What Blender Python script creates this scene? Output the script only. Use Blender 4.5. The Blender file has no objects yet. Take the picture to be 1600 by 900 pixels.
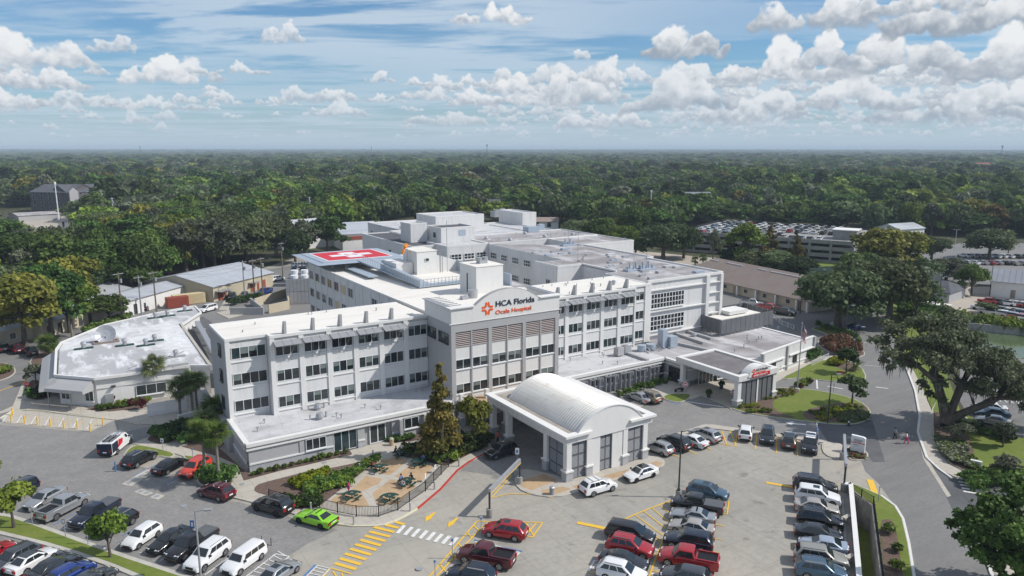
import bpy, bmesh, math, random
import numpy as np
from math import sin, cos, pi, radians as R, atan2, hypot
from mathutils import Vector
random.seed(7)
S = bpy.context.scene
COL = S.collection
# ------------------------------------------------------------------ camera
F_, HY, CAMH, HEAD = 1144.0, 231.5, 40.0, R(32.6)
PIT = math.atan((450 - HY) / F_)
cd = bpy.data.cameras.new('camera'); cam = bpy.data.objects.new('camera', cd); COL.objects.link(cam)
cam.location = (0, 0, CAMH); cam.rotation_euler = (pi/2 - PIT, 0, -HEAD)
cd.sensor_width = 36; cd.lens = 36 * F_ / 1600; cd.clip_start = 1; cd.clip_end = 120000
S.camera = cam
S.render.resolution_x, S.render.resolution_y = 1024, 576
FW = np.array([sin(HEAD)*cos(PIT), cos(HEAD)*cos(PIT), -sin(PIT)])
RT = np.array([cos(HEAD), -sin(HEAD), 0.0]); UP = np.cross(RT, FW)
def G(px, py, z=0.0):
    """ground position of a surveyed photo point lying at height z"""
    d = FW*F_ + RT*(px-800) + UP*(450-py); t = (z-CAMH)/d[2]
    return (d[0]*t, d[1]*t)
def proj(X, Y, Z):
    v = np.array([X, Y, Z-CAMH]); w = v @ FW
    return 800 + F_*(v @ RT)/w, 450 - F_*(v @ UP)/w
# ------------------------------------------------------------------ world, sun, exposure
SUN_EL, SUN_AZ = R(44), (0.82, -0.572)
S.view_settings.view_transform = 'Standard'; S.view_settings.look = 'None'
S.view_settings.exposure = 0.0; S.view_settings.gamma = 1.0
sd = bpy.data.lights.new('sun', 'SUN'); sd.energy = 4.2; sd.angle = R(0.6); sd.color = (1.0, 0.955, 0.89)
so = bpy.data.objects.new('sun', sd); COL.objects.link(so)
sv = Vector((SUN_AZ[0]*cos(SUN_EL), SUN_AZ[1]*cos(SUN_EL), sin(SUN_EL)))
so.rotation_euler = sv.to_track_quat('Z', 'Y').to_euler(); so.location = (0, 0, 200)

def vnoise(x, y, seed):
    xi = np.floor(x).astype(np.int64); yi = np.floor(y).astype(np.int64)
    xf = x-xi; yf = y-yi
    def h(a, b):
        n = (a*374761393 + b*668265263 + seed*1274126177) & 0xffffffff
        n = ((n ^ (n >> 13))*1274126177) & 0xffffffff
        return ((n ^ (n >> 16)) & 0xffff)/65535.0
    u = xf*xf*(3-2*xf); v = yf*yf*(3-2*yf)
    return (h(xi, yi)*(1-u)+h(xi+1, yi)*u)*(1-v) + (h(xi, yi+1)*(1-u)+h(xi+1, yi+1)*u)*v
def fbm(x, y, seed, o=5, g=0.5):
    r = 0; a = 1; t = 0
    for k in range(o):
        r = r + a*vnoise(x*2**k, y*2**k, seed+k); t += a; a *= g
    return r/t
def sstep(a, b, x):
    t = np.clip((x-a)/(b-a), 0, 1); return t*t*(3-2*t)

def cloud_image():
    """sky clouds over 90 degrees of azimuth and 28 of elevation (computed, mirrored round the horizon)"""
    W, H, D = 1800, 600, 20.0           # 20 px per degree across, 21.4 up
    VY = H/28.0
    rs = np.random.RandomState(5)
    az = (np.arange(W)+.5)/D - 45; el = (np.arange(H)+.5)/VY
    AZ, EL = np.meshgrid(az, el)
    col = np.zeros((H, W, 3)) + np.array([.60, .70, .80]); al = np.zeros((H, W))
    # high thin cloud, seen in true perspective
    t = 1/np.tan(np.radians(EL+1.2)); pxx = np.sin(np.radians(AZ))*t; pyy = np.cos(np.radians(AZ))*t
    w1 = fbm(pxx*.55+3, pyy*.5, 11, 4)
    n1 = fbm(pxx*.9+1.6*w1+.5*pyy, pyy*2.1+1.2*w1, 21, 6, .6)
    n2 = fbm(pxx*.45+9, pyy*.35+w1, 31, 4)
    n3 = fbm(pxx*3.5+2*w1, pyy*9+2*w1, 61, 4)
    ci = sstep(.36, .60, n1*.62+n2*.38+.05*(n3-.5)*2)
    ci = np.clip(ci+.75*np.exp(-((AZ+20)/11)**2-((EL-9.2)/1.7)**2)*sstep(.3, .6, n1)+.5*np.exp(-((AZ-2)/12)**2-((EL-7)/1.6)**2)*sstep(.38, .62, n2), 0, 1)
    ci *= 1-.62*np.exp(-((AZ-19)/13)**2-((EL-8.2)/3.4)**2)*1.0
    ci *= 1-.5*np.exp(-((AZ+33)/9)**2-((EL-8.5)/2.0)**2)
    ci *= 1-.45*np.exp(-((AZ+20)/16)**2-((EL-4.8)/1.6)**2)
    al = np.clip(ci*.80, 0, .85)
    # milky band above the horizon
    hz = np.minimum(.97, np.exp(-EL/3.6)*1.04)
    al = 1-(1-al)*(1-hz)
    hcol = np.array([.45, .575, .675])+np.array([-.07, -.03, .02])*sstep(1.5, 6, EL)[..., None]; k = (hz/(al+1e-6)*.9)[..., None].clip(0, 1)
    col = col*(1-k)+hcol*k
    def cumulus(cx, cy, w, h, dark, soft=1.0, seed=0, op=1.0, fade=0.0, white=1.0):
        # cx,cy base centre in degrees; w width; h height, degrees
        m = .5*h+.6
        x0 = max(0, int((cx-w/2-m+45)*D)); x1 = min(W, int((cx+w/2+m+45)*D))
        y0 = max(0, int((cy-.5*h-.3)*VY)); y1 = min(H, int((cy+1.35*h+.4)*VY))
        if x1-x0 < 3 or y1-y0 < 3: return
        X = AZ[y0:y1, x0:x1]-cx; Y = EL[y0:y1, x0:x1]-cy
        s = 1.0/max(h, .5)
        wx = fbm(X*1.6*s+seed, Y*1.6*s, seed+1, 6, .55)-.5; wy = fbm(X*1.6*s, Y*1.6*s+seed, seed+7, 6, .55)-.5
        X2 = X+wx*.75*h; Y2 = Y+wy*.75*h
        n = int(9+8*w/h); z = np.full(X.shape, -1.0); lum = np.zeros(X.shape); cv = np.full(X.shape, -.4)
        for i in range(n):
            u = rs.uniform(-1, 1); prof = (1-abs(u)**2.2)*(.70+.30*sin(3+5*u+seed))
            r = h*(.20+.20*rs.rand())*(.55+.55*prof)
            pxi = u*(w/2-r*.6); pyi = r*.6+rs.rand()**.6*max(0, h*1.1*prof-r*1.4)
            d2 = ((X2-pxi)**2+(Y2-pyi)**2)/(r*r)
            cv = np.maximum(cv, 1-d2)
            zz = np.where(d2 < 1, np.sqrt(np.maximum(1-d2, 0))*r/h+.22*rs.rand(), -1)
            lo = .62*((Y2-pyi)/r)+.20*((X2-pxi)/r)
            k = sstep(-.06, .06, zz-z); lum = lum*(1-k)+(lo+.35*(pyi/h))*k; z = np.maximum(zz, z)
        det = fbm(X*4.5*s+9, Y*5*s, seed+3, 6, .6)
        f = sstep(.0, .46*soft, cv+.52*(det-.5))
        base = sstep(-.12, .14, Y/h+.30*(det-.5))
        a = f*base*op
        yy = np.clip(Y/(h*.95)+wy*.6, -.2, 1.2)
        b = np.clip(.38+.34*lum+.75*(det-.5)+.55*yy-.42*dark*(1-yy), 0, 1); b = b*b*(3-2*b)
        lowc = np.array([.40, .47, .56])*(1-.30*dark); hic = np.array([.87, .885, .90])*white
        c = lowc+(hic-lowc)*b[..., None]
        c = c*(1-fade)+np.array([.47, .58, .69])*fade
        A = al[y0:y1, x0:x1]; C0 = col[y0:y1, x0:x1]
        na = a+A*(1-a)
        col[y0:y1, x0:x1] = (c*a[..., None]+C0*(A*(1-a))[..., None])/(na[..., None]+1e-6)
        al[y0:y1, x0:x1] = na
    def P(px, py):
        return math.degrees(atan2((px-800), math.sqrt(F_*F_+218.5**2))), math.degrees(atan2(HY-py, hypot(1164, px-800)))
    # rows of small far cumulus, thicker to the right and just above the horizon
    jobs = []
    for k in range(620):
        e = rs.uniform(.25, 1)**1.5*5.0
        a = rs.uniform(-46, 46)
        dens = .35+.65*sstep(-10, 25, a)
        if a < -8 and e > 3.2: dens *= .45
        if rs.rand() > dens: continue
        wdt = (.7+1.9*rs.rand()**1.5)*(.5+.26*e); hh = wdt*(.24+.22*rs.rand())*(1+.2*(a > 0))
        jobs.append((e, a, wdt, hh))
    jobs.sort(key=lambda j: j[0])
    for i, (e, a, wdt, hh) in enumerate(jobs):
        cumulus(a, e, wdt, hh, .25, 1.3, 100+i, .88, fade=max(.12, .72-e*.14))
    big = [ # centre x, base y, width, height in photo measure, darkness
        (60, 108, 150, 52, .1), (75, 140, 110, 30, .2), (258, 132, 105, 34, .0), (190, 85, 60, 26, .4), (390, 118, 75, 14, .3),
        (130, 165, 90, 22, .3), (500, 160, 130, 24, .3), (530, 182, 100, 24, .2), (450, 72, 60, 26, .3), (768, 45, 125, 30, .1), (765, 165, 150, 28, .3), (800, 148, 70, 36, .1), (905, 97, 24, 18, .1),
        (1062, 96, 118, 58, .55), (890, 165, 130, 46, .3), (1050, 180, 190, 68, .5), (975, 130, 110, 22, .1),
        (1215, 128, 150, 46, .2), (1285, 112, 100, 48, .35), (1400, 120, 220, 58, .45), (1265, 52, 200, 56, .55), (1500, 62, 230, 60, .65),
        (1420, 30, 150, 34, .5), (1560, 132, 140, 62, .35), (1330, 175, 260, 44, .45), (1500, 190, 220, 44, .5), (1180, 190, 200, 40, .45), (1600, 175, 150, 40, .4), (700, 195, 140, 22, .35), (940, 200, 160, 28, .3),
        (600, 130, 50, 14, .3), (260, 172, 120, 18, .3), (20, 170, 90, 30, .2)]
    big.sort(key=lambda q: -q[1])
    for i, (bx, by, bw, bh, dk) in enumerate(big):
        a0, e0 = P(bx, by); sc = 1/20.0
        cumulus(a0, e0-.1, bw*sc*1.0, bh*sc*1.12, dk, 1.0, 700+13*i, .97 if bh > 26 else .75, fade=max(0, (by-130)/260))
    # outside the view: scattered cumulus higher up
    for i in range(34):
        cumulus(rs.uniform(-45, 45), rs.uniform(12.5, 26), rs.uniform(5, 13), rs.uniform(2, 4.5), .5, 1, 1500+i*9, .95)
    top = sstep(22, 28, EL); al = al*(1-top)+.42*top
    col = col*(1-top[..., None])+np.array([.80, .84, .90])*top[..., None]
    img = bpy.data.images.new('computed_clouds', W, H, alpha=True, float_buffer=True)
    img.alpha_mode = 'CHANNEL_PACKED'
    px = np.dstack([col, al]).astype(np.float32)
    img.pixels.foreach_set(px.ravel()); img.update(); img.pack()
    return img

wd = bpy.data.worlds.new('World'); S.world = wd; wd.use_nodes = True
nt = wd.node_tree; N = nt.nodes; LK = nt.links; N.clear()
def wn(t, **k):
    n = N.new(t)
    for a, b in k.items(): setattr(n, a, b)
    return n
out = wn('ShaderNodeOutputWorld'); bgs = wn('ShaderNodeBackground')
sky = wn('ShaderNodeTexSky', sky_type='NISHITA', sun_disc=False, sun_elevation=SUN_EL, sun_rotation=atan2(SUN_AZ[0], SUN_AZ[1]))
sky.air_density = 1.0; sky.dust_density = 0.6; sky.ozone_density = 2.0
SKY_ST = 0.097
tc = wn('ShaderNodeTexCoord'); sx = wn('ShaderNodeSeparateXYZ'); LK.new(tc.outputs['Generated'], sx.inputs[0])
def wm(op, a, b=None, c=None):
    n = wn('ShaderNodeMath', operation=op)
    for i, q in enumerate((a, b, c)):
        if q is None: continue
        if isinstance(q, (int, float)): n.inputs[i].default_value = q
        else: LK.new(q, n.inputs[i])
    return n.outputs[0]
azi = wm('ARCTAN2', sx.outputs[0], sx.outputs[1])
u = wm('DIVIDE', wm('SUBTRACT', azi, HEAD - pi/4), pi/2)
u = wm('PINGPONG', wm('ADD', u, 8.0), 1.0)
v = wm('DIVIDE', wm('ARCSINE', sx.outputs[2]), R(28))
v = wm('MAXIMUM', v, .003)
cb = wn('ShaderNodeCombineXYZ'); LK.new(u, cb.inputs[0]); LK.new(v, cb.inputs[1])
im = wn('ShaderNodeTexImage', extension='EXTEND', interpolation='Cubic'); im.image = cloud_image(); LK.new(cb.outputs[0], im.inputs[0])
sc = wn('ShaderNodeMixRGB', blend_type='MULTIPLY'); sc.inputs[0].default_value = 1
LK.new(sky.outputs[0], sc.inputs[1]); sc.inputs[2].default_value = (SKY_ST*.58, SKY_ST*.88, SKY_ST*1.12, 1)
mx = wn('ShaderNodeMixRGB'); LK.new(im.outputs[1], mx.inputs[0]); LK.new(sc.outputs[0], mx.inputs[1]); LK.new(im.outputs[0], mx.inputs[2])
LK.new(mx.outputs[0], bgs.inputs[0]); bgs.inputs[1].default_value = 1.0; LK.new(bgs.outputs[0], out.inputs[0])
wd.cycles.sampling_method = 'MANUAL'; wd.cycles.sample_map_resolution = 1024

# ------------------------------------------------------------------ materials
MAT = {}
def mat(name, col, rough=.8, metal=0.0, noise=None, spec=.3, coat=0.0, build=None, emis=None):
    """noise=(scale, amount, second colour) breaks the colour up"""
    if name in MAT: return MAT[name]
    m = bpy.data.materials.new(name); m.use_nodes = True
    nt = m.node_tree; b = nt.nodes['Principled BSDF']
    b.inputs['Base Color'].default_value = (*col, 1); b.inputs['Roughness'].default_value = rough
    b.inputs['Metallic'].default_value = metal; b.inputs['Specular IOR Level'].default_value = spec
    b.inputs['Coat Weight'].default_value = coat; b.inputs['Coat Roughness'].default_value = .04
    if emis: b.inputs['Emission Color'].default_value = (*emis[0], 1); b.inputs['Emission Strength'].default_value = emis[1]
    if noise:
        layers = noise if isinstance(noise, list) else [noise]
        g = nt.nodes.new('ShaderNodeNewGeometry'); last = None
        for (scl, amt, c2, *rest) in layers:
            n = nt.nodes.new('ShaderNodeTexNoise'); n.inputs['Scale'].default_value = 1; n.inputs['Detail'].default_value = 5
            n.inputs['Roughness'].default_value = .62
            mp = nt.nodes.new('ShaderNodeMapping'); mp.inputs['Scale'].default_value = scl if isinstance(scl, tuple) else (scl, scl, scl)
            mp.inputs['Location'].default_value = (sum(map(ord, name)) % 17, len(name), 3)
            nt.links.new(g.outputs['Position'], mp.inputs[0]); nt.links.new(mp.outputs[0], n.inputs['Vector'])
            lo, hi = rest[0] if rest else (.42, .68)
            r = nt.nodes.new('ShaderNodeMapRange'); r.inputs[1].default_value = lo; r.inputs[2].default_value = hi; r.inputs[4].default_value = amt
            nt.links.new(n.outputs['Fac'], r.inputs[0])
            x = nt.nodes.new('ShaderNodeMixRGB'); nt.links.new(r.outputs[0], x.inputs[0])
            if last: nt.links.new(last, x.inputs[1])
            else: x.inputs[1].default_value = (*col, 1)
            x.inputs[2].default_value = (*c2, 1); last = x.outputs[0]
        nt.links.new(last, b.inputs['Base Color'])
    if build: build(m, nt, b)
    MAT[name] = m
    return m
def add_lines(sx_, sy_, depth=.5, w=.03, colm=.7, ang=0.0, off=.5, mortar_col=None):
    """joints from a brick texture laid on the ground plane"""
    def f(m, nt, b):
        g = nt.nodes.new('ShaderNodeNewGeometry'); mp = nt.nodes.new('ShaderNodeMapping'); mp.inputs['Rotation'].default_value = (0, 0, ang)
        nt.links.new(g.outputs['Position'], mp.inputs[0])
        br = nt.nodes.new('ShaderNodeTexBrick'); br.offset = off; br.inputs['Scale'].default_value = 1
        br.inputs['Brick Width'].default_value = sx_; br.inputs['Row Height'].default_value = sy_; br.inputs['Mortar Size'].default_value = w
        br.inputs['Mortar Smooth'].default_value = .3
        br.inputs['Color1'].default_value = (1, 1, 1, 1); br.inputs['Color2'].default_value = (1-depth*.5,)*3+(1,); br.inputs['Mortar'].default_value = (colm,)*3+(1,)
        nt.links.new(mp.outputs[0], br.inputs['Vector'])
        x = nt.nodes.new('ShaderNodeMixRGB'); x.blend_type = 'MULTIPLY'; x.inputs[0].default_value = 1
        src = b.inputs['Base Color']
        if src.is_linked: nt.links.new(src.links[0].from_socket, x.inputs[1])
        else: x.inputs[1].default_value = src.default_value[:]
        nt.links.new(br.outputs['Color'], x.inputs[2]); nt.links.new(x.outputs[0], src)
    return f
mat('ground', (.055, .062, .030), .95, noise=[(.02, .8, (.035, .05, .022)), (.4, .6, (.10, .085, .05))])
mat('roof_membrane', (.17, .158, .16), .85, noise=[((.2, .4, 1), .8, (.24, .23, .235)), (.9, .6, (.12, .112, .115))]); mat('kerb_white', (.68, .67, .64), .7, noise=(1.5, .5, (.55, .54, .5)))
mat('concrete', (.355, .33, .285), .85, noise=[(.055, .85, (.25, .24, .215)), ((.5, .12, 1), .55, (.39, .37, .33)), (1.5, .4, (.23, .22, .2)), (.45, .6, (.14, .135, .125), (.60, .70)), ((.9, .05, 1), .3, (.22, .21, .19), (.6, .7)), ((.04, .04, 1), .5, (.42, .385, .32), (.5, .62)), ((.09, .6, 1), .35, (.2, .195, .18), (.55, .72))], build=add_lines(4.6, 4.6, .05, .022, .66, .0, 0))
mat('paver', (.285, .276, .264), .85, noise=[(.06, .7, (.21, .205, .198)), (.5, .5, (.345, .335, .32)), (3, .5, (.185, .18, .175)), ((.08, .35, 1), .4, (.21, .21, .215), (.52, .72))], build=add_lines(.42, .21, .32, .03, .74, .5))
mat('asphalt', (.20, .195, .19), .85, noise=[(.05, .7, (.145, .141, .138)), ((.1, .7, 1), .5, (.255, .248, .238)), (2.5, .45, (.14, .137, .133))])
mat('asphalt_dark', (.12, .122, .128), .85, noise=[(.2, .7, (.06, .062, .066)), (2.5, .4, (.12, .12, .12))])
mat('walk', (.45, .415, .36), .85, noise=[(.15, .7, (.38, .35, .30)), (1.2, .5, (.52, .48, .41))], build=add_lines(1.8, 1.8, .03, .03, .7, .0, 0))
mat('kerb', (.47, .45, .40), .8, noise=(.8, .6, (.35, .33, .29)))
mat('tan', (.46, .32, .19), .85, noise=[(.25, .8, (.36, .25, .15)), (1.5, .4, (.52, .38, .25)), (.6, .6, (.26, .19, .12), (.55, .72))]); mat('gutter', (.33, .29, .25), .9, noise=[(.5, .8, (.22, .19, .165)), ((2, .4, 1), .6, (.44, .41, .37))])
mat('gravel', (.42, .37, .31), .9, noise=[(.08, .8, (.33, .29, .24)), (1.2, .5, (.5, .46, .4))])
mat('grass', (.13, .175, .028), .9, noise=[(.18, .8, (.185, .205, .045)), (1.6, .6, (.085, .135, .02)), (7, .5, (.17, .20, .04)), (.5, .45, (.25, .22, .08), (.58, .72))])
mat('mulch', (.115, .075, .058), .95, noise=[(2.2, .8, (.07, .045, .035)), (9, .8, (.21, .155, .13))])
mat('yellow', (.78, .47, .03), .7, noise=[(1.4, .35, (.62, .42, .10)), (7, .75, (.42, .36, .22), (.54, .66))]); mat('white_paint', (.72, .72, .70), .7, noise=[(2, .4, (.5, .5, .48)), (8, .75, (.36, .35, .33), (.53, .66))]); mat('blue_paint', (.07, .18, .42), .7, noise=(3, .5, (.15, .25, .42)))
mat('red_paint', (.45, .04, .03), .7, noise=(3, .5, (.3, .06, .05))); mat('paint_cream', (.62, .58, .42), .7)
mat('water', (.03, .055, .045), .06, spec=.5); mat('water_green', (.07, .11, .05), .12, noise=(.1, .8, (.12, .15, .08)), spec=.5)
mat('stucco', (.66, .655, .65), .85, noise=[(.25, .5, (.60, .598, .595)), ((1.6, 1.6, .10), .6, (.47, .465, .45), (.50, .74)), (.7, .3, (.52, .515, .50), (.56, .7))])
mat('stucco_grey', (.40, .398, .40), .85, noise=[(.3, .5, (.36, .365, .38)), ((1.2, 1.2, .2), .3, (.33, .335, .345), (.5, .8))])
mat('stucco_white', (.70, .69, .67), .8, noise=[(.3, .5, (.66, .655, .64)), ((1, 1, .3), .4, (.56, .55, .52), (.52, .75))])
mat('stone', (.40, .405, .42), .9, noise=[(1.8, .8, (.30, .305, .315)), (6, .6, (.5, .5, .52))])
mat('roof_cream', (.74, .71, .655), .8, noise=[(.10, .7, (.68, .645, .585)), (1.3, .4, (.78, .75, .70)), ((.12, .5, 1), .5, (.52, .48, .42), (.52, .75)), (.8, .4, (.45, .42, .38), (.62, .75))])
mat('roof_patchy', (.40, .40, .41), .8, noise=[((.075, .075, 1), 1, (.66, .66, .665), (.47, .58)), ((.5, .10, 1), .9, (.74, .74, .75), (.52, .62)), (.9, .4, (.36, .36, .375))])
mat('vault_metal', (.60, .59, .56), .45, metal=.15, noise=[((.5, .12, .5), .7, (.50, .48, .44)), (.9, .6, (.33, .30, .26), (.58, .74))])
mat('roof_white', (.52, .52, .53), .8, noise=[((.13, .3, 1), .9, (.38, .38, .39), (.43, .60)), (.5, .6, (.60, .60, .61)), (1.1, .7, (.24, .235, .23), (.59, .72))], build=add_lines(2.6, 6, .03, .03, .78, .15, .3))
mat('roof_grey', (.40, .385, .39), .85, noise=[((.05, .13, 1), 1, (.24, .22, .215), (.42, .58)), ((.22, .07, 1), .9, (.60, .59, .60), (.52, .66)), (.8, .5, (.33, .32, .33))])
mat('roof_brown', (.29, .24, .215), .9, noise=[(.3, .6, (.25, .19, .155)), (3, .5, (.35, .27, .225))], build=add_lines(.9, .35, .12, .02, .8))
mat('roof_dark', (.085, .088, .10), .9, noise=(.5, .7, (.12, .125, .14)))
mat('metal_roof', (.50, .52, .55), .45, metal=.3, noise=[((.05, .4, 1), .7, (.38, .40, .43)), (.4, .5, (.58, .6, .62))])
mat('metal_roof_dark', (.24, .25, .275), .5, metal=.2, noise=[(.2, .6, (.30, .31, .33))])
mat('metal', (.45, .46, .48), .45, metal=.5, noise=(2, .5, (.33, .33, .34)))
mat('metal_blue', (.36, .42, .49), .5, metal=.2, noise=(.3, .6, (.44, .49, .55)))
mat('louvre', (.10, .105, .115), .6, noise=(.6, .4, (.15, .155, .165))); mat('screen_grey', (.13, .135, .145), .7, noise=[(.5, .5, (.18, .185, .195))])
mat('slat_grey', (.27, .275, .29), .6); mat('slat_brown', (.10, .065, .055), .6); mat('slat_pale', (.44, .385, .37), .6)
mat('glass', (.012, .017, .020), .06, spec=.6, noise=(.35, .8, (.03, .04, .045))); mat('glass_teal', (.03, .055, .06), .07, spec=.6, noise=(.5, .8, (.012, .02, .024)))
mat('roller_blind', (.17, .20, .19), .5, noise=(.8, .6, (.10, .12, .115))); mat('blind', (.045, .055, .057), .25, spec=.5, noise=((.2, .2, 2.5), .8, (.02, .027, .03), (.4, .6)))
mat('frame', (.72, .73, .74), .5); mat('frame_dark', (.06, .062, .068), .5); mat('black', (.012, .012, .014), .5); mat('tyre', (.018, .018, .019), .85)
mat('rim', (.42, .43, .45), .3, metal=.8); mat('rim_dark', (.04, .04, .045), .4, metal=.5); mat('chrome', (.6, .6, .62), .2, metal=.9)
mat('car_glass', (.018, .024, .028), .04, spec=.8); mat('headlight', (.62, .64, .66), .15, spec=.8); mat('taillight', (.32, .012, .012), .25, spec=.6)
mat('pole_dark', (.05, .05, .055), .5); mat('pole_grey', (.30, .31, .32), .6, noise=(1, .5, (.22, .22, .23))); mat('wood_pole', (.17, .13, .10), .9, noise=((2, 2, .3), .6, (.24, .20, .16)))
mat('fence_black', (.022, .022, .024), .5); mat('table_green', (.012, .055, .045), .4); mat('wire', (.06, .06, .065), .6)
mat('bark', (.10, .082, .065), .95, noise=[((2, 2, .4), .8, (.17, .145, .12)), (6, .5, (.05, .04, .033))]); mat('bark_pale', (.24, .215, .18), .95, noise=((2, 2, 3), .7, (.14, .12, .10)))
mat('moss', (.22, .215, .18), .95, noise=(2, .7, (.14, .145, .11)))
mat('concrete_wall', (.36, .355, .34), .9, noise=[((.6, .6, .25), .9, (.17, .165, .155), (.4, .65)), (1.5, .5, (.43, .42, .4))])
mat('garage', (.27, .268, .258), .9, noise=[(.1, .7, (.21, .208, .2)), (.8, .4, (.42, .41, .39))])
mat('beige_wall', (.50, .44, .33), .9, noise=[(.4, .5, (.43, .37, .275))], build=None)
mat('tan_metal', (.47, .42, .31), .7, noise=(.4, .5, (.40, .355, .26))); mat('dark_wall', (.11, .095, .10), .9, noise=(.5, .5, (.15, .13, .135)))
mat('red_sign', (.55, .015, .03), .5); mat('logo_orange', (.80, .13, .03), .5); mat('letter_navy', (.015, .022, .05), .5); mat('helipad_red', (.55, .028, .05), .8, noise=[(.4, .6, (.46, .04, .06)), (3, .3, (.62, .1, .12))])
mat('helipad_white', (.72, .71, .72), .8, noise=(.6, .6, (.58, .57, .58))); mat('windsock', (.85, .28, .03), .7)
mat('flag_red', (.50, .03, .05), .8); mat('flag_white', (.75, .75, .75), .8); mat('flag_blue', (.03, .04, .16), .8)
mat('skin', (.36, .20, .14), .6); mat('skin_dark', (.10, .055, .038), .6)
mat('container_red', (.30, .07, .045), .7, noise=(1, .5, (.22, .06, .04))); mat('container_tan', (.55, .45, .27), .7)
mat('solar', (.62, .64, .68), .4)

def foliage(name, dark, light, third=None):
    if name in MAT: return MAT[name]
    m = bpy.data.materials.new(name); m.use_nodes = True; nt = m.node_tree; nt.nodes.clear()
    o = nt.nodes.new('ShaderNodeOutputMaterial'); d = nt.nodes.new('ShaderNodeBsdfPrincipled'); t = nt.nodes.new('ShaderNodeBsdfTranslucent')
    mix = nt.nodes.new('ShaderNodeMixShader'); mix.inputs[0].default_value = .28
    at = nt.nodes.new('ShaderNodeAttribute'); at.attribute_name = 'tone'
    ra = nt.nodes.new('ShaderNodeObjectInfo')
    rp = nt.nodes.new('ShaderNodeMixRGB'); rp.inputs[1].default_value = (*dark, 1); rp.inputs[2].default_value = (*light, 1); nt.links.new(at.outputs['Fac'], rp.inputs[0])
    hs = nt.nodes.new('ShaderNodeHueSaturation'); nt.links.new(rp.outputs[0], hs.inputs['Color'])
    mr = nt.nodes.new('ShaderNodeMapRange'); mr.inputs[3].default_value = .472; mr.inputs[4].default_value = .515; nt.links.new(ra.outputs['Random'], mr.inputs[0]); nt.links.new(mr.outputs[0], hs.inputs['Hue'])
    m2 = nt.nodes.new('ShaderNodeMath'); m2.operation = 'MULTIPLY'; m2.inputs[1].default_value = 7.31; nt.links.new(ra.outputs['Random'], m2.inputs[0])
    m3 = nt.nodes.new('ShaderNodeMath'); m3.operation = 'FRACT'; nt.links.new(m2.outputs[0], m3.inputs[0])
    mv = nt.nodes.new('ShaderNodeMapRange'); mv.inputs[3].default_value = .66; mv.inputs[4].default_value = 1.32; nt.links.new(m3.outputs[0], mv.inputs[0]); nt.links.new(mv.outputs[0], hs.inputs['Value'])
    nt.links.new(hs.outputs[0], d.inputs['Base Color']); nt.links.new(hs.outputs[0], t.inputs['Color'])
    d.inputs['Roughness'].default_value = .65; d.inputs['Specular IOR Level'].default_value = .2
    nt.links.new(d.outputs[0], mix.inputs[1]); nt.links.new(t.outputs[0], mix.inputs[2]); nt.links.new(mix.outputs[0], o.inputs[0])
    MAT[name] = m; return m
foliage('leaf_oak', (.046, .072, .027), (.15, .195, .082)); foliage('leaf_green', (.030, .066, .014), (.12, .205, .045)); foliage('leaf_bright', (.06, .11, .014), (.215, .285, .045))
foliage('leaf_yellow', (.085, .105, .016), (.255, .26, .048)); foliage('leaf_rust', (.075, .085, .02), (.27, .205, .05)); foliage('leaf_lime', (.16, .20, .012), (.38, .43, .02)); foliage('leaf_grey', (.065, .082, .048), (.20, .225, .14))
foliage('leaf_palm', (.07, .11, .035), (.26, .32, .12)); foliage('leaf_palm_dry', (.10, .095, .05), (.26, .22, .12)); foliage('leaf_red', (.05, .012, .014), (.13, .03, .035)); foliage('leaf_brown', (.14, .075, .04), (.25, .14, .08)); foliage('leaf_shrub', (.035, .07, .012), (.12, .18, .03))
foliage('leaf_dark', (.017, .034, .012), (.056, .088, .028)); foliage('leaf_moss', (.085, .11, .055), (.25, .29, .155))
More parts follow.
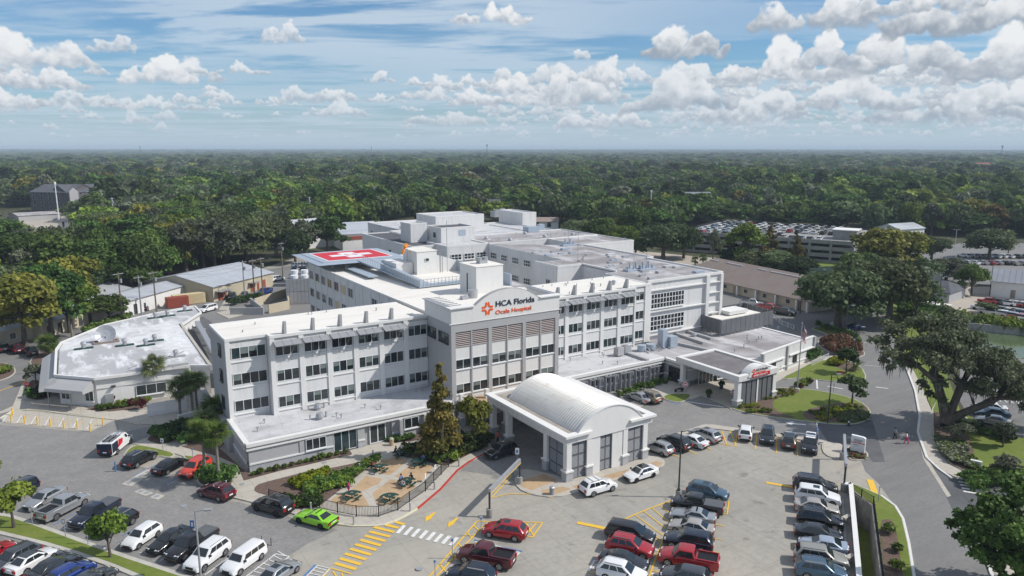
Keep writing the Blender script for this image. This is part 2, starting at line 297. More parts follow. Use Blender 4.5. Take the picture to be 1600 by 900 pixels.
# ------------------------------------------------------------------ helpers
class FR:
    """a facade line: u along it, d outward from it (right-hand side), z up"""
    def __init__(s, ox, oy, ang=0.0): s.ox, s.oy, s.a = ox, oy, ang; s.c, s.s = cos(ang), sin(ang)
    def w(s, u, d, z): return (s.ox+u*s.c+d*s.s, s.oy+u*s.s-d*s.c, z)
def fr_between(p, q):
    f = FR(p[0], p[1], atan2(q[1]-p[1], q[0]-p[0])); f.len = hypot(q[0]-p[0], q[1]-p[1]); return f
ID = FR(0, 0, 0)
class MB:
    def __init__(s): s.v = []; s.f = []
    def hexa(s, p):
        b = len(s.v); s.v += p
        s.f += [(b, b+3, b+2, b+1), (b+4, b+5, b+6, b+7), (b, b+1, b+5, b+4), (b+1, b+2, b+6, b+5), (b+2, b+3, b+7, b+6), (b+3, b, b+4, b+7)]
        return s
    def box(s, x0, x1, y0, y1, z0, z1):
        return s.hexa([(x0, y0, z0), (x1, y0, z0), (x1, y1, z0), (x0, y1, z0), (x0, y0, z1), (x1, y0, z1), (x1, y1, z1), (x0, y1, z1)])
    def fbox(s, fr, u0, u1, d0, d1, z0, z1):
        return s.hexa([fr.w(u0, d1, z0), fr.w(u1, d1, z0), fr.w(u1, d0, z0), fr.w(u0, d0, z0), fr.w(u0, d1, z1), fr.w(u1, d1, z1), fr.w(u1, d0, z1), fr.w(u0, d0, z1)])
    def face(s, pts):
        b = len(s.v); s.v += [tuple(p) for p in pts]; s.f.append(tuple(range(b, b+len(pts)))); return s
    def prism(s, poly, z0, z1, bottom=True):
        a = sum(poly[i][0]*poly[(i+1) % len(poly)][1]-poly[(i+1) % len(poly)][0]*poly[i][1] for i in range(len(poly)))
        if a < 0: poly = poly[::-1]
        n = len(poly); b = len(s.v)
        s.v += [(x, y, z0) for x, y in poly]+[(x, y, z1) for x, y in poly]
        s.f.append(tuple(range(b+n, b+2*n)))
        if bottom: s.f.append(tuple(range(b+n-1, b-1, -1)))
        for i in range(n): j = (i+1) % n; s.f.append((b+i, b+j, b+n+j, b+n+i))
        return s
    def sweep(s, prof, fr, d0, d1):
        """profile in (u,z) on a facade, extruded from d0 to d1"""
        a = sum(prof[i][0]*prof[(i+1) % len(prof)][1]-prof[(i+1) % len(prof)][0]*prof[i][1] for i in range(len(prof)))
        if a < 0: prof = prof[::-1]
        n = len(prof); b = len(s.v); lo, hi = min(d0, d1), max(d0, d1)
        s.v += [fr.w(u, hi, z) for u, z in prof]+[fr.w(u, lo, z) for u, z in prof]
        s.f.append(tuple(range(b, b+n))); s.f.append(tuple(range(b+2*n-1, b+n-1, -1)))
        for i in range(n): j = (i+1) % n; s.f.append((b+j, b+i, b+n+i, b+n+j))
        return s
    def cyl(s, x, y, z0, z1, r, n=10, r2=None):
        r2 = r if r2 is None else r2; b = len(s.v)
        s.v += [(x+r*cos(2*pi*i/n), y+r*sin(2*pi*i/n), z0) for i in range(n)]+[(x+r2*cos(2*pi*i/n), y+r2*sin(2*pi*i/n), z1) for i in range(n)]
        for i in range(n): j = (i+1) % n; s.f.append((b+i, b+j, b+n+j, b+n+i))
        s.f.append(tuple(range(b+n, b+2*n))); s.f.append(tuple(range(b+n-1, b-1, -1))); return s
    def tube(s, pts, rs, n=6):
        if isinstance(rs, (int, float)): rs = [rs]*len(pts)
        P = [Vector(p) for p in pts]; b = len(s.v)
        for i, p in enumerate(P):
            t = (P[min(i+1, len(P)-1)]-P[max(i-1, 0)]).normalized()
            a = t.cross(Vector((0, 0, 1)) if abs(t.z) < .95 else Vector((1, 0, 0))).normalized(); c = t.cross(a)
            s.v += [tuple(p+(a*cos(2*pi*k/n)+c*sin(2*pi*k/n))*rs[i]) for k in range(n)]
        for i in range(len(P)-1):
            for k in range(n): l = (k+1) % n; s.f.append((b+i*n+k, b+(i+1)*n+k, b+(i+1)*n+l, b+i*n+l))
        s.f.append(tuple(b+k for k in range(n))); s.f.append(tuple(b+(len(P)-1)*n+k for k in reversed(range(n)))); return s
    def beam(s, p, q, w, h=None):
        """square bar from p to q"""
        h = h or w; P, Q = Vector(p), Vector(q); t = (Q-P).normalized()
        a = (t.cross(Vector((0, 0, 1))) if abs(t.z) < .98 else Vector((1, 0, 0))).normalized()*w/2; c = a.cross(t).normalized()*h/2
        o = [P-a-c, P+a-c, P+a+c, P-a+c, Q-a-c, Q+a-c, Q+a+c, Q-a+c]
        b = len(s.v); s.v += [tuple(x) for x in o]
        s.f += [(b, b+1, b+2, b+3), (b+7, b+6, b+5, b+4), (b, b+4, b+5, b+1), (b+1, b+5, b+6, b+2), (b+2, b+6, b+7, b+3), (b+3, b+7, b+4, b)]
        return s
    def ball(s, x, y, z, r, n=8, m=5, sz=1.0):
        b = len(s.v)
        s.v.append((x, y, z+r*sz))
        for i in range(1, m):
            a = pi*i/m
            for k in range(n): s.v.append((x+r*sin(a)*cos(2*pi*k/n), y+r*sin(a)*sin(2*pi*k/n), z+r*sz*cos(a)))
        s.v.append((x, y, z-r*sz)); e = len(s.v)-1
        for k in range(n):
            l = (k+1) % n; s.f.append((b, b+1+k, b+1+l))
            for i in range(m-2): s.f.append((b+1+i*n+k, b+1+(i+1)*n+k, b+1+(i+1)*n+l, b+1+i*n+l))
            s.f.append((b+1+(m-2)*n+k, e, b+1+(m-2)*n+l))
        return s
    def mesh(s, name, mt=None, smooth=None):
        me = bpy.data.meshes.new(name); me.from_pydata(s.v, [], s.f)
        if mt: me.materials.append(MAT[mt] if isinstance(mt, str) else mt)
        if smooth is not None:
            me.polygons.foreach_set('use_smooth', [True]*len(me.polygons)); me.set_sharp_from_angle(angle=R(smooth))
        return me
def obj(name, me, parent=None, loc=(0, 0, 0), rz=0.0, sc=None, mt=None):
    o = bpy.data.objects.new(name, me); COL.objects.link(o)
    if parent is not None: o.parent = parent
    o.location = loc
    if rz: o.rotation_euler[2] = rz
    if sc: o.scale = sc if isinstance(sc, tuple) else (sc,)*3
    if mt:
        o.material_slots[0].link = 'OBJECT'; o.material_slots[0].material = MAT[mt] if isinstance(mt, str) else mt
    return o
def tag(o, label, cat, group=None):
    o['label'] = label; o['category'] = cat
    if group: o['group'] = group
    return o
def thing(name, label, cat, loc=(0, 0, 0), rz=0.0, group=None):
    return tag(obj(name, None, None, loc, rz), label, cat, group)
def part(name, mb, mt, root, smooth=None, label=None):
    """mb is in world coordinates; root is an unrotated thing (or a part with its own root)"""
    o = obj(name, mb.mesh(name, mt, smooth), root)
    p = root; L = Vector((0, 0, 0))
    while p is not None: L += Vector(p.location); p = p.parent
    o.location = -L
    if label: o['label'] = label
    return o
def struct(name, mb, mt, parent=None, smooth=None):
    o = obj(name, mb.mesh(name, mt, smooth) if isinstance(mb, MB) else mb, parent)
    if parent is None: o['kind'] = 'structure'
    return o
def copy_tree(o, parent=None):
    c = o.copy(); COL.objects.link(c)
    if parent is not None: c.parent = parent
    for ch in o.children: copy_tree(ch, c)
    return c
MC = {}
def cached(key, fn):
    if key not in MC: MC[key] = fn()
    return MC[key]
GLASS = ['glass', 'glass', 'glass_teal', 'blind', 'blind', 'glass']
rw = random.Random(11)
def window(root, fr, u0, u1, z0, z1, nx, ny=1, d=0.0, fw=.07, glass=None, fm='frame', sill=True, name='window'):
    w, h = round(u1-u0, 2), round(z1-z0, 2)
    def fm_():
        m = MB(); t = .09
        m.box(0, w, -t, 0, 0, fw).box(0, w, -t, 0, h-fw, h).box(0, fw, -t, 0, fw, h-fw).box(w-fw, w, -t, 0, fw, h-fw)
        for i in range(1, nx): x = w*i/nx; m.box(x-fw/2, x+fw/2, -t+.012, 0, fw, h-fw)
        for j in range(1, ny):
            z = h*j/ny
            for i in range(nx):
                m.box(w*i/nx+fw/2, w*(i+1)/nx-fw/2, -t+.024, 0, z-fw/2, z+fw/2)
        if sill: m.box(-.08, w+.08, -.2, -.001, -.13, -.004)
        return m.mesh('window', fm)
    me = cached(('win', w, h, nx, ny, fw, fm, sill), fm_)
    L = Vector(root.location); o = obj(name, me, root, Vector(fr.w(u0, d, z0))-L, fr.a)
    pw, ph = w/nx-fw, h/ny-fw
    pm = cached(('pane', round(pw, 3), round(ph, 3)), lambda: MB().box(0, pw, -.035, -.005, 0, ph).mesh('pane', 'glass'))
    g0 = glass or rw.choice(GLASS)
    for i in range(nx):
        for j in range(ny):
            g = g0 if rw.random() < .6 else (glass if glass else rw.choice(GLASS))
            q = obj('pane', pm, o, (w*i/nx+fw/2, 0, h*j/ny+fw/2), mt=g)
            if ny == 1 and root.get('category') == 'hospital' and rw.random() < .45:
                bh = rw.choice((.3, .45, .6))*ph; b_ = obj('roller_blind', cached(('rb', round(pw, 2), round(bh, 2)), lambda: MB().box(0, pw, -.045, -.036, 0, bh).mesh('roller_blind', 'roller_blind')), o, (w*i/nx+fw/2, 0, h*j/ny+fw/2+ph-bh))
    return o
def text_mesh(txt, size, ext, mt, name='lettering', bold=.0, align='LEFT'):
    c = bpy.data.curves.new(name, 'FONT'); c.body = txt; c.size = size; c.extrude = ext; c.offset = bold; c.align_x = align; c.resolution_u = 3
    o = bpy.data.objects.new(name, c); COL.objects.link(o)
    me = bpy.data.meshes.new_from_object(o.evaluated_get(bpy.context.evaluated_depsgraph_get())); bpy.data.objects.remove(o)
    me.materials.clear(); me.materials.append(MAT[mt]); me.name = name; return me
def text_on(root, fr, u, z, d, txt, size, mt, bold=0.0, width=None, ext=.04, name='lettering'):
    """upright lettering on a facade"""
    me = text_mesh(txt, size, ext, mt, name, bold); o = obj(name, me, root)
    L = Vector(root.location); o.location = Vector(fr.w(u, d, z))-L; o.rotation_euler = (pi/2, 0, fr.a)
    if width:
        xs = [v.co.x for v in me.vertices]; o.scale[0] = width/(max(xs)-min(xs))
    return o
# fast quad clouds for foliage ---------------------------------------------------
def quads_mesh(name, C, Nn, size, tone, mt, rs, aspect=1.0, extra=None):
    """C centres, Nn normals, size, tone per leaf clump"""
    n = len(C); a = rs.normal(size=(n, 3)); a -= (a*Nn).sum(1)[:, None]*Nn; a /= np.linalg.norm(a, axis=1)[:, None]+1e-9
    b = np.cross(Nn, a); s = size[:, None]
    k = [(-1, -.7), (.9, -1), (1, .8), (-.8, 1)]
    V = np.empty((n, 4, 3))
    for i, (p, q) in enumerate(k):
        V[:, i] = C+a*s*p*(1+.25*rs.uniform(-1, 1, (n, 1)))+b*s*q*aspect*(1+.25*rs.uniform(-1, 1, (n, 1)))
    V += Nn[:, None, :]*(s[:, None, :]*.25*rs.uniform(-1, 1, (n, 4, 1)))
    me = bpy.data.meshes.new(name); me.vertices.add(4*n); me.vertices.foreach_set('co', V.astype(np.float32).ravel())
    me.loops.add(4*n); me.loops.foreach_set('vertex_index', np.arange(4*n, dtype=np.int32))
    me.polygons.add(n); me.polygons.foreach_set('loop_start', np.arange(0, 4*n, 4, dtype=np.int32)); me.polygons.foreach_set('loop_total', np.full(n, 4, dtype=np.int32))
    me.update(); at = me.attributes.new('tone', 'FLOAT', 'FACE'); at.data.foreach_set('value', tone.astype(np.float32))
    me.materials.append(MAT[mt]); return me
def crown(name, blobs, per, leaf, mt, seed, up=.35, hang=0.0):
    """blobs: (x,y,z,r,squash); leaf clumps scattered through and over each lump"""
    rs = np.random.RandomState(seed); Cs, Ns, Ss, Ts = [], [], [], []
    for (x, y, z, r, q) in blobs:
        n = max(12, int(per*r*r)); d = rs.normal(size=(n, 3)); d /= np.linalg.norm(d, axis=1)[:, None]
        d[:, 2] = np.where(d[:, 2] < -.35, -d[:, 2]*.6, d[:, 2])
        rad = r*(1-.5*rs.rand(n)**1.8)*(1+.16*rs.normal(size=n)+.35*(rs.rand(n) > .9))
        c = d*rad[:, None]; c[:, 2] *= q; c += (x, y, z)
        nn = d+rs.normal(size=(n, 3))*.8; nn[:, 2] += up; nn /= np.linalg.norm(nn, axis=1)[:, None]
        Cs.append(c); Ns.append(nn); Ss.append(leaf*rs.uniform(.6, 1.35, n)); Ts.append(np.clip(rs.uniform(.15, .85)+rs.normal(size=n)*.17, 0, 1))
    return quads_mesh(name, np.vstack(Cs), np.vstack(Ns), np.concatenate(Ss), np.concatenate(Ts), mt, rs)
# ------------------------------------------------------------------ ground
def pg(pts, z=0.0): return [G(x, y, z) for x, y in pts]
HOLE = pg([(1328, 768), (1364, 790), (1392, 1010), (1349, 1010)])
def ground():
    m = MB(); B = 60000.0; b = [(-B, B), (B, B), (B, -B), (-B, -B)]
    # pit corners: NW, NE, SE, SW
    c = HOLE; o = [(-3000.0, 3000.0), (3000.0, 3000.0), (3000.0, -600.0), (-3000.0, -600.0)]
    v = [(*p, 0.0) for p in c+o+b]; m.v = v
    m.f = [(0, 1, 5, 4), (1, 2, 6, 5), (2, 3, 7, 6), (3, 0, 4, 7), (4, 5, 9, 8), (5, 6, 10, 9), (6, 7, 11, 10), (7, 4, 8, 11)]
    m.f = [f[::-1] for f in m.f]
    return struct('ground', m, 'ground')
ground()
LVL = [0]
def sheet(name, pts, mt, lv, world=False):
    poly = pts if world else pg(pts)
    m = MB(); a = sum(poly[i][0]*poly[(i+1) % len(poly)][1]-poly[(i+1) % len(poly)][0]*poly[i][1] for i in range(len(poly)))
    if a < 0: poly = poly[::-1]
    m.face([(x, y, lv*.006+.004) for x, y in poly]); return struct(name, m, mt)
def smooth_poly(pts, it=2):
    """round the corners of a traced outline"""
    for _ in range(it):
        q = []
        for i in range(len(pts)):
            a, b = pts[i], pts[(i+1) % len(pts)]
            q += [(a[0]*.75+b[0]*.25, a[1]*.75+b[1]*.25), (a[0]*.25+b[0]*.75, a[1]*.25+b[1]*.75)]
        pts = q
    return pts
def inset(poly, w):
    n = len(poly); a = sum(poly[i][0]*poly[(i+1) % n][1]-poly[(i+1) % n][0]*poly[i][1] for i in range(n)); sg = 1 if a > 0 else -1
    out = []
    for i in range(n):
        p, q, r = poly[i-1], poly[i], poly[(i+1) % n]
        d1 = (q[0]-p[0], q[1]-p[1]); d2 = (r[0]-q[0], r[1]-q[1]); l1 = hypot(*d1) or 1; l2 = hypot(*d2) or 1
        nx = -(d1[1]/l1+d2[1]/l2)*sg; ny = (d1[0]/l1+d2[0]/l2)*sg; l = hypot(nx, ny) or 1
        out.append((q[0]+nx/l*w, q[1]+ny/l*w))
    return out
def island(name, pts, mt, kerb='kerb', h=.14, kw=.18, rnd=2, world=False):
    poly = pts if world else pg(pts)
    if rnd: poly = smooth_poly(poly, rnd)
    k = MB().prism(poly, 0, h, False); ko = struct('kerb', k, kerb)
    m = MB().prism(inset(poly, kw), h-.02, h+.012, False); struct(name, m, mt, None)
    return poly
def patch(name, pts, mt, z0, rnd=0, h=.03):
    poly = pg(pts); poly = smooth_poly(poly, rnd) if rnd else poly
    return struct(name, MB().prism(poly, z0-.1, z0+h, False), mt)
sheet('campus_pavement', [(-260, 1050), (-260, 600), (60, 575), (100, 500), (330, 445), (470, 400), (700, 380), (1150, 440), (1340, 478), (1350, 520), (1375, 700), (1328, 768), (1349, 1010), (1350, 1050)], 'concrete', 1)
sheet('ramp_apron', [(1290, 680), (1345, 690), (1376, 752), (1425, 800), (1445, 860), (1462, 1050), (1395, 1050), (1392, 1010), (1364, 790), (1328, 768), (1300, 745)], 'concrete', 1.5)
sheet('verge', [(1405, 540), (1470, 560), (1500, 640), (1700, 700), (1700, 1050), (1530, 1050), (1430, 760), (1415, 640)], 'grass', .5)
sheet('service_yard', [(-200, 640), (-200, 560), (110, 500), (200, 480), (330, 440), (400, 425), (540, 400), (600, 420), (620, 480), (420, 500), (330, 520), (100, 560), (60, 610)], 'asphalt', 2)
sheet('paver_lot', [(-260, 1050), (-260, 660), (0, 664), (110, 673), (142, 675), (181, 656), (187, 677), (245, 664), (262, 672), (205, 695), (190, 715), (192, 722), (235, 733), (300, 750), (330, 765), (345, 782), (375, 785), (462, 811), (528, 828), (480, 850), (415, 893), (330, 960), (300, 1050)], 'paver', 3)
sheet('paver_plaza', [(905, 640), (1000, 600), (1080, 590), (1150, 640), (1190, 650), (1255, 659), (1290, 668), (1292, 690), (1185, 675), (1112, 664), (1100, 664), (1012, 691), (940, 700)], 'paver', 3)
sheet('entrance_pavers', [(720, 735), (735, 717), (765, 690), (850, 640), (950, 600), (1015, 650), (1010, 690), (870, 740), (800, 752), (765, 742)], 'paver', 4)
sheet('asphalt_road', [(1090, 440), (1160, 448), (1250, 470), (1320, 490), (1345, 470), (1385, 470), (1412, 545), (1425, 580), (1441, 640), (1447, 690), (1458, 732), (1490, 795), (1546, 895), (1640, 1050), (1449, 1050), (1429, 900), (1415, 820), (1400, 793), (1372, 755), (1352, 737), (1335, 692), (1290, 688), (1255, 660), (1150, 641), (1130, 600), (1130, 480)], 'asphalt', 2)
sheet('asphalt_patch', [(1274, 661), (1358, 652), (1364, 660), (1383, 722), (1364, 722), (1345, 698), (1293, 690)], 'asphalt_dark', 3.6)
sheet('road_gutter', [(1432, 674), (1436, 674), (1448, 716), (1486, 775), (1480, 777), (1443, 718)], 'walk', 4.3)
sheet('side_street', [(1458, 728), (1490, 745), (1520, 752), (1700, 735), (1700, 880), (1556, 850), (1540, 885), (1487, 795)], 'asphalt_dark', 3)
sheet('side_parking_lot', [(1500, 628), (1512, 648), (1545, 668), (1585, 690), (1760, 720), (1800, 575), (1500, 555)], 'asphalt', 4)
sheet('gravel_lot', [(1455, 478), (1480, 462), (1500, 448), (1640, 448), (1760, 470), (1760, 535), (1600, 512), (1480, 498)], 'gravel', 2)
sheet('far_car_park', [(1420, 398), (1500, 380), (1700, 380), (1800, 440), (1560, 446), (1480, 440), (1440, 425)], 'asphalt', 2)
sheet('pond', [(1488, 508), (1560, 512), (1800, 545), (1800, 610), (1600, 585), (1500, 560), (1450, 520)], 'water_green', 3)
sheet('dark_pond', [(1225, 418), (1305, 416), (1330, 425), (1340, 455), (1290, 458), (1240, 440)], 'water', 3)
sheet('pond_bank', [(1180, 412), (1340, 404), (1345, 415), (1240, 418), (1180, 420)], 'grass', 2)
sheet('back_street', [(860, 372), (960, 388), (1100, 402), (1180, 406), (1180, 416), (1080, 420), (930, 400), (860, 385)], 'gravel', 2)
sheet('annex_road', [(-260, 660), (-260, 560), (0, 585), (40, 573), (60, 560), (72, 565), (55, 600), (30, 635), (5, 660)], 'asphalt', 3)
sheet('street_behind', [(560, 358), (600, 352), (640, 345), (560, 345), (420, 372), (420, 382)], 'gravel', 2)
sheet('west_street', [(-100, 352), (60, 345), (130, 332), (150, 345), (120, 372), (120, 430), (95, 440), (85, 380), (-100, 372)], 'gravel', 2)
# handicap bay by the annex
sheet('striped_pad', [(2, 655), (10, 648), (20, 640), (178, 657), (142, 674), (100, 670), (8, 661)], 'walk', 5)
# footpaths
def walk(pts, z=.12, mt='walk', name='footpath', rnd=0): 
    poly = pg(pts, z); poly = smooth_poly(poly, rnd) if rnd else poly
    return struct(name, MB().prism(poly, 0, z, False), mt)
walk([(366, 777), (360, 762), (381, 751), (436, 736), (477, 727), (550, 710), (546, 704), (598, 690), (640, 690), (640, 702), (760, 680), (768, 697), (757, 710), (732, 722), (715, 735), (688, 765), (652, 795), (630, 808), (615, 815), (600, 820), (585, 822), (550, 822), (527, 819), (462, 803), (420, 790)])
walk([(206, 693), (262, 670), (240, 660), (330, 640), (340, 660), (300, 676), (345, 700), (372, 730), (381, 751), (362, 760), (364, 750), (330, 728), (276, 709), (220, 695)], .11)
walk([(-10, 648), (20, 634), (34, 600), (62, 575), (66, 598), (90, 622), (150, 642), (231, 640), (300, 640), (290, 660), (215, 663), (178, 655), (60, 640), (22, 640)], .10)
walk([(1410, 562), (1418, 560), (1428, 580), (1442, 608), (1456, 642), (1457, 658), (1456, 680), (1462, 700), (1482, 725), (1518, 743), (1530, 750), (1521, 753), (1490, 744), (1467, 733), (1448, 715), (1434, 675), (1437, 650), (1430, 610)])
walk([(1533, 853), (1552, 845), (1580, 878), (1690, 1050), (1620, 1050), (1550, 900)])
walk([(1030, 600), (1060, 590), (1150, 600), (1143, 640), (1130, 632), (1096, 618), (1080, 624), (1062, 618), (1040, 618), (990, 640), (960, 645)], .1)
walk([(1195, 590), (1265, 560), (1300, 556), (1310, 560), (1265, 570), (1235, 585), (1205, 600)], .1)
walk([(1012, 691), (1100, 663), (1112, 663), (1292, 688), (1292, 692), (1112, 669), (1100, 670), (1012, 699)], .13)
# islands and lawns
patio = walk([(512, 783), (592, 720), (618, 711), (682, 728), (700, 729), (665, 767), (640, 784), (622, 797), (592, 807), (557, 806), (500, 792)], .135, 'walk', 'patio')
for q in ([(547, 769), (572, 745), (597, 750), (592, 757), (567, 769)], [(592, 723), (620, 715), (637, 721), (610, 744), (578, 738)], [(646, 724), (679, 729), (655, 757), (617, 746)],
          [(610, 751), (632, 752), (650, 761), (622, 789), (590, 792), (582, 772)], [(517, 782), (535, 771), (565, 771), (577, 792), (555, 795), (522, 788)]):
    patch('tan_paving', q, 'tan', .135, 0, .012)
patch('mulch_bed', [(398, 770), (398, 763), (406, 757), (458, 744), (495, 734), (512, 734), (560, 724), (585, 717), (589, 721), (510, 784), (500, 792), (455, 799), (420, 776)], 'mulch', .125, 1)
patch('mulch_bed', [(372, 729), (389, 742), (512, 711), (546, 705), (550, 710), (477, 727), (436, 736), (381, 751)], 'mulch', .125)
patch('mulch_bed', [(618, 709), (640, 700), (700, 688), (760, 680), (765, 697), (722, 716), (700, 730), (682, 727), (650, 720)], 'mulch', .13, 1)
patch('mulch_bed', [(640, 690), (600, 690), (610, 684), (690, 668), (690, 680)], 'mulch', .13)
patch('mulch_bed', [(228, 690), (237, 680), (290, 664), (330, 655), (352, 690), (340, 706), (300, 698), (284, 682), (256, 696)], 'mulch', .107, 1)
patch('mulch_bed', [(284, 699), (305, 692), (345, 703), (372, 728), (340, 714)], 'mulch', .12)
patch('mulch_bed', [(135, 641), (149, 635), (231, 622), (232, 635), (210, 640), (172, 644)], 'mulch', .11)
island('mulch_bed', [(306, 752), (315, 746), (340, 744), (362, 748), (366, 760), (337, 764), (314, 760)], 'mulch')
island('lawn', [(190, 718), (198, 704), (210, 697), (222, 696), (278, 709), (266, 717), (247, 713), (215, 722)], 'grass', rnd=2)
island('lawn', [(284, 716), (291, 711), (345, 724), (335, 735), (310, 728)], 'grass')
island('lawn', [(-260, 770), (-60, 792), (0, 803), (27, 807), (175, 861), (285, 897), (340, 915), (330, 960), (262, 930), (200, 897), (90, 858), (0, 836), (-100, 812), (-260, 790)], 'grass', rnd=1, kw=.5)
island('lawn', [(1140, 633), (1152, 618), (1172, 610), (1210, 606), (1258, 608), (1312, 617), (1345, 628), (1361, 642), (1360, 654), (1345, 662), (1318, 665), (1265, 660), (1200, 652), (1160, 645), (1143, 639)], 'grass', rnd=1)
patch('mulch_bed', [(1150, 640), (1152, 624), (1170, 612), (1200, 607), (1245, 608), (1250, 616), (1215, 622), (1205, 632), (1215, 646), (1250, 655), (1200, 651)], 'mulch', .155, 1, .012)
patch('mulch_bed', [(1254, 655), (1256, 643), (1290, 634), (1322, 630), (1350, 633), (1358, 645), (1352, 658), (1320, 662), (1280, 659)], 'mulch', .157, 1, .012)
island('lawn', [(1222, 590), (1240, 582), (1262, 570), (1288, 562), (1330, 564), (1348, 576), (1355, 592), (1346, 600), (1300, 597), (1250, 591), (1225, 594)], 'grass', rnd=1)
patch('mulch_bed', [(1290, 563), (1330, 566), (1345, 577), (1330, 583), (1305, 575)], 'mulch', .155, 1, .012)
island('mulch_bed', [(1276, 540), (1280, 532), (1312, 531), (1340, 543), (1355, 554), (1340, 560), (1304, 555)], 'mulch', rnd=1)
island('lawn', [(1262, 512), (1300, 512), (1335, 530), (1346, 552), (1338, 548), (1315, 532), (1285, 520)], 'grass', rnd=1, h=.11)
island('lawn', [(1033, 622), (1044, 616), (1080, 616), (1079, 622), (1068, 629), (1050, 629)], 'grass', rnd=1)
island('mulch_bed', [(1322, 697), (1340, 698), (1356, 708), (1357, 716), (1344, 721), (1324, 719)], 'mulch', rnd=1)
island('footpath', [(1284, 690), (1322, 696), (1324, 719), (1296, 716), (1284, 706)], 'walk', rnd=1)
island('lawn', [(1318, 756), (1340, 759), (1376, 775), (1399, 792), (1411, 812), (1420, 850), (1428, 900), (1449, 1050), (1399, 1050), (1377, 900), (1365, 793), (1345, 778)], 'grass', rnd=0)
patch('mulch_bed', [(1372, 815), (1396, 812), (1404, 850), (1410, 900), (1430, 1050), (1403, 1050), (1382, 900)], 'mulch', .15, 1, .012)
island('lawn', [(1457, 690), (1456, 640), (1462, 630), (1500, 650), (1545, 672), (1760, 725), (1760, 735), (1530, 750), (1484, 725), (1464, 704)], 'grass', rnd=0)
patch('mulch_bed', [(1458, 660), (1460, 640), (1500, 664), (1518, 690), (1528, 745), (1517, 742), (1482, 724), (1464, 700)], 'mulch', .15, 1, .012)
patch('lawn', [(1412, 560), (1424, 560), (1445, 590), (1470, 630), (1462, 655), (1452, 630), (1438, 600)], 'grass', .08)
patch('lawn', [(1380, 470), (1420, 480), (1470, 500), (1500, 515), (1480, 520), (1440, 560), (1418, 560), (1402, 540)], 'grass', .05)
island('footpath', [(803, 746), (812, 732), (862, 742), (885, 748), (1010, 713), (1034, 716), (1040, 724), (1034, 731), (960, 751), (908, 769), (868, 779), (830, 774), (808, 764)], 'walk', kerb='kerb', rnd=1)
for q in ([(812, 752), (850, 742), (872, 752), (830, 768), (814, 762)], [(845, 768), (880, 762), (892, 766), (866, 775), (850, 774)], [(893, 762), (925, 752), (938, 756), (905, 767)], [(940, 746), (985, 734), (1000, 738), (958, 750)], [(1006, 729), (1026, 722), (1036, 725), (1028, 731), (1012, 735)]):
    patch('tan_paving', q, 'tan', .15, 0, .006)
island('mulch_bed', [(-60, 590), (0, 566), (20, 572), (26, 580), (20, 588), (0, 596), (-60, 605)], 'mulch', rnd=1)
island('mulch_bed', [(45, 565), (60, 552), (85, 548), (88, 560), (70, 572), (50, 574)], 'mulch', rnd=1)
island('mulch_bed', [(36, 622), (36, 606), (52, 592), (68, 598), (86, 620), (60, 628)], 'mulch', rnd=1)
# painted kerbs
def kerbline(pts, mt, w=.2, h=.165):
    P = pg(pts); m = MB()
    for a, b in zip(P, P[1:]): m.beam((*a, h/2), (*b, h/2), w, h)
    return struct('painted_kerb', m, mt)
kerbline([(757, 710.5), (745, 716), (732, 723), (715, 735.5), (688, 765.5), (652, 796)], 'red_paint')
kerbline([(652, 796), (630, 809), (615, 816), (600, 821), (585, 823), (550, 823), (527, 820)], 'paint_cream')
kerbline([(366, 778), (420, 791), (462, 804), (527, 820)], 'kerb', .3, .15)
kerbline([(0, 654), (22, 641), (60, 641), (120, 650), (178, 656)], 'paint_cream', .15, .13)
kerbline([(1455, 683), (1448, 716), (1434, 676), (1437, 650), (1430, 612), (1418, 580), (1410, 563)][1:], 'kerb_white', .3, .17)
kerbline([(1448, 716), (1467, 734), (1487, 748)], 'kerb_white', .25, .16); kerbline([(1533, 854), (1550, 900), (1580, 960)], 'kerb_white', .3, .16); kerbline([(1376, 775), (1399, 792), (1411, 812), (1420, 850), (1428, 900), (1440, 980)], 'kerb_white', .25, .165)
# ------------------------------------------------------------------ painted markings
class Paint:
    def __init__(s, mt, name): s.m = MB(); s.mt = mt; s.name = name; s.z = .052
    def line(s, a, b, w=.12):
        p, q = G(*a), G(*b); dx, dy = q[0]-p[0], q[1]-p[1]; l = hypot(dx, dy) or 1; nx, ny = -dy/l*w/2, dx/l*w/2
        z = s.z+.0015*(len(s.m.f) % 3)
        s.m.face([(p[0]-nx, p[1]-ny, z), (q[0]-nx, q[1]-ny, z), (q[0]+nx, q[1]+ny, z), (p[0]+nx, p[1]+ny, z)]); return s
    def path(s, pts, w=.12):
        for a, b in zip(pts, pts[1:]): s.line(a, b, w)
        return s
    def poly(s, pts): 
        P = pg(pts); a = sum(P[i][0]*P[(i+1) % len(P)][1]-P[(i+1) % len(P)][0]*P[i][1] for i in range(len(P)))
        s.m.face([(x, y, s.z) for x, y in (P if a > 0 else P[::-1])]); return s
    def ladder(s, a0, a1, b0, b1, n, w=.12, skew=0.0):
        for i in range(n):
            t = (i+.5)/n; t2 = min(1, max(0, t+skew)); s.line((a0[0]+(a1[0]-a0[0])*t, a0[1]+(a1[1]-a0[1])*t), (b0[0]+(b1[0]-b0[0])*t2, b0[1]+(b1[1]-b0[1])*t2), w)
        return s
    def done(s): return struct(s.name, s.m, s.mt)
Y = Paint('yellow', 'yellow_road_marking'); Wp = Paint('white_paint', 'white_road_marking'); Bp = Paint('blue_paint', 'blue_road_marking')
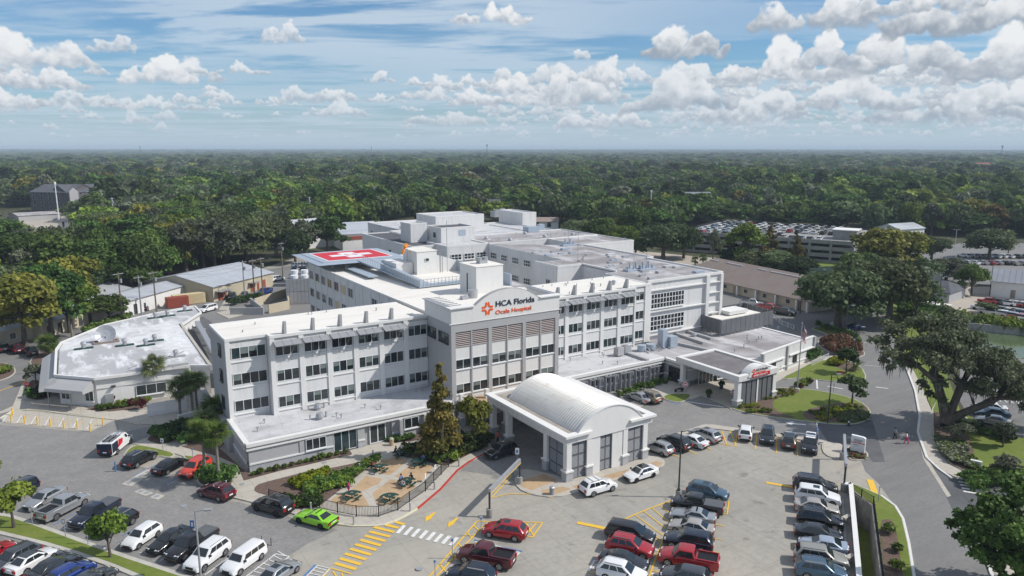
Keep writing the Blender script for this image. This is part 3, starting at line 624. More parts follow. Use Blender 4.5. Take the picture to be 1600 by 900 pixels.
# crossing bars: yellow run and white run
yb = [((618, 816), (632, 820)), ((600, 820), (623, 825.5)), ((584, 824), (616, 832)), ((577, 831), (609, 839)), ((570, 837.5), (602, 846)), ((563, 844), (595, 853)), ((555, 851), (588, 860)), ((547, 858), (580, 867.5)), ((539, 865.5), (572, 875)), ((531, 873), (564, 882.5)), ((523, 880.5), (556, 890))]
for a, b in yb: Y.line(a, b, .42)
for i in range(8):
    x = 620.5+11.8*i; y = 834+2.7*i; Wp.line((x, y), (x+11.5, y-12.5), .42)
for (x, y) in ((672, 808), (707.5, 816.5)):
    Y.poly([(x+5.5, y-7), (x+9.5, y-6.5), (x+1.5, y+1.5), (x+3, y+2.5), (x-8, y+8), (x-6.5, y-1), (x-3.5, y-.5)])
# long yellow ladder beside the pickup
Y.path([(668, 905), (745, 815), (848, 817), (832, 840), (818, 837)], .16).path([(679, 905), (733, 845), (760, 818)], .16).line((838, 818), (820, 838), .16).line((822, 818), (834, 838), .16)
for t in (0.05, .25, .45, .62, .8, .93):
    x = 668+77*t; y = 905-90*t; Y.line((x, y), (x+12-4*t, y+13-8*t+2), .15)
Y.path([(770, 778), (795, 772), (850, 773), (864, 779)], .14).line((768, 778), (800, 743), .14)
Y.line((902, 817), (950, 827), .55).line((1197, 754.5), (1240, 762), .5).line((1359, 750), (1368, 774), .75)
Y.path([(952, 828), (966, 816), (1000, 801), (1052, 781), (1075, 773)], .16)
for a, b in (((968, 814), (1000, 822)), ((980, 811), (1030, 842)), ((992, 805), (1036, 837)), ((1005, 799), (1040, 826)), ((1018, 794), (1046, 817)), ((1030, 790), (1052, 806)), ((1042, 785), (1052, 794))): Y.line(a, b, .12)
Y.path([(1036, 842), (1030, 860), (1017, 893), (1010, 915)], .16).line((1017, 892), (1075, 902), .14).line((1022, 866), (1040, 869), .14)
Y.path([(1139, 783), (1136, 804), (1126, 803)], .14).line((1127, 788), (1138, 798), .12)
for (x, y) in ((1117, 820), (1112, 841), (1107, 861)): Y.line((x, y), (x+15, y+2.6), .13)
for (x, y) in ((1022, 843), (945, 851), (933, 871), (920, 895)): Y.line((x, y), (x+9, y+1.8), .13)
for a, b in (((1050, 710), (1063, 715)), ((1075, 704), (1088, 710)), ((1101, 697), (1110, 703)), ((1128, 674), (1136, 697)), ((1141, 674), (1150, 697)), ((1152, 676), (1149, 697)), ((1183, 679), (1180, 702)), ((1214, 684), (1213, 708)), ((1246, 688), (1246, 713)), ((1127, 694), (1152, 698))): Y.line(a, b, .16)
Y.line((1285, 754), (1312, 758), .14).line((1302, 764), (1313, 772), .14)
for (x, y) in ((1246, 806), (1245, 828), (1241, 852), (1240, 876), (1238, 897)): Y.line((x, y), (x-4, y-.5), .12)
Y.poly([(1494, 742), (1497, 739), (1519, 746), (1514, 748)])
Y.path([(-40, 622), (0, 611), (30, 600), (51, 587)], .2)
for i in range(7):
    x = 12+22*i; Wp.line((x, 648+1.3*i), (x-8, 660+1.8*i), .14); 
    Y.line((x+10, 650+1.1*i), (x-4, 662+1.6*i), .08)
Wp.line((-20, 668), (36, 651), .12).line((-12, 647), (9, 641), .14).line((0, 655), (18, 645), .14)
for k, a in enumerate([((0, 795), (36, 763)), ((85, 820), (136, 792)), ((96, 829), (128, 806)), ((137, 838), (150, 830)), ((190, 838), (233, 815)), ((185, 850), (235, 822))]):
    (Bp if k in (0, 1, 4) else Wp).line(a[0], a[1], .13)
Bp.line((208, 744), (258, 720), .13); Bp.line((258, 757), (281, 746), .12); Bp.line((138, 842), (152, 835), .12); Bp.line((490, 905), (494, 898), .15)
Wp.line((212, 745), (261, 721), .1).line((261, 758), (283, 747), .08).ladder((96, 828), (122, 807), (110, 831), (134, 812), 3, .1)
Wp.line((219, 865), (232, 858), .1).line((250, 877), (262, 870), .1).line((320, 899), (377, 858), .12)
for i in range(7): Wp.line((386+8*i, 899-6.2*i), (404+7.3*i, 902-5.4*i), .10)
Wp.path([(380, 905), (431, 866), (452, 870), (412, 905)], .12)
Wp.path([(470, 910), (496, 884), (516, 889), (500, 905)], .1).ladder((477, 903), (496, 885), (492, 906), (514, 890), 4, .1); Bp.line((470, 906), (493, 883), .22)
Y.path([(502, 905), (516, 888), (548, 897)], .16).line((520, 893), (528, 905), .14).line((534, 896), (537, 905), .14)
Bp.line((741, 844), (764, 849), .16); Bp.line((773, 853), (816, 862), .18); Wp.path([(742, 847), (770, 852), (812, 864), (797, 878)], .18).line((808, 864), (800, 872), .12)
Wp.path([(920, 893), (929, 876), (945, 879)], .18).line((925, 889), (932, 882), .12); Bp.line((929, 875), (945, 878), .12)
Wp.line((944, 846), (954, 848), .2).line((1019, 859), (1038, 862), .22).path([(1015, 896), (1055, 903)], .2)
for i in range(4): Wp.line((1018+9*i, 897+1.5*i), (1022+9*i, 904+1.5*i), .1)
for (x, y) in ((1222, 661), (1221, 675)): Wp.poly([(x+5, y), (x+19, y-2.5), (x+16, y+.3), (x+37, y+2.3), (x+37, y+4), (x+15, y+2.4), (x+16, y+4.2)])
Wp.line((1276, 659), (1279, 690), .16).line((1368, 605), (1388, 607.5), .3).line((1276, 594), (1277, 608), .25).line((1293, 604), (1317, 608), .3).line((1350, 536), (1378, 535), .2).line((1350, 571), (1400, 575), .14)
for i in range(5): Wp.line((1495+2.5*i, 748+5*i), (1522+2.5*i, 751+5.4*i), .35)
for i in range(5): Wp.line((1558+9.5*i, 622+1.3*i), (1564+9.5*i, 628+1.3*i), .2)
Wp.line((1500, 645), (1512, 655), .14).line((1540, 670), (1570, 680), .14)
Bp.ladder((1035, 625), (1056, 634), (1045, 622), (1066, 630), 5, .12)
Wp.line((1073, 628), (1131, 636.5), .35)
for p in (Y, Wp, Bp): p.done()
# utility covers in the pavers
for q in ([(190, 757), (229, 733), (243, 738), (205, 760)], [(209, 769), (222, 764), (240, 771), (227, 775)], [(234, 778), (245, 771), (257, 775), (247, 781)]):
    patch('cover_slab', q, 'walk', 0, 0, .045)
for (x, y) in ((202, 754.5), (211, 749.5), (221, 744), (232, 738), (220, 768), (229, 770.5), (245, 776), (287, 791), (507, 724), (378, 758), (640, 760), (655, 890)):
    gx, gy = G(x, y); tag(struct('manhole_cover', MB().cyl(gx, gy, 0, .06 if y > 740 and x < 300 else .14 if x > 300 else .05, .34, 14), 'metal' if x < 300 else 'pole_grey'), 'x', 'x')
for o in list(COL.objects):
    if o.name.startswith('manhole_cover'):
        del o['kind']; o['label'] = 'round iron manhole cover set in the paving'; o['category'] = 'manhole cover'; o['group'] = 'manhole covers in the paved lots'
# ------------------------------------------------------------------ hospital
def bldg(name, label, cat, x, y): return thing(name, label, cat, (x, y, 0))
def gutter(root, fr, u0, u1, z, mt='stucco_white', h=.32, d=.10, name='coping'):
    return part(name, MB().fbox(fr, u0, u1, -.35, d, z-h, z+.02), mt, root)
LZ = 3.7           # roof of the single storey part
ROWS = [(4.6, 6.2), (8.35, 10.0), (12.0, 13.65)]
H = bldg('hospital_building', 'white four storey hospital front with grey centre bay under an arched sign', 'hospital', 57, 105)
FL = FR(0, 98.7, 0)                       # main face
core = MB()
core.box(24.1, 47.7, 99.05, 110.4, 0, 14.6).box(18.9, 24.1, 100.45, 110.4, 0, 14.6).box(67, 90.2, 99.05, 110.4, 0, 14.6).box(90.2, 94.9, 100.45, 110.4, 0, 14.6)
part('wall', core, 'stucco', H)
part('wall', MB().box(48.35, 66.55, 91.45, 110, 0, 15.0), 'stucco', H)
roofs = MB().box(18.7, 47.8, 100.2, 110.3, 14.58, 14.92).box(24.3, 47.8, 98.9, 100.2, 14.58, 14.921).box(67, 94.8, 100.2, 110.3, 14.58, 14.92).box(67, 90.1, 98.9, 100.2, 14.58, 14.921).box(48.3, 66.5, 92, 110.2, 14.95, 15.25)
part('roof', roofs, 'roof_cream', H)
cop = MB()
for (a, b, y0) in ((24.1, 47.8, 98.7), (67, 90.2, 98.7), (18.6, 24.1, 100.1), (90.2, 94.9, 100.1)):
    cop.box(a, b, y0-.04, y0+.42, 14.62, 15.0)
cop.box(18.56, 18.9, 100.52, 110.4, 14.62, 15.0).box(94.6, 94.96, 100.52, 110.4, 14.62, 15.0).box(18.9, 47.8, 110.1, 110.44, 14.55, 14.99).box(67, 94.6, 110.1, 110.44, 14.55, 14.99)
cop.box(24.06, 24.4, 99.12, 100.1, 14.62, 14.999).box(89.9, 90.24, 99.12, 100.1, 14.62, 14.999)
part('coping', cop, 'stucco_white', H)
def bays(f, wins, rows, pil, u_end0, u_end1, zb, zt, nx, depth=.35, nm=None):
    """piers, spandrels and windows of one face"""
    for (a, b) in pil: part('pier', MB().fbox(f, a, b, -depth, 0, zb, zt), 'stucco_white', H)
    for (a, b) in wins:
        zz = [zb]+[q for r in rows for q in r]+[zt-.38]
        for k in range(0, len(zz), 2): part('spandrel', MB().fbox(f, a-.12, b+.12, -depth, -.16, zz[k], zz[k+1]), 'stucco', H)
        for (z0, z1) in rows: part('ledge', MB().fbox(f, a-.1, b+.1, -.16, -.03, z0-.42, z0-.3), 'stucco_white', H)
        for (z0, z1) in rows: window(H, f, a, b, z0, z1, nx, d=-.22, sill=False)
lw = [(24.85+3.95*k, 27.95+3.95*k) for k in range(6)]
bays(FL, lw, ROWS, [(24.1, 24.75)]+[(27.98+3.95*k+.07, 28.68+3.95*k+.07) for k in range(5)], 24.1, 47.8, LZ, 14.62, 3)
rwn = [(86.7-3.95*k, 89.75-3.95*k) for k in range(4)]+[(71.6, 73.95)]
bays(FL, rwn, ROWS, [(89.85, 90.2)]+[(85.9-3.95*k, 86.6-3.95*k) for k in range(4)], 67, 90.2, LZ, 14.62, 3)
FE = FR(0, 100.1, 0)
bays(FE, [(19.35, 23.9)], ROWS, [(18.6, 19.2)], 18.6, 24.1, LZ, 14.62, 4); bays(FE, [(91.3, 93.6)], ROWS, [(90.25, 91.15), (93.75, 94.9)], 0, 0, LZ, 14.62, 2)
FSL = FR(18.6, 110.4, -pi/2)
part('wall', MB().fbox(FSL, 0, 9.93, -.29, 0, 0, 14.62), 'stucco_grey', H)
for (z0, z1) in ROWS:
    window(H, FSL, 6.1, 7.6, z0, z1, 2, d=.07, fw=.05, fm='frame_dark', glass='glass'); 
# sunshades over the top windows
def sunshade(u0, u1, fr, z=14.15):
    w = u1-u0+.5; n = 3
    o = obj('sunshade', cached(('ss', round(w, 2)), lambda: MB().face([(0, -1.25, -.42), (w, -1.25, -.42), (w, 0, 0), (0, 0, 0)]).face([(0, 0, -.06), (w, 0, -.06), (w, -1.25, -.48), (0, -1.25, -.48)]).mesh('sunshade', 'slat_grey')), H, Vector(fr.w(u0-.25, .03, z))-Vector(H.location))
    fm = cached(('ssf', round(w, 2)), lambda: (lambda m: [m.beam((w*i/n, 0, .02), (w*i/n, -1.28, -.42), .07) for i in range(n+1)] and m.beam((0, -1.27, -.43), (w, -1.27, -.43), .08) and m.beam((w*.33, -1.2, -.45), (w*.36, .05, -2.9), .03).beam((w*.66, -1.2, -.45), (w*.64, .05, -2.9), .03))(MB()).mesh('shade_frame', 'pole_grey'))
    obj('shade_frame', fm, o)
fin_me = MB().hexa([(-.18, 0, 0), (.18, 0, 0), (.18, 1.2, 0), (-.18, 1.2, 0), (-.18, 0, 1.75), (.18, 0, 1.75), (.18, .45, 1.75), (-.18, .45, 1.75)]).mesh('roof_fin', 'stucco_grey')
for i, (a, b) in enumerate(lw[:5]+rwn):
    sunshade(a, b, FL)
    obj('roof_fin', fin_me, H, Vector(((a+b)/2-.1, 98.75, 14.98))-Vector(H.location))
# centre bay -------------------------------------------------
FT = FR(0, 91.0, 0)
part('wall', MB().fbox(FT, 47.8, 67.0, -.4, 0, 13.75, 15.02), 'stucco_grey', H)
for (a, b) in ((47.8, 48.5), (54.05, 54.65), (60.15, 60.75), (66.3, 67.0)): part('pier', MB().fbox(FT, a, b, -.4, 0, 0, 13.75), 'stucco_grey', H)
for a in (51.1, 57.3, 63.45): part('mullion_pier', MB().fbox(FT, a, a+.22, -.4, -.04, 3.6, 13.75), 'stucco_grey', H)
tw = [(48.55, 51.05), (51.37, 54.0), (54.7, 57.25), (57.57, 60.1), (60.8, 63.4), (63.72, 66.25)]
for (a, b) in tw:
    for za, zb in ((9.6, 11.5), (5.85, 8.1), (0, 4.35)): part('spandrel', MB().fbox(FT, a-.04, b+.04, -.4, -.2, za, zb), 'stucco_white', H)
    window(H, FT, a, b, 8.1, 9.6, 2, d=-.24, glass='glass'); window(H, FT, a, b, 4.35, 5.85, 2, d=-.24, glass='glass')
    lm = MB(); n = 8
    lm.fbox(FT, a, b, -.4, -.34, 11.5, 13.75); part('louvre_back', lm, 'slat_brown', H)
    sl = cached(('slat', round(b-a, 2)), lambda: MB().hexa([(0, -.16, 0), (b-a, -.16, 0), (b-a, 0, .06), (0, 0, .06), (0, -.16, .05), (b-a, -.16, .05), (b-a, 0, .12), (0, 0, .12)]).mesh('slat', 'slat_pale'))
    for k in range(n): obj('slat', sl, H, Vector(FT.w(a, -.22, 11.53+k*.272))-Vector(H.location))
side = FR(47.8, 98.7, -pi/2)
part('wall', MB().fbox(side, 0, 7.28, -.45, 0, 0, 15.02), 'stucco_grey', H); part('wall', MB().box(66.6, 66.99, 91.42, 98.66, 0, 15.02), 'stucco_grey', H)
for (a, b) in ((.4, 2.9), (3.9, 6.9)): window(H, side, a, b, 12.0, 13.5, 3, d=.08, fw=.05, glass='glass', fm='frame_dark')
# arched parapet with the sign
prof = [(47.8, 15.02), (67.0, 15.02), (67.0, 17.3), (63.1, 17.3)]
R_ = (5.7**2+2.1**2)/(2*2.1); a0 = math.asin(5.7/R_)
arc = [(57.4+R_*sin(a0-2*a0*i/18), 17.3-(R_-2.1)+R_*cos(a0-2*a0*i/18)) for i in range(19)]
prof = prof[:3]+arc+[(47.8, 17.3)]
part('arched_parapet', MB().sweep(prof, FT, -.5, .06), 'stucco_white', H)
cap = MB(); cap.fbox(FT, 47.5, 51.6, -1.1, .3, 17.3, 17.46).fbox(FT, 63.2, 67.4, -1.1, .3, 17.3, 17.46).fbox(FT, 47.5, 67.4, .001, .10, 15.0, 15.12)
part('parapet_cap', cap, 'stucco_white', H)
ac = MB()
for i in range(18): ac.beam((arc[i][0], 91.25, arc[i][1]+.03), (arc[i+1][0], 91.25, arc[i+1][1]+.03), .62, .09)
part('arch_trim', ac, 'roof_grey', H)
part('parapet', MB().box(47.8, 48.2, 91.5, 99.6, 15.02, 17.3).box(66.6, 67.0, 91.5, 99.6, 15.02, 17.3), 'stucco_white', H)
part('canopy_rail', MB().box(47.6, 48.6, 92.1, 100, 17.3, 17.42).box(66.3, 67.4, 92.1, 100, 17.3, 17.42), 'metal', H)
for k in range(7):
    part('roof_brace', MB().beam((65.2, 92.6+k*1.1, 17.5), (67.1, 92.2+k*1.1, 17.5), .1), 'metal', H); part('roof_brace', MB().beam((48.2, 92.4+k*1.1, 17.48), (50.2, 92.4+k*1.1, 17.48), .1), 'metal', H)
text_on(H, FT, 55.2, 16.87, .10, 'HCA Florida', 1.18, 'letter_navy', .010, 6.95, .05); text_on(H, FT, 55.2, 15.72, .10, 'Ocala Hospital', .86, 'logo_orange', .002, 6.4, .05)
def logo(root, fr, u, z, s, d=.1, mt='logo_orange'):
    for q in range(4):
        m = MB(); pts = [(.26, 1.0), (.26, .62), (.34, .42), (.42, .34), (.62, .26), (1.0, .26)]
        w = .2
        for (a, b), (c, e) in zip(pts, pts[1:]):
            ang = atan2(e-b, c-a); nx, ny = -sin(ang)*w, cos(ang)*w
            co = [(a+nx, b+ny), (a-nx, b-ny), (c-nx, e-ny), (c+nx, e+ny)]
            rot = [(x*cos(q*pi/2)-y*sin(q*pi/2), x*sin(q*pi/2)+y*cos(q*pi/2)) for x, y in co]
            m.sweep([(u+x*s, z+y*s) for x, y in rot], fr, d-.05, d)
        for (x, y) in (pts[0], pts[-1]):
            X, Y_ = x*cos(q*pi/2)-y*sin(q*pi/2), x*sin(q*pi/2)+y*cos(q*pi/2)
            m.sweep([(u+(X+.2*cos(k*pi/4))*s, z+(Y_+.2*sin(k*pi/4))*s) for k in range(8)], fr, d-.05, d+.004)
        part('logo_petal', m, mt, root)
logo(H, FT, 53.85, 16.75, .82)
# penthouse and roof kit
part('penthouse', MB().box(61.3, 66.7, 107.2, 113, 14.9, 20.0), 'stucco_white', H)
part('penthouse_roof', MB().box(61.2, 66.8, 107.1, 113.1, 20.0, 20.12), 'roof_cream', H)
part('roof_vent', MB().box(63.4, 65, 109.6, 110.8, 20.12, 20.75).cyl(63.6, 110.2, 20.7, 21.2, .55, 12).cyl(64.8, 110.2, 20.7, 21.2, .55, 12), 'metal', H)
part('downpipe', MB().box(61.18, 61.3, 110.2, 110.4, 15, 18.6), 'pole_dark', H)
part('condenser', MB().cyl(59.6, 105.5, 15.25, 16.6, .85, 12).box(57.2, 58.4, 104.6, 105.6, 15.25, 15.8), 'metal', H)
rr = random.Random(3)
for k in range(26):
    x = rr.choice([rr.uniform(20, 46), rr.uniform(69, 93)]); y = rr.uniform(100.5, 109.5)
    part('vent_pipe', MB().cyl(x, y, 14.9, 15.25+.2*rr.random(), .09, 6), 'metal' if k % 2 else 'pole_grey', H)
part('roof_fan', MB().cyl(88.6, 103.2, 14.9, 15.3, .25, 8).cyl(88.6, 103.2, 15.3, 15.75, .45, 10, .3), 'metal', H)
# single storey front -----------------------------------------
LB = bldg('single_storey_wing', 'low grey single storey wing with white trim, left of the cypress tree', 'building', 34, 95)
def lowwall(B, fr, u0, u1, zt=3.75, base=True, corn=True):
    m = MB().fbox(fr, u0, u1, -.39, 0, 1.05, zt-.35); part('wall', m, 'stucco_grey', B)
    if base: part('stone_base', MB().fbox(fr, u0, u1, -.4, .06, 0, 1.0), 'stone', B); part('base_ledge', MB().fbox(fr, u0, u1, -.4, .16, 1.0, 1.2), 'stucco_white', B)
    if not corn: return
    part('cornice', MB().fbox(fr, u0-.15, u1+.15, -.4, .25, zt-.32, zt+.12), 'stucco_white', B); part('string_course', MB().fbox(fr, u0-.1, u1+.1, -.3, .22, 2.95, 3.15), 'stucco_white', B)
part('roof', MB().box(18.8, 48.0, 90.3, 100.3, 3.4, 3.7), 'roof_white', LB)
f = FR(18.4, 90.0, 0)
part('core', MB().box(18.8, 47.7, 91, 98.6, 0, 3.4), 'stucco_grey', LB)
lowwall(LB, f, .16, 11.0, corn=False)
part('pilaster', MB().fbox(f, 6.5, 7.1, 0, .1, 1.2, 2.95), 'stucco_grey', LB)
part('wall', MB().fbox(f, 11.0, 14.4, -.6, -.3, 0, 3.2).fbox(f, 15.4, 19.4, -.75, -.5, 0, 3.2), 'stucco_grey', LB)
part('cornice', MB().fbox(f, -.1, 29.4, -.4, .25, 3.43, 3.87), 'stucco_white', LB); part('string_course', MB().fbox(f, -.1, 29.4, -.3, .22, 2.95, 3.15), 'stucco_white', LB)
part('door_soffit', MB().fbox(f, 11, 20, -1.6, .1, 3.15, 3.43), 'stucco_grey', LB)
lowwall(LB, f, 14.4, 15.4, corn=False); lowwall(LB, f, 19.4, 29.3, corn=False)
window(LB, f, 7.3, 10.0, 1.3, 2.85, 3, d=.09, glass='glass'); window(LB, f, 11.1, 14.3, .15, 2.95, 3, d=-.2, glass='glass_teal', sill=False)
window(LB, f, 16.2, 18.6, .05, 2.75, 2, d=-.38, fw=.14, glass='blind', sill=False); 
for (a, b) in ((21.2, 23.4), (25, 28)): window(LB, f, a, b, 1.3, 2.85, 2, d=.09, glass='glass')
for a in (20.3, 24.0, 28.3): part('pier', MB().fbox(f, a, a+.45, .1, .75, 0, 3.0), 'stucco_grey', LB)
fs = FR(18.4, 100.3, -pi/2); lowwall(LB, fs, 0, 9.75)
def roofkit(B, x0, x1, y0, y1, z, n, seed, big=2):
    r = random.Random(seed)
    for k in range(n):
        x, y = r.uniform(x0, x1), r.uniform(y0, y1)
        part('vent_pipe', MB().cyl(x, y, z, z+.45+.3*r.random(), .08, 6).cyl(x, y, z+.45, z+.6, .16, 6), 'metal', B)
    for k in range(big):
        x, y = r.uniform(x0+1, x1-1), r.uniform(y0+1, y1-1)
        part('exhaust_fan', MB().cyl(x, y, z, z+.35, .5, 12).cyl(x, y, z+.35, z+.75, .62, 12, .45), 'metal', B)
roofkit(LB, 20, 46, 91, 97.5, 3.7, 8, 2, 0)
for (px, py) in ((500, 655), (497, 640)):
    x, y = G(px, py, 3.7); part('exhaust_fan', MB().cyl(x, y, 3.7, 4.1, .42, 12).cyl(x, y, 4.1, 4.6, .6, 12, .45).cyl(x+1.0, y+.4, 3.7, 4.5, .16, 6).cyl(x-1.2, y+.5, 3.7, 4.4, .12, 6), 'metal', LB)
x, y = G(476, 636, 3.7); part('roof_box', MB().box(x-.5, x+.5, y-.3, y+.3, 3.7, 4.5), 'metal', LB)
# right low wing and emergency department ----------------------
EW = bldg('emergency_wing', 'sprawling single storey emergency wing with grimy white roofs and grey walls', 'building', 100, 95)
WE = FR(0, 90.2, 0)
part('roof', MB().prism([(66.9, 90.4), (89.8, 90.4), (89.8, 84.6), (98.5, 84.2), (103, 80.4), (122, 83.4), (122.5, 104), (94.9, 104), (94.9, 99), (67, 99)], 3.42, 3.72), 'roof_grey', EW)
part('roof', MB().box(67.1, 90.0, 90.5, 99.2, 3.72, 3.742), 'roof_white', EW)
part('core', MB().prism([(67.3, 91), (90.4, 91), (90.4, 85.4), (98.5, 85), (103.5, 81.4), (121.5, 84), (121.6, 103), (95.3, 103.5), (95, 98.6), (67.5, 98.6)], 0, 3.42), 'stucco_grey', EW)
lowwall(EW, WE, 67, 89.6)
for a in np.arange(69.5, 87, 3.3):
    window(EW, WE, a, a+1.9, 1.4, 2.8, 2, d=.1, glass='blind')
    m = MB(); 
    for k in range(3): part('screen_blade', MB().fbox(WE, a-.4+k*.95, a-.28+k*.95, .1, .8, 0, 2.9), 'slat_grey', EW)
    part('screen_frame', m.fbox(WE, a-.45, a+2.1, .7, .8, 2.7, 2.85), 'slat_grey', EW)
window(EW, WE, 86.6, 89.3, .3, 2.85, 3, d=.09, glass='glass', fm='frame_dark')
fe = fr_between((89.7, 90.2), (89.7, 84.6))
lowwall(EW, fe, 0, 5.6); window(EW, fe, 1.2, 4.7, .1, 2.7, 3, d=.15, glass='glass', fm='frame_dark', sill=False)
fe2 = fr_between((89.7, 84.5), (98.6, 84.1)); lowwall(EW, fe2, 0, 8.9, 4.2, False)
window(EW, fe2, 2.2, 5.6, .05, 2.5, 4, d=.1, glass='glass', sill=False); window(EW, fe2, 6.6, 8.4, .4, 2.6, 2, d=.1, glass='glass')
text_on(EW, fe2, 2.3, 2.7, .13, 'EMERGENCY', .5, 'red_sign', .01, 3.2)
fe3 = fr_between((98.6, 84.1), (103.2, 80.3)); lowwall(EW, fe3, 0, 5.9, 3.75, False); window(EW, fe3, 1.2, 4.2, .3, 2.7, 3, d=.1, glass='glass')
fe4 = fr_between((103.2, 80.3), (121.8, 83.2))
part('wall', MB().fbox(fe4, 0, fe4.len, -.4, 0, .9, 4.6), 'stucco', EW); part('stone_base', MB().fbox(fe4, 0, fe4.len, -.4, .05, 0, .85), 'stucco_white', EW)
part('coping', MB().fbox(fe4, -.1, fe4.len+.1, -.45, .08, 4.6, 4.78), 'stucco_white', EW)
part('string_course', MB().fbox(fe4, 1, 7.6, 0, .35, 2.6, 2.8).fbox(fe4, 9.4, fe4.len-.3, 0, .35, 2.6, 2.8).fbox(fe4, 0, fe4.len, 0, .2, .85, 1.05), 'stucco_white', EW)
for a in (3.4, 11, 16.4): window(EW, fe4, a, a+1.2, 1.15, 2.5, 2 if a < 5 else 1, d=.1, glass='glass', fm='frame_dark')
for a in (-.1, 8.4, fe4.len-.3): part('pier', MB().fbox(fe4, a, a+.45, 0, .3, 0, 4.7), 'stucco_grey', EW)
fe5 = fr_between((121.9, 83.2), (122.5, 104)); lowwall(EW, fe5, 0, fe5.len)
roofkit(EW, 69, 88, 91.5, 98, 3.74, 7, 5, 0); roofkit(EW, 97, 119, 86, 100, 3.72, 12, 6, 1)
for (px, py) in ((967, 556), (978, 553)):
    x, y = G(px, py, 3.74); part('condenser', MB().box(x-.7, x+.7, y-.6, y+.6, 3.95, 5.3).cyl(x, y, 5.3, 5.42, .5, 12), 'stucco_grey' if px < 970 else 'metal', EW)
x, y = G(1036, 543, 3.74)
part('air_handler', MB().box(x-.6, x+.6, y-.5, y+.9, 3.74, 7.2).box(x+.8, x+2.6, y-1.1, y+.6, 3.74, 5.8).cyl(x-2.8, y+.3, 3.9, 4.8, .9, 12).cyl(x-5, y+.3, 3.8, 4.9, .8, 12), 'metal_blue', EW)
dk = MB()
for k in range(9): dk.beam((x-5+k*.9, y-1.6+.3*(k % 3), 3.8), (x-4.6+k*.9, y+1.2, 4.4+.3*(k % 2)), .16)
part('duct_run', dk, 'metal', EW)
for (p, q) in (((1046, 520), (1100, 538)), ((1058, 515), (1112, 531)), ((1052, 537), (1110, 550)), ((975, 552), (1012, 565))):
    a, b = G(*p, 3.74), G(*q, 3.74); part('roof_kerb', MB().beam((*a, 3.95), (*b, 3.95), .6, .5), 'stucco_grey', EW)
# louvred plant screen on the roof
PS = bldg('plant_screen', 'long grey louvred screen round rooftop plant on the emergency wing', 'screen', 112, 97)
c1, c2, c3, c4 = G(1126, 522, 4.3), G(1206, 512, 4.3), G(1126, 522, 4.3), G(1083, 498, 4.3)
A_, B_ = G(1126, 522, 4.3), G(1207, 505, 4.3); C_ = G(1081, 507, 4.3)
dxy = (C_[0]-A_[0], C_[1]-A_[1]); D_ = (B_[0]+dxy[0], B_[1]+dxy[1])
for (p, q) in ((C_, A_), (A_, B_), (B_, D_), (D_, C_)):
    fr = fr_between(p, q); n = max(2, int(fr.len/1.45)); st = fr.len/n
    pm = cached(('scr', round(st, 2)), lambda: MB().box(.04, st-.04, -.05, .05, 0, 2.75).mesh('panel', 'screen_grey'))
    for k in range(n):
        obj('panel', pm, PS, Vector(fr.w(k*st, 0, 4.25))-Vector(PS.location), fr.a)
        part('post', MB().fbox(fr, k*st-.05, k*st+.05, -.2, -.08, 3.72, 7.0), 'pole_grey', PS)
pf = fr_between(A_, B_); pv = fr_between(A_, C_)
for k in range(3):
    x, y = A_[0]+(B_[0]-A_[0])*(.25+.25*k)+dxy[0]*.5, A_[1]+(B_[1]-A_[1])*(.25+.25*k)+dxy[1]*.5
    part('chiller', MB().box(x-2, x+2, y-2.2, y+2.2, 4, 6.4), 'roof_cream', PS)
# the tall white block to the right with the gridded windows, and everything behind
OB = bldg('operating_block', 'large white block with two tall gridded windows and a stained grey roof', 'building', 105, 120)
FO = FR(0, 100.6, 0)
part('wall', MB().prism([(94.96, 101.0), (115.4, 101.0), (115.8, 124), (118, 124), (118, 150), (99, 166), (99, 133.2), (91.2, 133.2), (91.2, 124.6), (97.8, 124.6), (97.8, 113.5), (94.96, 113.5)], 0, 15.0), 'stucco', OB)
part('roof', MB().prism([(95.2, 101.3), (115.2, 101.3), (115.5, 124.3), (117.7, 124.3), (117.7, 150), (99.3, 165.6), (99.3, 133), (91.5, 133), (91.5, 125), (98.1, 125), (98.1, 113), (95.2, 113)], 14.9, 15.05), 'roof_grey', OB)
rim = MB(); pts = [(94.98, 100.9), (115.5, 100.9), (115.9, 124), (118.1, 124), (118.1, 150)]
for p, q in zip(pts, pts[1:]): rim.beam((*p, 15.12), (*q, 15.12), .4, .5)
rim.beam((98, 113.4, 15.12), (98, 124.6, 15.12), .4, .5).beam((91.2, 124.7, 15.12), (97.8, 124.7, 15.12), .3, .5).beam((91.3, 124.9, 15.12), (91.3, 133.1, 15.12), .3, .5)
part('coping', rim, 'stucco_white', OB)
m = MB()
for (a, b) in ((94.98, 95.6), (110.6, 111.5), (114.7, 115.42)): part('pier', MB().fbox(FO, a, b, -.4, .12, 0, 15), 'stucco_white', OB)
for z in (4.5, 9.1, 13.3): m.fbox(FO, 95.6, 114.7, -.4, .06, z, z+.22)
for z in (7.0, 11.2): m.fbox(FO, 111.5, 114.7, -.4, .05, z, z+.2)
part('moulding', m, 'stucco_white', OB)
window(OB, FO, 95.9, 104.7, 9.75, 12.7, 11, 3, d=-.25, fw=.12, glass='glass'); window(OB, FO, 95.9, 104.9, 5.4, 8.3, 10, 3, d=-.25, fw=.12, glass='glass')
window(OB, FO, 112, 113, 4.3, 6.8, 1, 2, d=-.3, glass='blind')
part('lean_to', MB().box(115.5, 121, 98.5, 102, 6.6, 7.3), 'stucco_white', OB)
FC = FR(97.7, 124.6, -pi/2)
fcw = FR(99.0, 166.2, -pi/2)          # courtyard side of the long range
for k in range(6):
    for (z0, z1) in ((11.4, 13.0), (6.9, 8.5)): window(OB, fcw, 1.0+5.3*k, 3.9+5.3*k, z0, z1, 3, 2, d=.08, fw=.12, glass='glass')
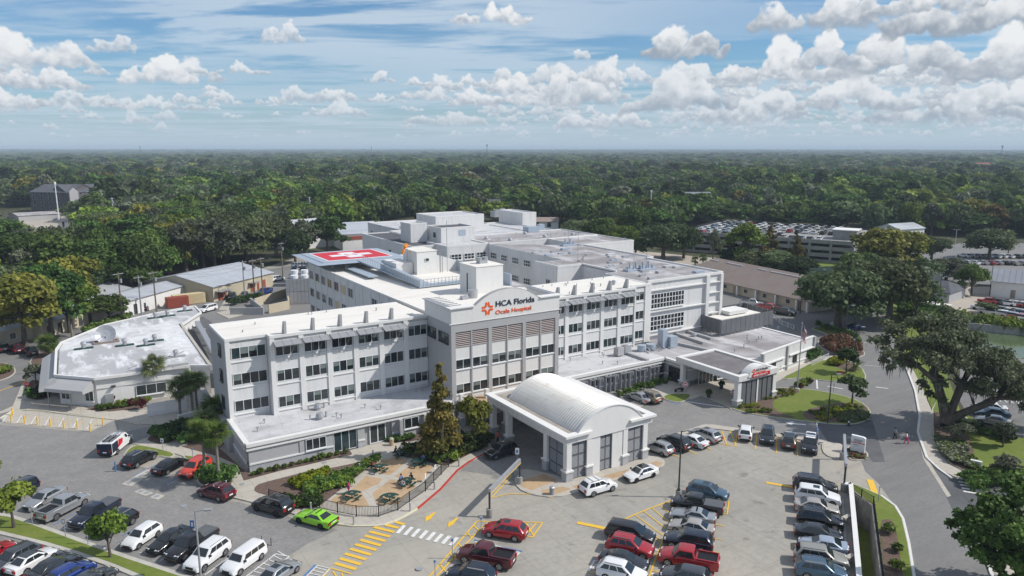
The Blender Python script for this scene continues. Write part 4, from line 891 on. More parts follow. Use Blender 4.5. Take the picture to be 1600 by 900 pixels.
window(OB, FR(91.2, 133.2, -pi/2), 4.5, 6.1, 10.5, 12, 2, 1, d=.08, glass='blind')
r = random.Random(8)
for k in range(34):
    x, y = r.uniform(97, 114), r.uniform(102.5, 148)
    if x < 99 and y > 112: continue
    s = r.uniform(.5, .95)
    part('skylight', MB().box(x-s*1.3, x+s*1.3, y-s*.6, y+s*.6, 15.05, 15.4+.2*r.random()), r.choice(['metal_blue', 'metal', 'roof_white']), OB)
for (px, py) in ((990, 423), (1010, 422), (888, 384)):
    x, y = G(px, py, 15.05); m = MB()
    for k in range(5): m.cyl(x-1.6+.8*k, y+.3*(k % 2), 15.05, 16.1+.7*(k % 2), .22, 7)
    m.box(x-2.2, x+2.2, y-.8, y+.8, 15.05, 15.45).cyl(x, y, 15.4, 19, .05, 5); part('pipe_cluster', m, 'metal_blue', OB)
def dish(B, x, y, z, r_, az=2.4, el=.6, name='satellite_dish', mt='roof_white'):
    m = MB(); n = 14; c = Vector((x, y, z+r_*.9)); ax = Vector((cos(az)*cos(el), sin(az)*cos(el), sin(el))); a = ax.cross(Vector((0, 0, 1))).normalized(); b = a.cross(ax)
    b0 = len(m.v); m.v.append(tuple(c-ax*r_*.22))
    for q, dd in ((.5, .17), (1, 0)):
        for k in range(n): m.v.append(tuple(c+(a*cos(2*pi*k/n)+b*sin(2*pi*k/n))*r_*q-ax*r_*dd))
    for k in range(n):
        l = (k+1) % n; m.f.append((b0, b0+1+k, b0+1+l)); m.f.append((b0+1+k, b0+1+n+k, b0+1+n+l, b0+1+l))
    d = part(name, m, mt, B); part('dish_mount', MB().cyl(x, y, z, z+r_*.7, .1, 6).beam(tuple(c), tuple(c+ax*r_*.7), .06), 'pole_grey', d)
x, y = G(911, 408, 15.05); dish(OB, x, y, 15.05, 1.1); part('antenna', MB().cyl(x-1.5, y, 15, 22, .04, 5), 'pole_grey', OB)
# rear wings
RW = bldg('rear_wing', 'white rear hospital buildings stepping up round a courtyard with a dark roofed tower block', 'building', 100, 190)
def block(B, x0, x1, y0, y1, z0, z1, roof='roof_white', wm='stucco', par=.35):
    part('wall', MB().box(x0, x1, y0, y1, z0, z1), wm, B); part('roof', MB().box(x0+.3, x1-.3, y0+.3, y1-.3, z1, z1+.06), roof, B)
    m = MB().box(x0-.03, x1+.03, y0-.03, y0+.3, z1, z1+par).box(x0-.03, x0+.3, y0+.3, y1, z1, z1+par).box(x1-.3, x1+.03, y0+.3, y1, z1, z1+par).box(x0+.3, x1-.3, y1-.3, y1+.03, z1, z1+par-.002)
    part('coping', m, 'stucco_white', B)
block(RW, 86.5, 99, 166.5, 178, 0, 14.9); block(RW, 99.02, 136, 166, 183.9, 0, 14.92, 'roof_grey'); block(RW, 118.02, 136, 150.5, 165.98, 0, 14.88, 'roof_grey')
block(RW, 79.8, 88.9, 173, 208, 0, 14.6, 'roof_dark'); block(RW, 92.7, 125, 209, 236, 0, 14.9); block(RW, 88.95, 125, 184, 208.9, 0, 14.8, 'roof_white')
block(RW, 89.3, 99.6, 174.9, 183.5, 14.9, 18.7, 'roof_dark'); block(RW, 83.7, 88.6, 182, 188.6, 14.6, 19.5, 'roof_white'); block(RW, 99.6, 116.5, 198.5, 212, 14.8, 19.4, 'roof_white'); block(RW, 134, 139.5, 203, 218, 0, 18.6, 'roof_white')
block(RW, 125.05, 134, 184, 215, 0, 14.7, 'roof_white')
FB = FR(0, 166.5, 0)
for (a, b, n) in ((87.7, 90.8, 3), (91.6, 94.6, 3), (95.3, 98.2, 3)): window(RW, FB, a, b, 11.4, 13.0, n, 2, d=.08, fw=.12, glass='glass')
window(RW, FR(79.8, 208, -pi/2), 20, 21.6, 11, 12.5, 1, 1, d=.06, glass='blind'); window(RW, FR(89.3, 183.5, -pi/2), 4, 5.8, 16, 17.6, 1, 1, d=.06, glass='glass_teal')
part('wall_mural', MB().fbox(FR(0, 174.9, 0), 94.6, 96.8, 0, .05, 16.6, 18.2), 'metal_blue', RW)
FW2 = FR(92.7, 236, -pi/2)
for (u, z) in ((3, 11), (10, 10.8), (16, 10.6), (18.5, 10.6), (3, 6), (7.5, 5.6), (11, 5.6), (17, 5.4), (19.5, 5.4)): window(RW, FW2, u, u+1.0, z, z+1.7, 1, 1, d=.06, glass='glass', sill=False)
roofkit(RW, 100, 134, 168, 182, 14.98, 14, 9, 5); roofkit(RW, 94, 124, 210, 234, 14.96, 8, 10, 3)
x, y = G(830, 362, 15); part('roof_plant', MB().box(x-2, x+2, y-1.5, y+1.5, 15, 16.6).box(x+3, x+5, y, y+1.5, 15, 17), 'metal_blue', RW)
for (px, py) in ((775, 338), (785, 336)):
    x, y = G(px, py, 15); part('roof_plant', MB().box(x-1.5, x+1.5, y-1.5, y+1.5, 14.8, 17).cyl(x, y, 17, 17.5, 1, 9), 'metal', RW)
# helipad wing
HW = bldg('helipad_wing', 'long white ward wing with a cream roof carrying the helicopter pad', 'building', 58, 135)
part('wall', MB().box(48.7, 72, 110.5, 160.5, 0, 14.7), 'stucco', HW); part('roof', MB().box(49, 71.8, 110.6, 160.3, 14.7, 14.82), 'roof_cream', HW)
part('coping', MB().box(48.62, 49.0, 110.5, 160.5, 14.7, 15.0).box(49.0, 72, 160.2, 160.55, 14.7, 14.99), 'stucco_white', HW)
FH = FR(48.7, 160.5, -pi/2)
for k in range(12):
    part('pilaster', MB().fbox(FH, .1+4.05*k, .4+4.05*k, 0, .12, 0, 14.7), 'stucco_white', HW)
    for j, z in enumerate((11.5, 7.6, 3.8)):
        if k < 7 or k > 8: window(HW, FH, .9+4.05*k, 3.3+4.05*k, z, z+1.9, 2, 1, d=.05, glass=['blind', 'glass', 'container_tan'][(k+j) % 3 if k in (4, 5, 6) else (k+j) % 2], sill=False)
part('stair_tower', MB().box(62.5, 67, 133.3, 140, 14.8, 19.4), 'stucco_white', HW); part('stair_tower_roof', MB().box(62.4, 67.1, 133.2, 140.1, 19.4, 19.55), 'roof_cream', HW)
part('lift_house', MB().hexa([(67, 134, 14.8), (73, 134, 14.8), (73, 141, 14.8), (67, 141, 14.8), (67, 134, 18.6), (73, 134, 16.6), (73, 141, 16.6), (67, 141, 18.6)]), 'stucco_white', HW)
part('lift_house', MB().box(58.7, 62.4, 135, 141.5, 14.8, 17.2), 'stucco_white', HW)
window(HW, FR(0, 133.3, 0), 64.3, 65.2, 17.4, 18.1, 1, d=.05, glass='blind', sill=False)
part('door', MB().box(62.42, 62.5, 135, 136, 14.8, 17), 'pole_dark', HW)
lad = MB().cyl(67.5, 133, 14.8, 20.4, .06, 5).cyl(68.1, 133, 14.8, 20.4, .06, 5).cyl(69.3, 133.2, 14.8, 25.5, .05, 5)
for k in range(12): lad.beam((67.5, 133, 15.2+.4*k), (68.1, 133, 15.2+.4*k), .04)
part('roof_ladder', lad, 'pole_grey', HW)
part('roof', MB().box(71.8, 86, 112, 160, 10.9, 11.1), 'roof_grey', HW); part('wall', MB().box(72, 86, 112, 160, 0, 10.9), 'stucco', HW)
part('screen_wall', MB().box(71.9, 72.2, 113, 135, 14.7, 17.0).box(66, 72, 134.6, 134.8, 14.7, 17.0), 'metal_blue', HW)
part('exhaust_fan', MB().cyl(54, 150, 14.8, 15.5, .6, 10).cyl(58, 151.5, 14.8, 15.4, .5, 10).cyl(61, 149.5, 14.8, 15.6, .6, 10), 'metal', HW)
# helipad
HP = thing('helipad', 'raised steel helicopter pad painted red with a white cross, above the rear wing', 'helipad', (56, 153.5, 14.8))
part('deck', MB().box(47.4, 64.6, 145.8, 161.6, 16.55, 16.9), 'metal_blue', HP); part('safety_ledge', MB().hexa([(45.8, 144.2, 16.6), (66.2, 144.2, 16.6), (66.2, 163.2, 16.6), (45.8, 163.2, 16.6), (47.4, 145.8, 16.8), (64.6, 145.8, 16.8), (64.6, 161.6, 16.8), (47.4, 161.6, 16.8)]), 'metal_blue', HP)
part('white_border', MB().box(48.9, 63.5, 147.5, 160.3, 16.9, 16.93), 'helipad_white', HP); part('red_field', MB().box(49.3, 63.1, 147.9, 159.9, 16.93, 16.95), 'helipad_red', HP)
cx, cy = 56.2, 153.9; m = MB().box(cx-4.6, cx+4.6, cy-1.3, cy+1.3, 16.95, 16.965).box(cx-1.7, cx+1.7, cy+1.3, cy+4.0, 16.95, 16.965).box(cx-1.7, cx+1.7, cy-4.0, cy-1.3, 16.95, 16.965)
part('white_cross', m, 'helipad_white', HP)
part('letter_h', MB().box(cx-1.1, cx-.8, cy-1.2, cy+1.2, 16.965, 16.98).box(cx+.8, cx+1.1, cy-1.2, cy+1.2, 16.965, 16.98).box(cx-.8, cx+.8, cy-.15, cy+.15, 16.965, 16.98), 'helipad_red', HP)
for (x, y) in ((50, 148), (50, 159), (56, 148), (56, 159), (62, 148), (62, 159)): part('leg', MB().cyl(x, y, 14.75, 16.6, .22, 8), 'pole_grey', HP)
rp = MB().hexa([(56.4, 121, 15.1), (59.2, 121, 15.1), (58.6, 146, 16.6), (54.6, 146, 16.6), (56.4, 121, 15.4), (59.2, 121, 15.4), (58.6, 146, 16.9), (54.6, 146, 16.9)])
part('ramp', rp, 'metal_blue', HP); part('ramp', MB().box(52, 54, 133, 146, 15.3, 15.5).box(56.4, 66, 119.4, 121.4, 15.0, 15.3), 'metal_blue', HP)
part('railing_panel', MB().hexa([(56.3, 119.4, 15.3), (56.4, 119.4, 15.3), (55.9, 136, 16.3), (55.8, 136, 16.3), (56.3, 119.4, 16.3), (56.4, 119.4, 16.3), (55.9, 136, 17.3), (55.8, 136, 17.3)]), 'metal_blue', HP)
for k in range(22):
    t = k/21; x = 56.3-.9*t; y = 119.4+25*t; z = 15.3+1.4*t; part('railing_post', MB().cyl(x, y, z, z+1.15, .045, 5), 'metal', HP)
for k in range(14): part('railing_post', MB().cyl(56.4+.75*k, 119.3, 15.2, 16.5, .045, 5), 'pole_grey', HP)
part('rail', MB().beam((56.3, 119.4, 16.45), (55.4, 144.4, 17.85), .06).beam((56.4, 119.3, 16.45), (66.2, 119.3, 16.45), .06).beam((56.4, 119.3, 15.9), (66.2, 119.3, 15.9), .05), 'metal', HP)
WS = thing('windsock', 'drooping orange windsock on a pole behind the helipad', 'windsock', (*G(637, 425, 15), 15))
gx, gy = G(637, 425, 15); part('pole', MB().cyl(gx, gy, 15, 20.8, .06, 6), 'pole_grey', WS); part('sock', MB().tube([(gx, gy, 20.7), (gx-.5, gy-.1, 20.3), (gx-.8, gy, 19.6), (gx-1.0, gy, 18.7)], [.45, .42, .34, .2], 8), 'windsock', WS)
# ------------------------------------------------------------------ main entrance canopy
PC = thing('entrance_canopy', 'white drive-through entrance canopy with a ribbed barrel roof and grey louvred panels', 'canopy', (57, 78, 0))
X0, X1, Y0, Y1 = 50.3, 63.9, 66.3, 85.0; ZE = 5.95
# eaves slab, gutter, vault
def ring(x0, x1, y0, y1, w, z0, z1): return MB().box(x0, x1, y0, y0+w, z0, z1).box(x0, x1, y1-w, y1, z0, z1).box(x0, x0+w, y0+w, y1-w, z0, z1).box(x1-w, x1, y0+w, y1-w, z0, z1)
part('eaves', MB().box(X0-.5, X0+.5, Y0-.45, Y1, ZE-.12, ZE+.16), 'stucco_white', PC); part('eaves', MB().box(X1-.5, X1+.5, Y0-.45, Y1, ZE-.12, ZE+.16), 'stucco_white', PC); part('eaves', MB().box(X0+.5, 53.9, Y0-.45, Y0+.5, ZE-.12, ZE+.155), 'stucco_white', PC); part('eaves', MB().box(60.1, X1-.5, Y0-.45, Y0+.5, ZE-.12, ZE+.155), 'stucco_white', PC); part('eaves', MB().box(X0+.5, X1-.5, Y1-.8, Y1, ZE-.12, ZE+.155), 'stucco_white', PC)
part('fascia', ring(X0-.2, X1+.2, Y0-.0, Y1-.1, .55, ZE-1.0, ZE-.12), 'stucco', PC)
part('gutter_bed', MB().box(X0+.5, X1-.5, Y0+.5, Y1-1, ZE-.3, ZE-.02), 'gutter', PC); part('ceiling', MB().box(X0+.3, X1-.3, Y0+.3, Y1-.3, ZE-.7, ZE-.45), 'stucco', PC)
vx0, vx1 = X0+1.5, X1-1.5; vr = (vx1-vx0)/2; rise = 2.62; RR = (vr*vr+rise*rise)/(2*rise); va = math.asin(vr/RR); vc = (vx0+vx1)/2
vm = MB(); nseg = 20; vy0, vy1 = Y0+.15, Y1-3.4
ar = [(vc+RR*sin(-va+2*va*i/nseg), ZE-.1+RR*cos(-va+2*va*i/nseg)-(RR-rise)) for i in range(nseg+1)]
npan = 34; pl = (vy1-vy0)/npan
pan = MB()
for i in range(nseg):
    (a, b), (c, e) = ar[i], ar[i+1]; pan.face([(a, 0, b), (c, 0, e), (c, pl-.16, e), (a, pl-.16, b)]).face([(a, pl-.16, b), (c, pl-.16, e), (c, pl-.05, e+.13), (a, pl-.05, b+.13)]).face([(a, pl-.05, b+.13), (c, pl-.05, e+.13), (c, pl, e), (a, pl, b)])
pan.f = [f for f in pan.f]
pme = pan.mesh('vault_rib_panel', 'vault_metal')
for k in range(npan): obj('vault_rib_panel', pme, PC, Vector((0, vy0+k*pl, 0))-Vector(PC.location))
FP = FR(0, Y0, 0)
gab = [(vx0, ZE-1.0), (vx1, ZE-1.0)]+[(x, z+.12) for x, z in ar[::-1]]
part('gable', MB().sweep(gab, FP, -.3, .03), 'stucco_white', PC); part('gable', MB().sweep(gab, FR(0, vy1, 0), -.3, 0), 'stucco_white', PC)
gt = MB()
for (a, b), (c, e) in zip(ar, ar[1:]): gt.beam((a, Y0+.1, b+.14), (c, Y0+.1, e+.14), .45, .1)
part('gable_trim', gt, 'stucco_white', PC)
def column(B, x, y, w=.75, zt=ZE-1.0, base=1.45):
    part('column', MB().box(x-w/2, x+w/2, y-w/2, y+w/2, base, zt), 'stucco_white', B)
    part('column_base', MB().box(x-w/2-.12, x+w/2+.12, y-w/2-.12, y+w/2+.12, 0, base-.15), 'stone', B); part('column_cap', MB().box(x-w/2-.22, x+w/2+.22, y-w/2-.22, y+w/2+.22, base-.15, base+.05), 'stucco_white', B)
for x in (X0+.35, X0+3.45, X1-4.3, X1-.9): column(PC, x, Y0+.4)
for y in (Y0+4.6, Y1-5.0, Y1-.9): column(PC, X0+.35, y); column(PC, X1-.35, y)
for (x, y) in ((X0+2.5, Y1-.9), (X1-3, Y1-.9), (vc, Y1-.9), (X0+2.5, 89.5), (X0-1.8, 89.5)): column(PC, x, y, .6)
part('front_wall', MB().fbox(FP, X0+3.8, 55.5, -.75, -.1, 0, ZE-1.0).fbox(FP, 57.45, X1-4.7, -.75, -.1, 0, ZE-1.0), 'stucco_white', PC)
def louvre_panel(B, fr, u0, u1, z0, z1, d):
    part('panel_frame', MB().fbox(fr, u0, u0+.1, d-.1, d+.06, z0, z1).fbox(fr, u1-.1, u1, d-.1, d+.06, z0, z1).fbox(fr, (u0+u1)/2-.05, (u0+u1)/2+.05, d-.1, d+.05, z0, z1).fbox(fr, u0+.1, u1-.1, d-.1, d+.055, z0+1.2, z0+1.35).fbox(fr, u0+.1, u1-.1, d-.1, d+.055, z0+2.9, z0+3.05), 'louvre', B)
    part('panel_back', MB().fbox(fr, u0, u1, d-.2, d-.12, z0, z1), 'black', B)
    w = u1-u0-.2; sl = cached(('lv', round(w, 2)), lambda: MB().hexa([(0, -.1, 0), (w, -.1, 0), (w, .02, .1), (0, .02, .1), (0, -.1, .025), (w, -.1, .025), (w, .02, .125), (0, .02, .125)]).mesh('slat', 'slat_grey'))
    L = Vector(B.location)
    for k in range(int((z1-z0)/.155)): obj('slat', sl, B, Vector(fr.w(u0+.1, d-.06, z0+.03+.155*k))-L, fr.a)
for (a, b) in ((X0+.8, X0+3.05), (55.52, 57.43), (X1-3.9, X1-1.3)): louvre_panel(PC, FP, a, b, .25, ZE-1.05, -.3)
FPL = FR(X0, Y0+4.6, -pi/2); louvre_panel(PC, FPL, .5, 3.7, .25, ZE-1.05, -.3)
part('beam', MB().box(X0+.2, X0+.6, Y0+4.9, Y1-1.6, ZE-1.45, ZE-1.0).box(X1-.6, X1-.2, Y0+4.9, Y1-1.6, ZE-1.45, ZE-1.0), 'stucco', PC)
part('link_roof', MB().box(48.5, 66, Y1+.05, 90.95, 3.0, 3.5), 'stucco_grey', PC); part('link_roof_top', MB().box(48.6, 65.9, Y1+.1, 90.9, 3.5, 3.58), 'tan', PC)
# ------------------------------------------------------------------ emergency canopy
EC = thing('emergency_canopy', 'smaller white canopy over the emergency drive with an arched sign and red lettering band', 'canopy', (87, 74, 0))
fx = G(1155, 589, 5.2); bx = G(1060.5, 556, 5.2); rx = G(1214, 573, 5.2)
ex0, ey0 = fx; ex1 = rx[0]; ey1 = bx[1]
EZ = 5.2
part('roof', MB().box(ex0+.6, ex1-.6, ey0+.6, ey1-.3, EZ-.45, EZ-.25), 'roof_membrane', EC)
part('parapet', ring(ex0, ex1, ey0, ey1, .75, EZ-.9, EZ), 'stucco_white', EC); part('ceiling', MB().box(ex0+.2, ex1-.2, ey0+.2, ey1-.2, EZ-1.1, EZ-.9), 'stucco', EC)
FEF = FR(0, ey0, 0)
ew = ex1-ex0; ecx = (ex0+ex1)/2+.1; er = 2.75; eri = 1.35; ER_ = (er*er+eri*eri)/(2*eri); ea = math.asin(er/ER_)
ea_ = [(ecx+ER_*sin(ea-2*ea*i/12), EZ-.25+ER_*cos(ea-2*ea*i/12)-(ER_-eri)) for i in range(13)]
part('sign_arch', MB().sweep([(ecx-er, EZ-.5), (ecx+er, EZ-.5)]+ea_, FEF, -1.5, .15), 'stucco_white', EC)
part('sign_band', MB().fbox(FEF, ecx-2.0, ecx+2.2, .16, .24, EZ-.62, EZ-.05), 'red_sign', EC)
text_on(EC, FEF, ecx-1.8, EZ-.47, .27, 'EMERGENCY', .40, 'flag_white', 0, 3.3, .02); text_on(EC, FEF, ecx-1.1, EZ+.35, .2, 'HCA Florida', .5, 'letter_navy', 0, 2.7, .02); text_on(EC, FEF, ecx-1.1, EZ+.05, .2, 'Ocala Hospital', .3, 'logo_orange', 0, 2.2, .02)
logo(EC, FEF, ecx-1.6, EZ+.4, .34, .2)
for x in (ex0+.55, ex1-.55): column(EC, x, ey0+.6, .8, EZ-.9, 1.2)
for k in range(2):
    u0 = ex0+1.05+k*(ew-2.0)/2; u1 = u0+(ew-2.4)/2
    part('screen_panel', MB().fbox(FEF, u0, u1, -.5, -.3, .2, EZ-1.0), 'screen_grey', EC)
    for j in range(4): part('panel_rib', MB().fbox(FEF, u0+j*(u1-u0)/3-.03, u0+j*(u1-u0)/3+.03, -.3, -.22, .2, EZ-1.0), 'pole_dark', EC)
    if k == 0: part('mullion', MB().fbox(FEF, u1+.02, u1+.36, -.55, -.2, 0, EZ-.9), 'stucco_white', EC)
column(EC, ex0+.6, ey1-1.2, .7, EZ-.9, 1.2)
# ------------------------------------------------------------------ annex with the white roof
AN = thing('annex_building', 'low white annex with a patchy white and grey flat roof and curved grey awnings', 'building', (12, 145, 0))
AZ = 4.9
rp_ = [G(x, y, AZ) for x, y in ((147, 591), (86, 586), (88, 546), (96, 535), (165, 507), (244, 489), (304, 478), (314, 488), (284, 507), (329, 571), (297, 571), (270, 574), (187, 586))]
part('wall', MB().prism(inset(rp_, .35), 0, AZ-.3), 'stucco_white', AN)
part('roof', MB().prism(inset(rp_, .5), AZ-.4, AZ), 'roof_patchy', AN)
cp = MB()
for p, q in zip(rp_, rp_[1:]+rp_[:1]): cp.beam((*p, AZ-.1), (*q, AZ-.1), .35, .42)
part('coping', cp, 'stucco_white', AN)
f = fr_between(G(147, 591, AZ), G(297, 571, AZ))
part('string_course', MB().fbox(f, .3, f.len, -.4, -.28+.06, 2.9, 3.05), 'stucco_grey', AN)
window(AN, f, 5.6, 10.0, 1.0, 2.7, 3, d=-.24); part('meter_box', MB().fbox(f, 1.2, 2.4, -.35, .1, .6, 2.0), 'metal', AN); part('wall_light', MB().fbox(f, 2.2, 2.8, -.3, .3, 3.1, 3.3), 'pole_dark', AN)
part('parapet', MB().fbox(f, 10.5, f.len-.2, -.5, -.05, AZ-.1, AZ+.5).fbox(f, 4.5, 10.5, -.5, -.1, AZ-.1, AZ+.25), 'stucco_grey', AN)
f2 = fr_between(G(86, 586, AZ), G(147, 591, AZ))
for a in (.6, f2.len-2.2): window(AN, f2, a, a+1.6, 1.0, 2.7, 2, d=-.2)
def awning(B, fr, u0, u1, z0, z1, dep, mt='stucco_grey', n=6):
    m = MB(); pr = [(0, z1), (dep*.5, z1-(z1-z0)*.30), (dep, z1-(z1-z0)*.68), (dep+.02, z0)]
    for (d0, a), (d1, b) in zip(pr, pr[1:]): m.face([fr.w(u0, d1, b), fr.w(u1, d1, b), fr.w(u1, d0, a), fr.w(u0, d0, a)])
    for u in (u0, u1): m.face([fr.w(u, 0, z0)]+[fr.w(u, d, z) for d, z in pr])
    o = part('awning', m, mt, B)
awning(AN, f2, -.5, f2.len-.3, 2.9, AZ-.35, 2.2, 'stucco_grey')
f3 = fr_between(G(88, 546, AZ), G(86, 586, AZ)); awning(AN, f3, -.5, f3.len+1.6, 2.9, AZ-.35, 2.3, 'stucco_grey')
for (u, d) in ((.3, 2.0), (4.5, 2.0)): part('awning_post', MB().cyl(*f2.w(u, d, 0)[:2], 0, 3, .07, 6), 'pole_grey', AN)
for (px, py) in ((131, 545), (195, 540), (242, 533), (228, 540), (275, 558), (243, 497), (262, 494), (289, 486)):
    x, y = G(px, py, AZ); part('roof_curb', MB().box(x-1.5, x+1.5, y-.45, y+.45, AZ, AZ+.18), 'table_green' if px != 275 else 'pole_grey', AN)
    part('exhaust_fan', MB().cyl(x, y, AZ+.1, AZ+.9, .35, 10).cyl(x, y, AZ+.9, AZ+1.3, .5, 10, .35), 'metal', AN)
x, y = G(166, 535, AZ); part('dish_frame', MB().box(x-2.1, x+2.1, y-1, y-.75, AZ, AZ+.35).box(x-2.1, x+2.1, y+.6, y+.85, AZ, AZ+.35).box(x-2.1, x-1.8, y-.7, y+.6, AZ, AZ+.3).box(x+1.8, x+2.1, y-.7, y+.6, AZ, AZ+.3), 'roof_brown', AN); dish(AN, x, y, AZ, 1.75, -1.75, .45, mt='metal')
cv = MB(); 
for k in range(5): cv.beam((*G(200+18*k, 577-5*k, AZ), AZ+.12), (*G(216+18*k, 571-5.5*k, AZ), AZ+.12), .08)
part('conduit', cv, 'metal', AN)
# sunken yard between annex and hospital
part('yard_roof', MB().prism([G(284, 510, 3), G(316, 492, 3), G(331, 500, 3), G(338, 560, 3), G(336, 580, 3), G(326, 580, 3)], 0, 2.6), 'asphalt_dark', AN)
for (px, py, h_) in ((318, 520, .9), (325, 540, .7), (310, 512, 1.2)):
    x, y = G(px, py, 2.6); part('yard_unit', MB().cyl(x, y, 2.6, 2.6+h_, .5, 10), 'metal', AN)
part('yard_duct', MB().beam((*G(308, 503, 4.3), 4.2), (*G(333, 548, 4.3), 4.2), .9, .7), 'metal', AN); part('yard_lintel', MB().beam((*G(328, 572, AZ), AZ-.2), (*G(337, 571, AZ), AZ-.2), .4, .9), 'stucco_grey', AN)
part('timber_edge', MB().beam((*G(282, 506, AZ), AZ+.1), (*G(328, 571, AZ), AZ+.1), .45, .2), 'walk', AN)
part('link_wall', MB().box(17.8, 18.55, 98, 127, 0, 3.2), 'stucco_grey', AN)
# white gate fence and bin store
GF = thing('gate_fence', 'white horizontal board fence in front of the annex by the palms', 'fence', (12, 117.5, 0))
fg = fr_between(G(232, 652), G(292, 642))
for k in range(9):
    for (a, b) in ((.05, fg.len/2-.05), (fg.len/2+.05, fg.len-.05)):
        o = part('board', MB().fbox(fg, a, b, -.03, .03, .15+.225*k, .34+.225*k), 'frame', GF)
for a in (0, fg.len/2, fg.len): part('post', MB().fbox(fg, a-.05, a+.05, -.1, .06, 0, 2.25), 'frame', GF)
GF2 = thing('low_wall', 'short pale wall between the two palms beside the gate fence', 'wall', (*G(300, 650), 0)); part('wall', MB().beam((*G(279, 662), .6), (*G(318, 652), .6), .3, 1.2), 'stucco_white', GF2); part('cap', MB().beam((*G(279, 662), 1.25), (*G(318, 652), 1.25), .4, .1), 'frame', GF2)
# ------------------------------------------------------------------ other buildings
def shed(name, label, p, q, depth, h, rise, wall, roof, doors=(), eave=.4, cat='building', ridge=True, slabs=0, hip=0.0):
    """gabled shed; p,q world ends of the near wall, depth away from the viewer"""
    fr = fr_between(p, q); B = thing(name, label, cat, (p[0], p[1], 0)); L = fr.len
    part('wall', MB().fbox(fr, 0, L, -depth, 0, 0, h), wall, B)
    m = MB(); e = eave; zr = h+rise; n = max(1, slabs)
    for k in range(n):
        u0, u1 = -e+(L+2*e)*k/n, -e+(L+2*e)*(k+1)/n-(.0 if n == 1 else .06)
        a = [fr.w(u0, e, h-.05), fr.w(u1, e, h-.05), fr.w(u1-hip*(k == n-1), -depth/2, zr), fr.w(u0+hip*(k == 0), -depth/2, zr)]; b = [fr.w(u1, -depth-e, h-.05), fr.w(u0, -depth-e, h-.05), a[3], a[2]]
        for q4 in (a, b):
            m = MB(); lo = [(x, y, z+.14) for x, y, z in q4]; m.hexa([tuple(t) for t in q4]+lo)
            part('roof_panel' if n > 1 else 'roof', m, roof, B)
    if hip:
        part('roof', MB().face([fr.w(L+e, e, h+.08), fr.w(L+e, -depth-e, h+.08), fr.w(L+e-hip, -depth/2, zr+.12)]), roof, B); part('roof', MB().face([fr.w(-e, -depth-e, h+.08), fr.w(-e, e, h+.08), fr.w(-e+hip, -depth/2, zr+.12)]), roof, B)
    else:
        for u in (0, L): part('gable', MB().face([fr.w(u, 0, h), fr.w(u, -depth, h), fr.w(u, -depth/2, zr)]), wall, B)
    for (a, b, z0, z1, mt) in doors:
        if mt == 'win': window(B, fr, a, b, z0, z1, max(1, int((b-a)/1.2)), d=.06, glass='glass', sill=False)
        else: part('door', MB().fbox(fr, a, b, 0, .06, z0, z1), mt, B)
    return B, fr
wh, f = shed('warehouse', 'tan metal warehouse with a pale weathered roof left of the hospital', (35.7, 202.2), (55.1, 217), 24, 4.0, 2.4, 'tan_metal', 'metal_roof',
     [(1.6, 3.4, .1, 2.4, 'container_red'), (4.2, 4.9, .1, 2.2, 'container_red'), (14.5, 16.3, .1, 2.6, 'container_red'), (17.3, 18.2, .1, 2.2, 'container_red'), (19.5, 21, .1, 2.6, 'container_red')], slabs=6)
part('canopy', MB().fbox(f, .6, 4.6, .1, 2.0, 2.6, 2.8).fbox(f, 13.6, 17, .1, 1.6, 2.7, 2.85), 'metal', wh)
shed('warehouse', 'shallow tan building with a grey roof behind the container store', (*G(128, 497),), (*G(205, 470),), 12, 3.4, 1.6, 'beige_wall', 'metal_roof', [(14, 16, .1, 2.3, 'container_red')], slabs=5)
shed('warehouse', 'small white shed with a grey roof beside the red container', G(196, 496), G(308, 462), 10, 3.8, 1.0, 'stucco_white', 'metal_roof', [(3, 4.2, .1, 2.6, 'frame_dark'), (6.5, 7.2, .1, 2.2, 'frame_dark')], slabs=5)
bb, f = shed('office_row', 'long low tan office row with a grey roof behind the left oaks', G(-70, 560), G(62, 527), 14, 3.2, 1.7, 'beige_wall', 'metal_roof', [(4+3.4*k, 5.4+3.4*k, 1, 2.4, 'win') for k in range(3)], slabs=3)
bb, f = shed('office_row', 'tan office row with dark doors facing the annex', G(66, 530), G(182, 492), 12, 3.2, 1.5, 'beige_wall', 'metal_roof', [(1.6+3.1*k, 2.7+3.1*k, .2, 2.4, 'frame_dark') for k in range(5)], slabs=5)
bb, f = shed('motel', 'long tan brick motel with a brown shingle roof behind the white block', (163.2, 158), (157.6, 109.4), 15, 2.75, 4.6, 'beige_wall', 'roof_brown', [(u, u+1.5, .9, 2.1, 'win') for u in (3, 9, 18, 26, 33, 41)]+[(u, u+1, .05, 2.1, 'roof_brown') for u in (14, 22, 30, 37, 45)], hip=7, eave=1.0)
for u in (3, 10, 17, 24, 31, 38, 45, 48.4): part('porch_post', MB().fbox(f, u, u+.5, .5, 1.0, 0, 2.6), 'stucco_white', bb)
sp = cached('solar', lambda: MB().box(0, 1.5, 0, .9, 0, .06).mesh('solar_panel', 'solar'))
for u in (5, 6.8, 12, 13.6, 15.2, 16.8, 24.5, 26.2, 29, 30.6, 32.2, 33.8, 35.4, 37, 38.6):
    x, y, z = f.w(u, -6.2, 7.0); obj('solar_panel', sp, bb, Vector((x, y, z-.1))-Vector(bb.location), f.a)
shed('metal_shed', 'pale grey shed with a ribbed metal roof by the gravel car park', G(1547, 463), G(1680, 476), 22, 4.2, 2.0, 'stucco_white', 'metal_roof_dark', [(4.5, 5.6, .1, 2.3, 'roof_brown')], slabs=14)
shed('cottage', 'small house with a blue grey hip roof and a pale carport', G(1440, 468), G(1482, 474), 12, 2.6, 2.2, 'stucco_grey', 'roof_dark', [(2, 3, 1, 2, 'win')], hip=3)
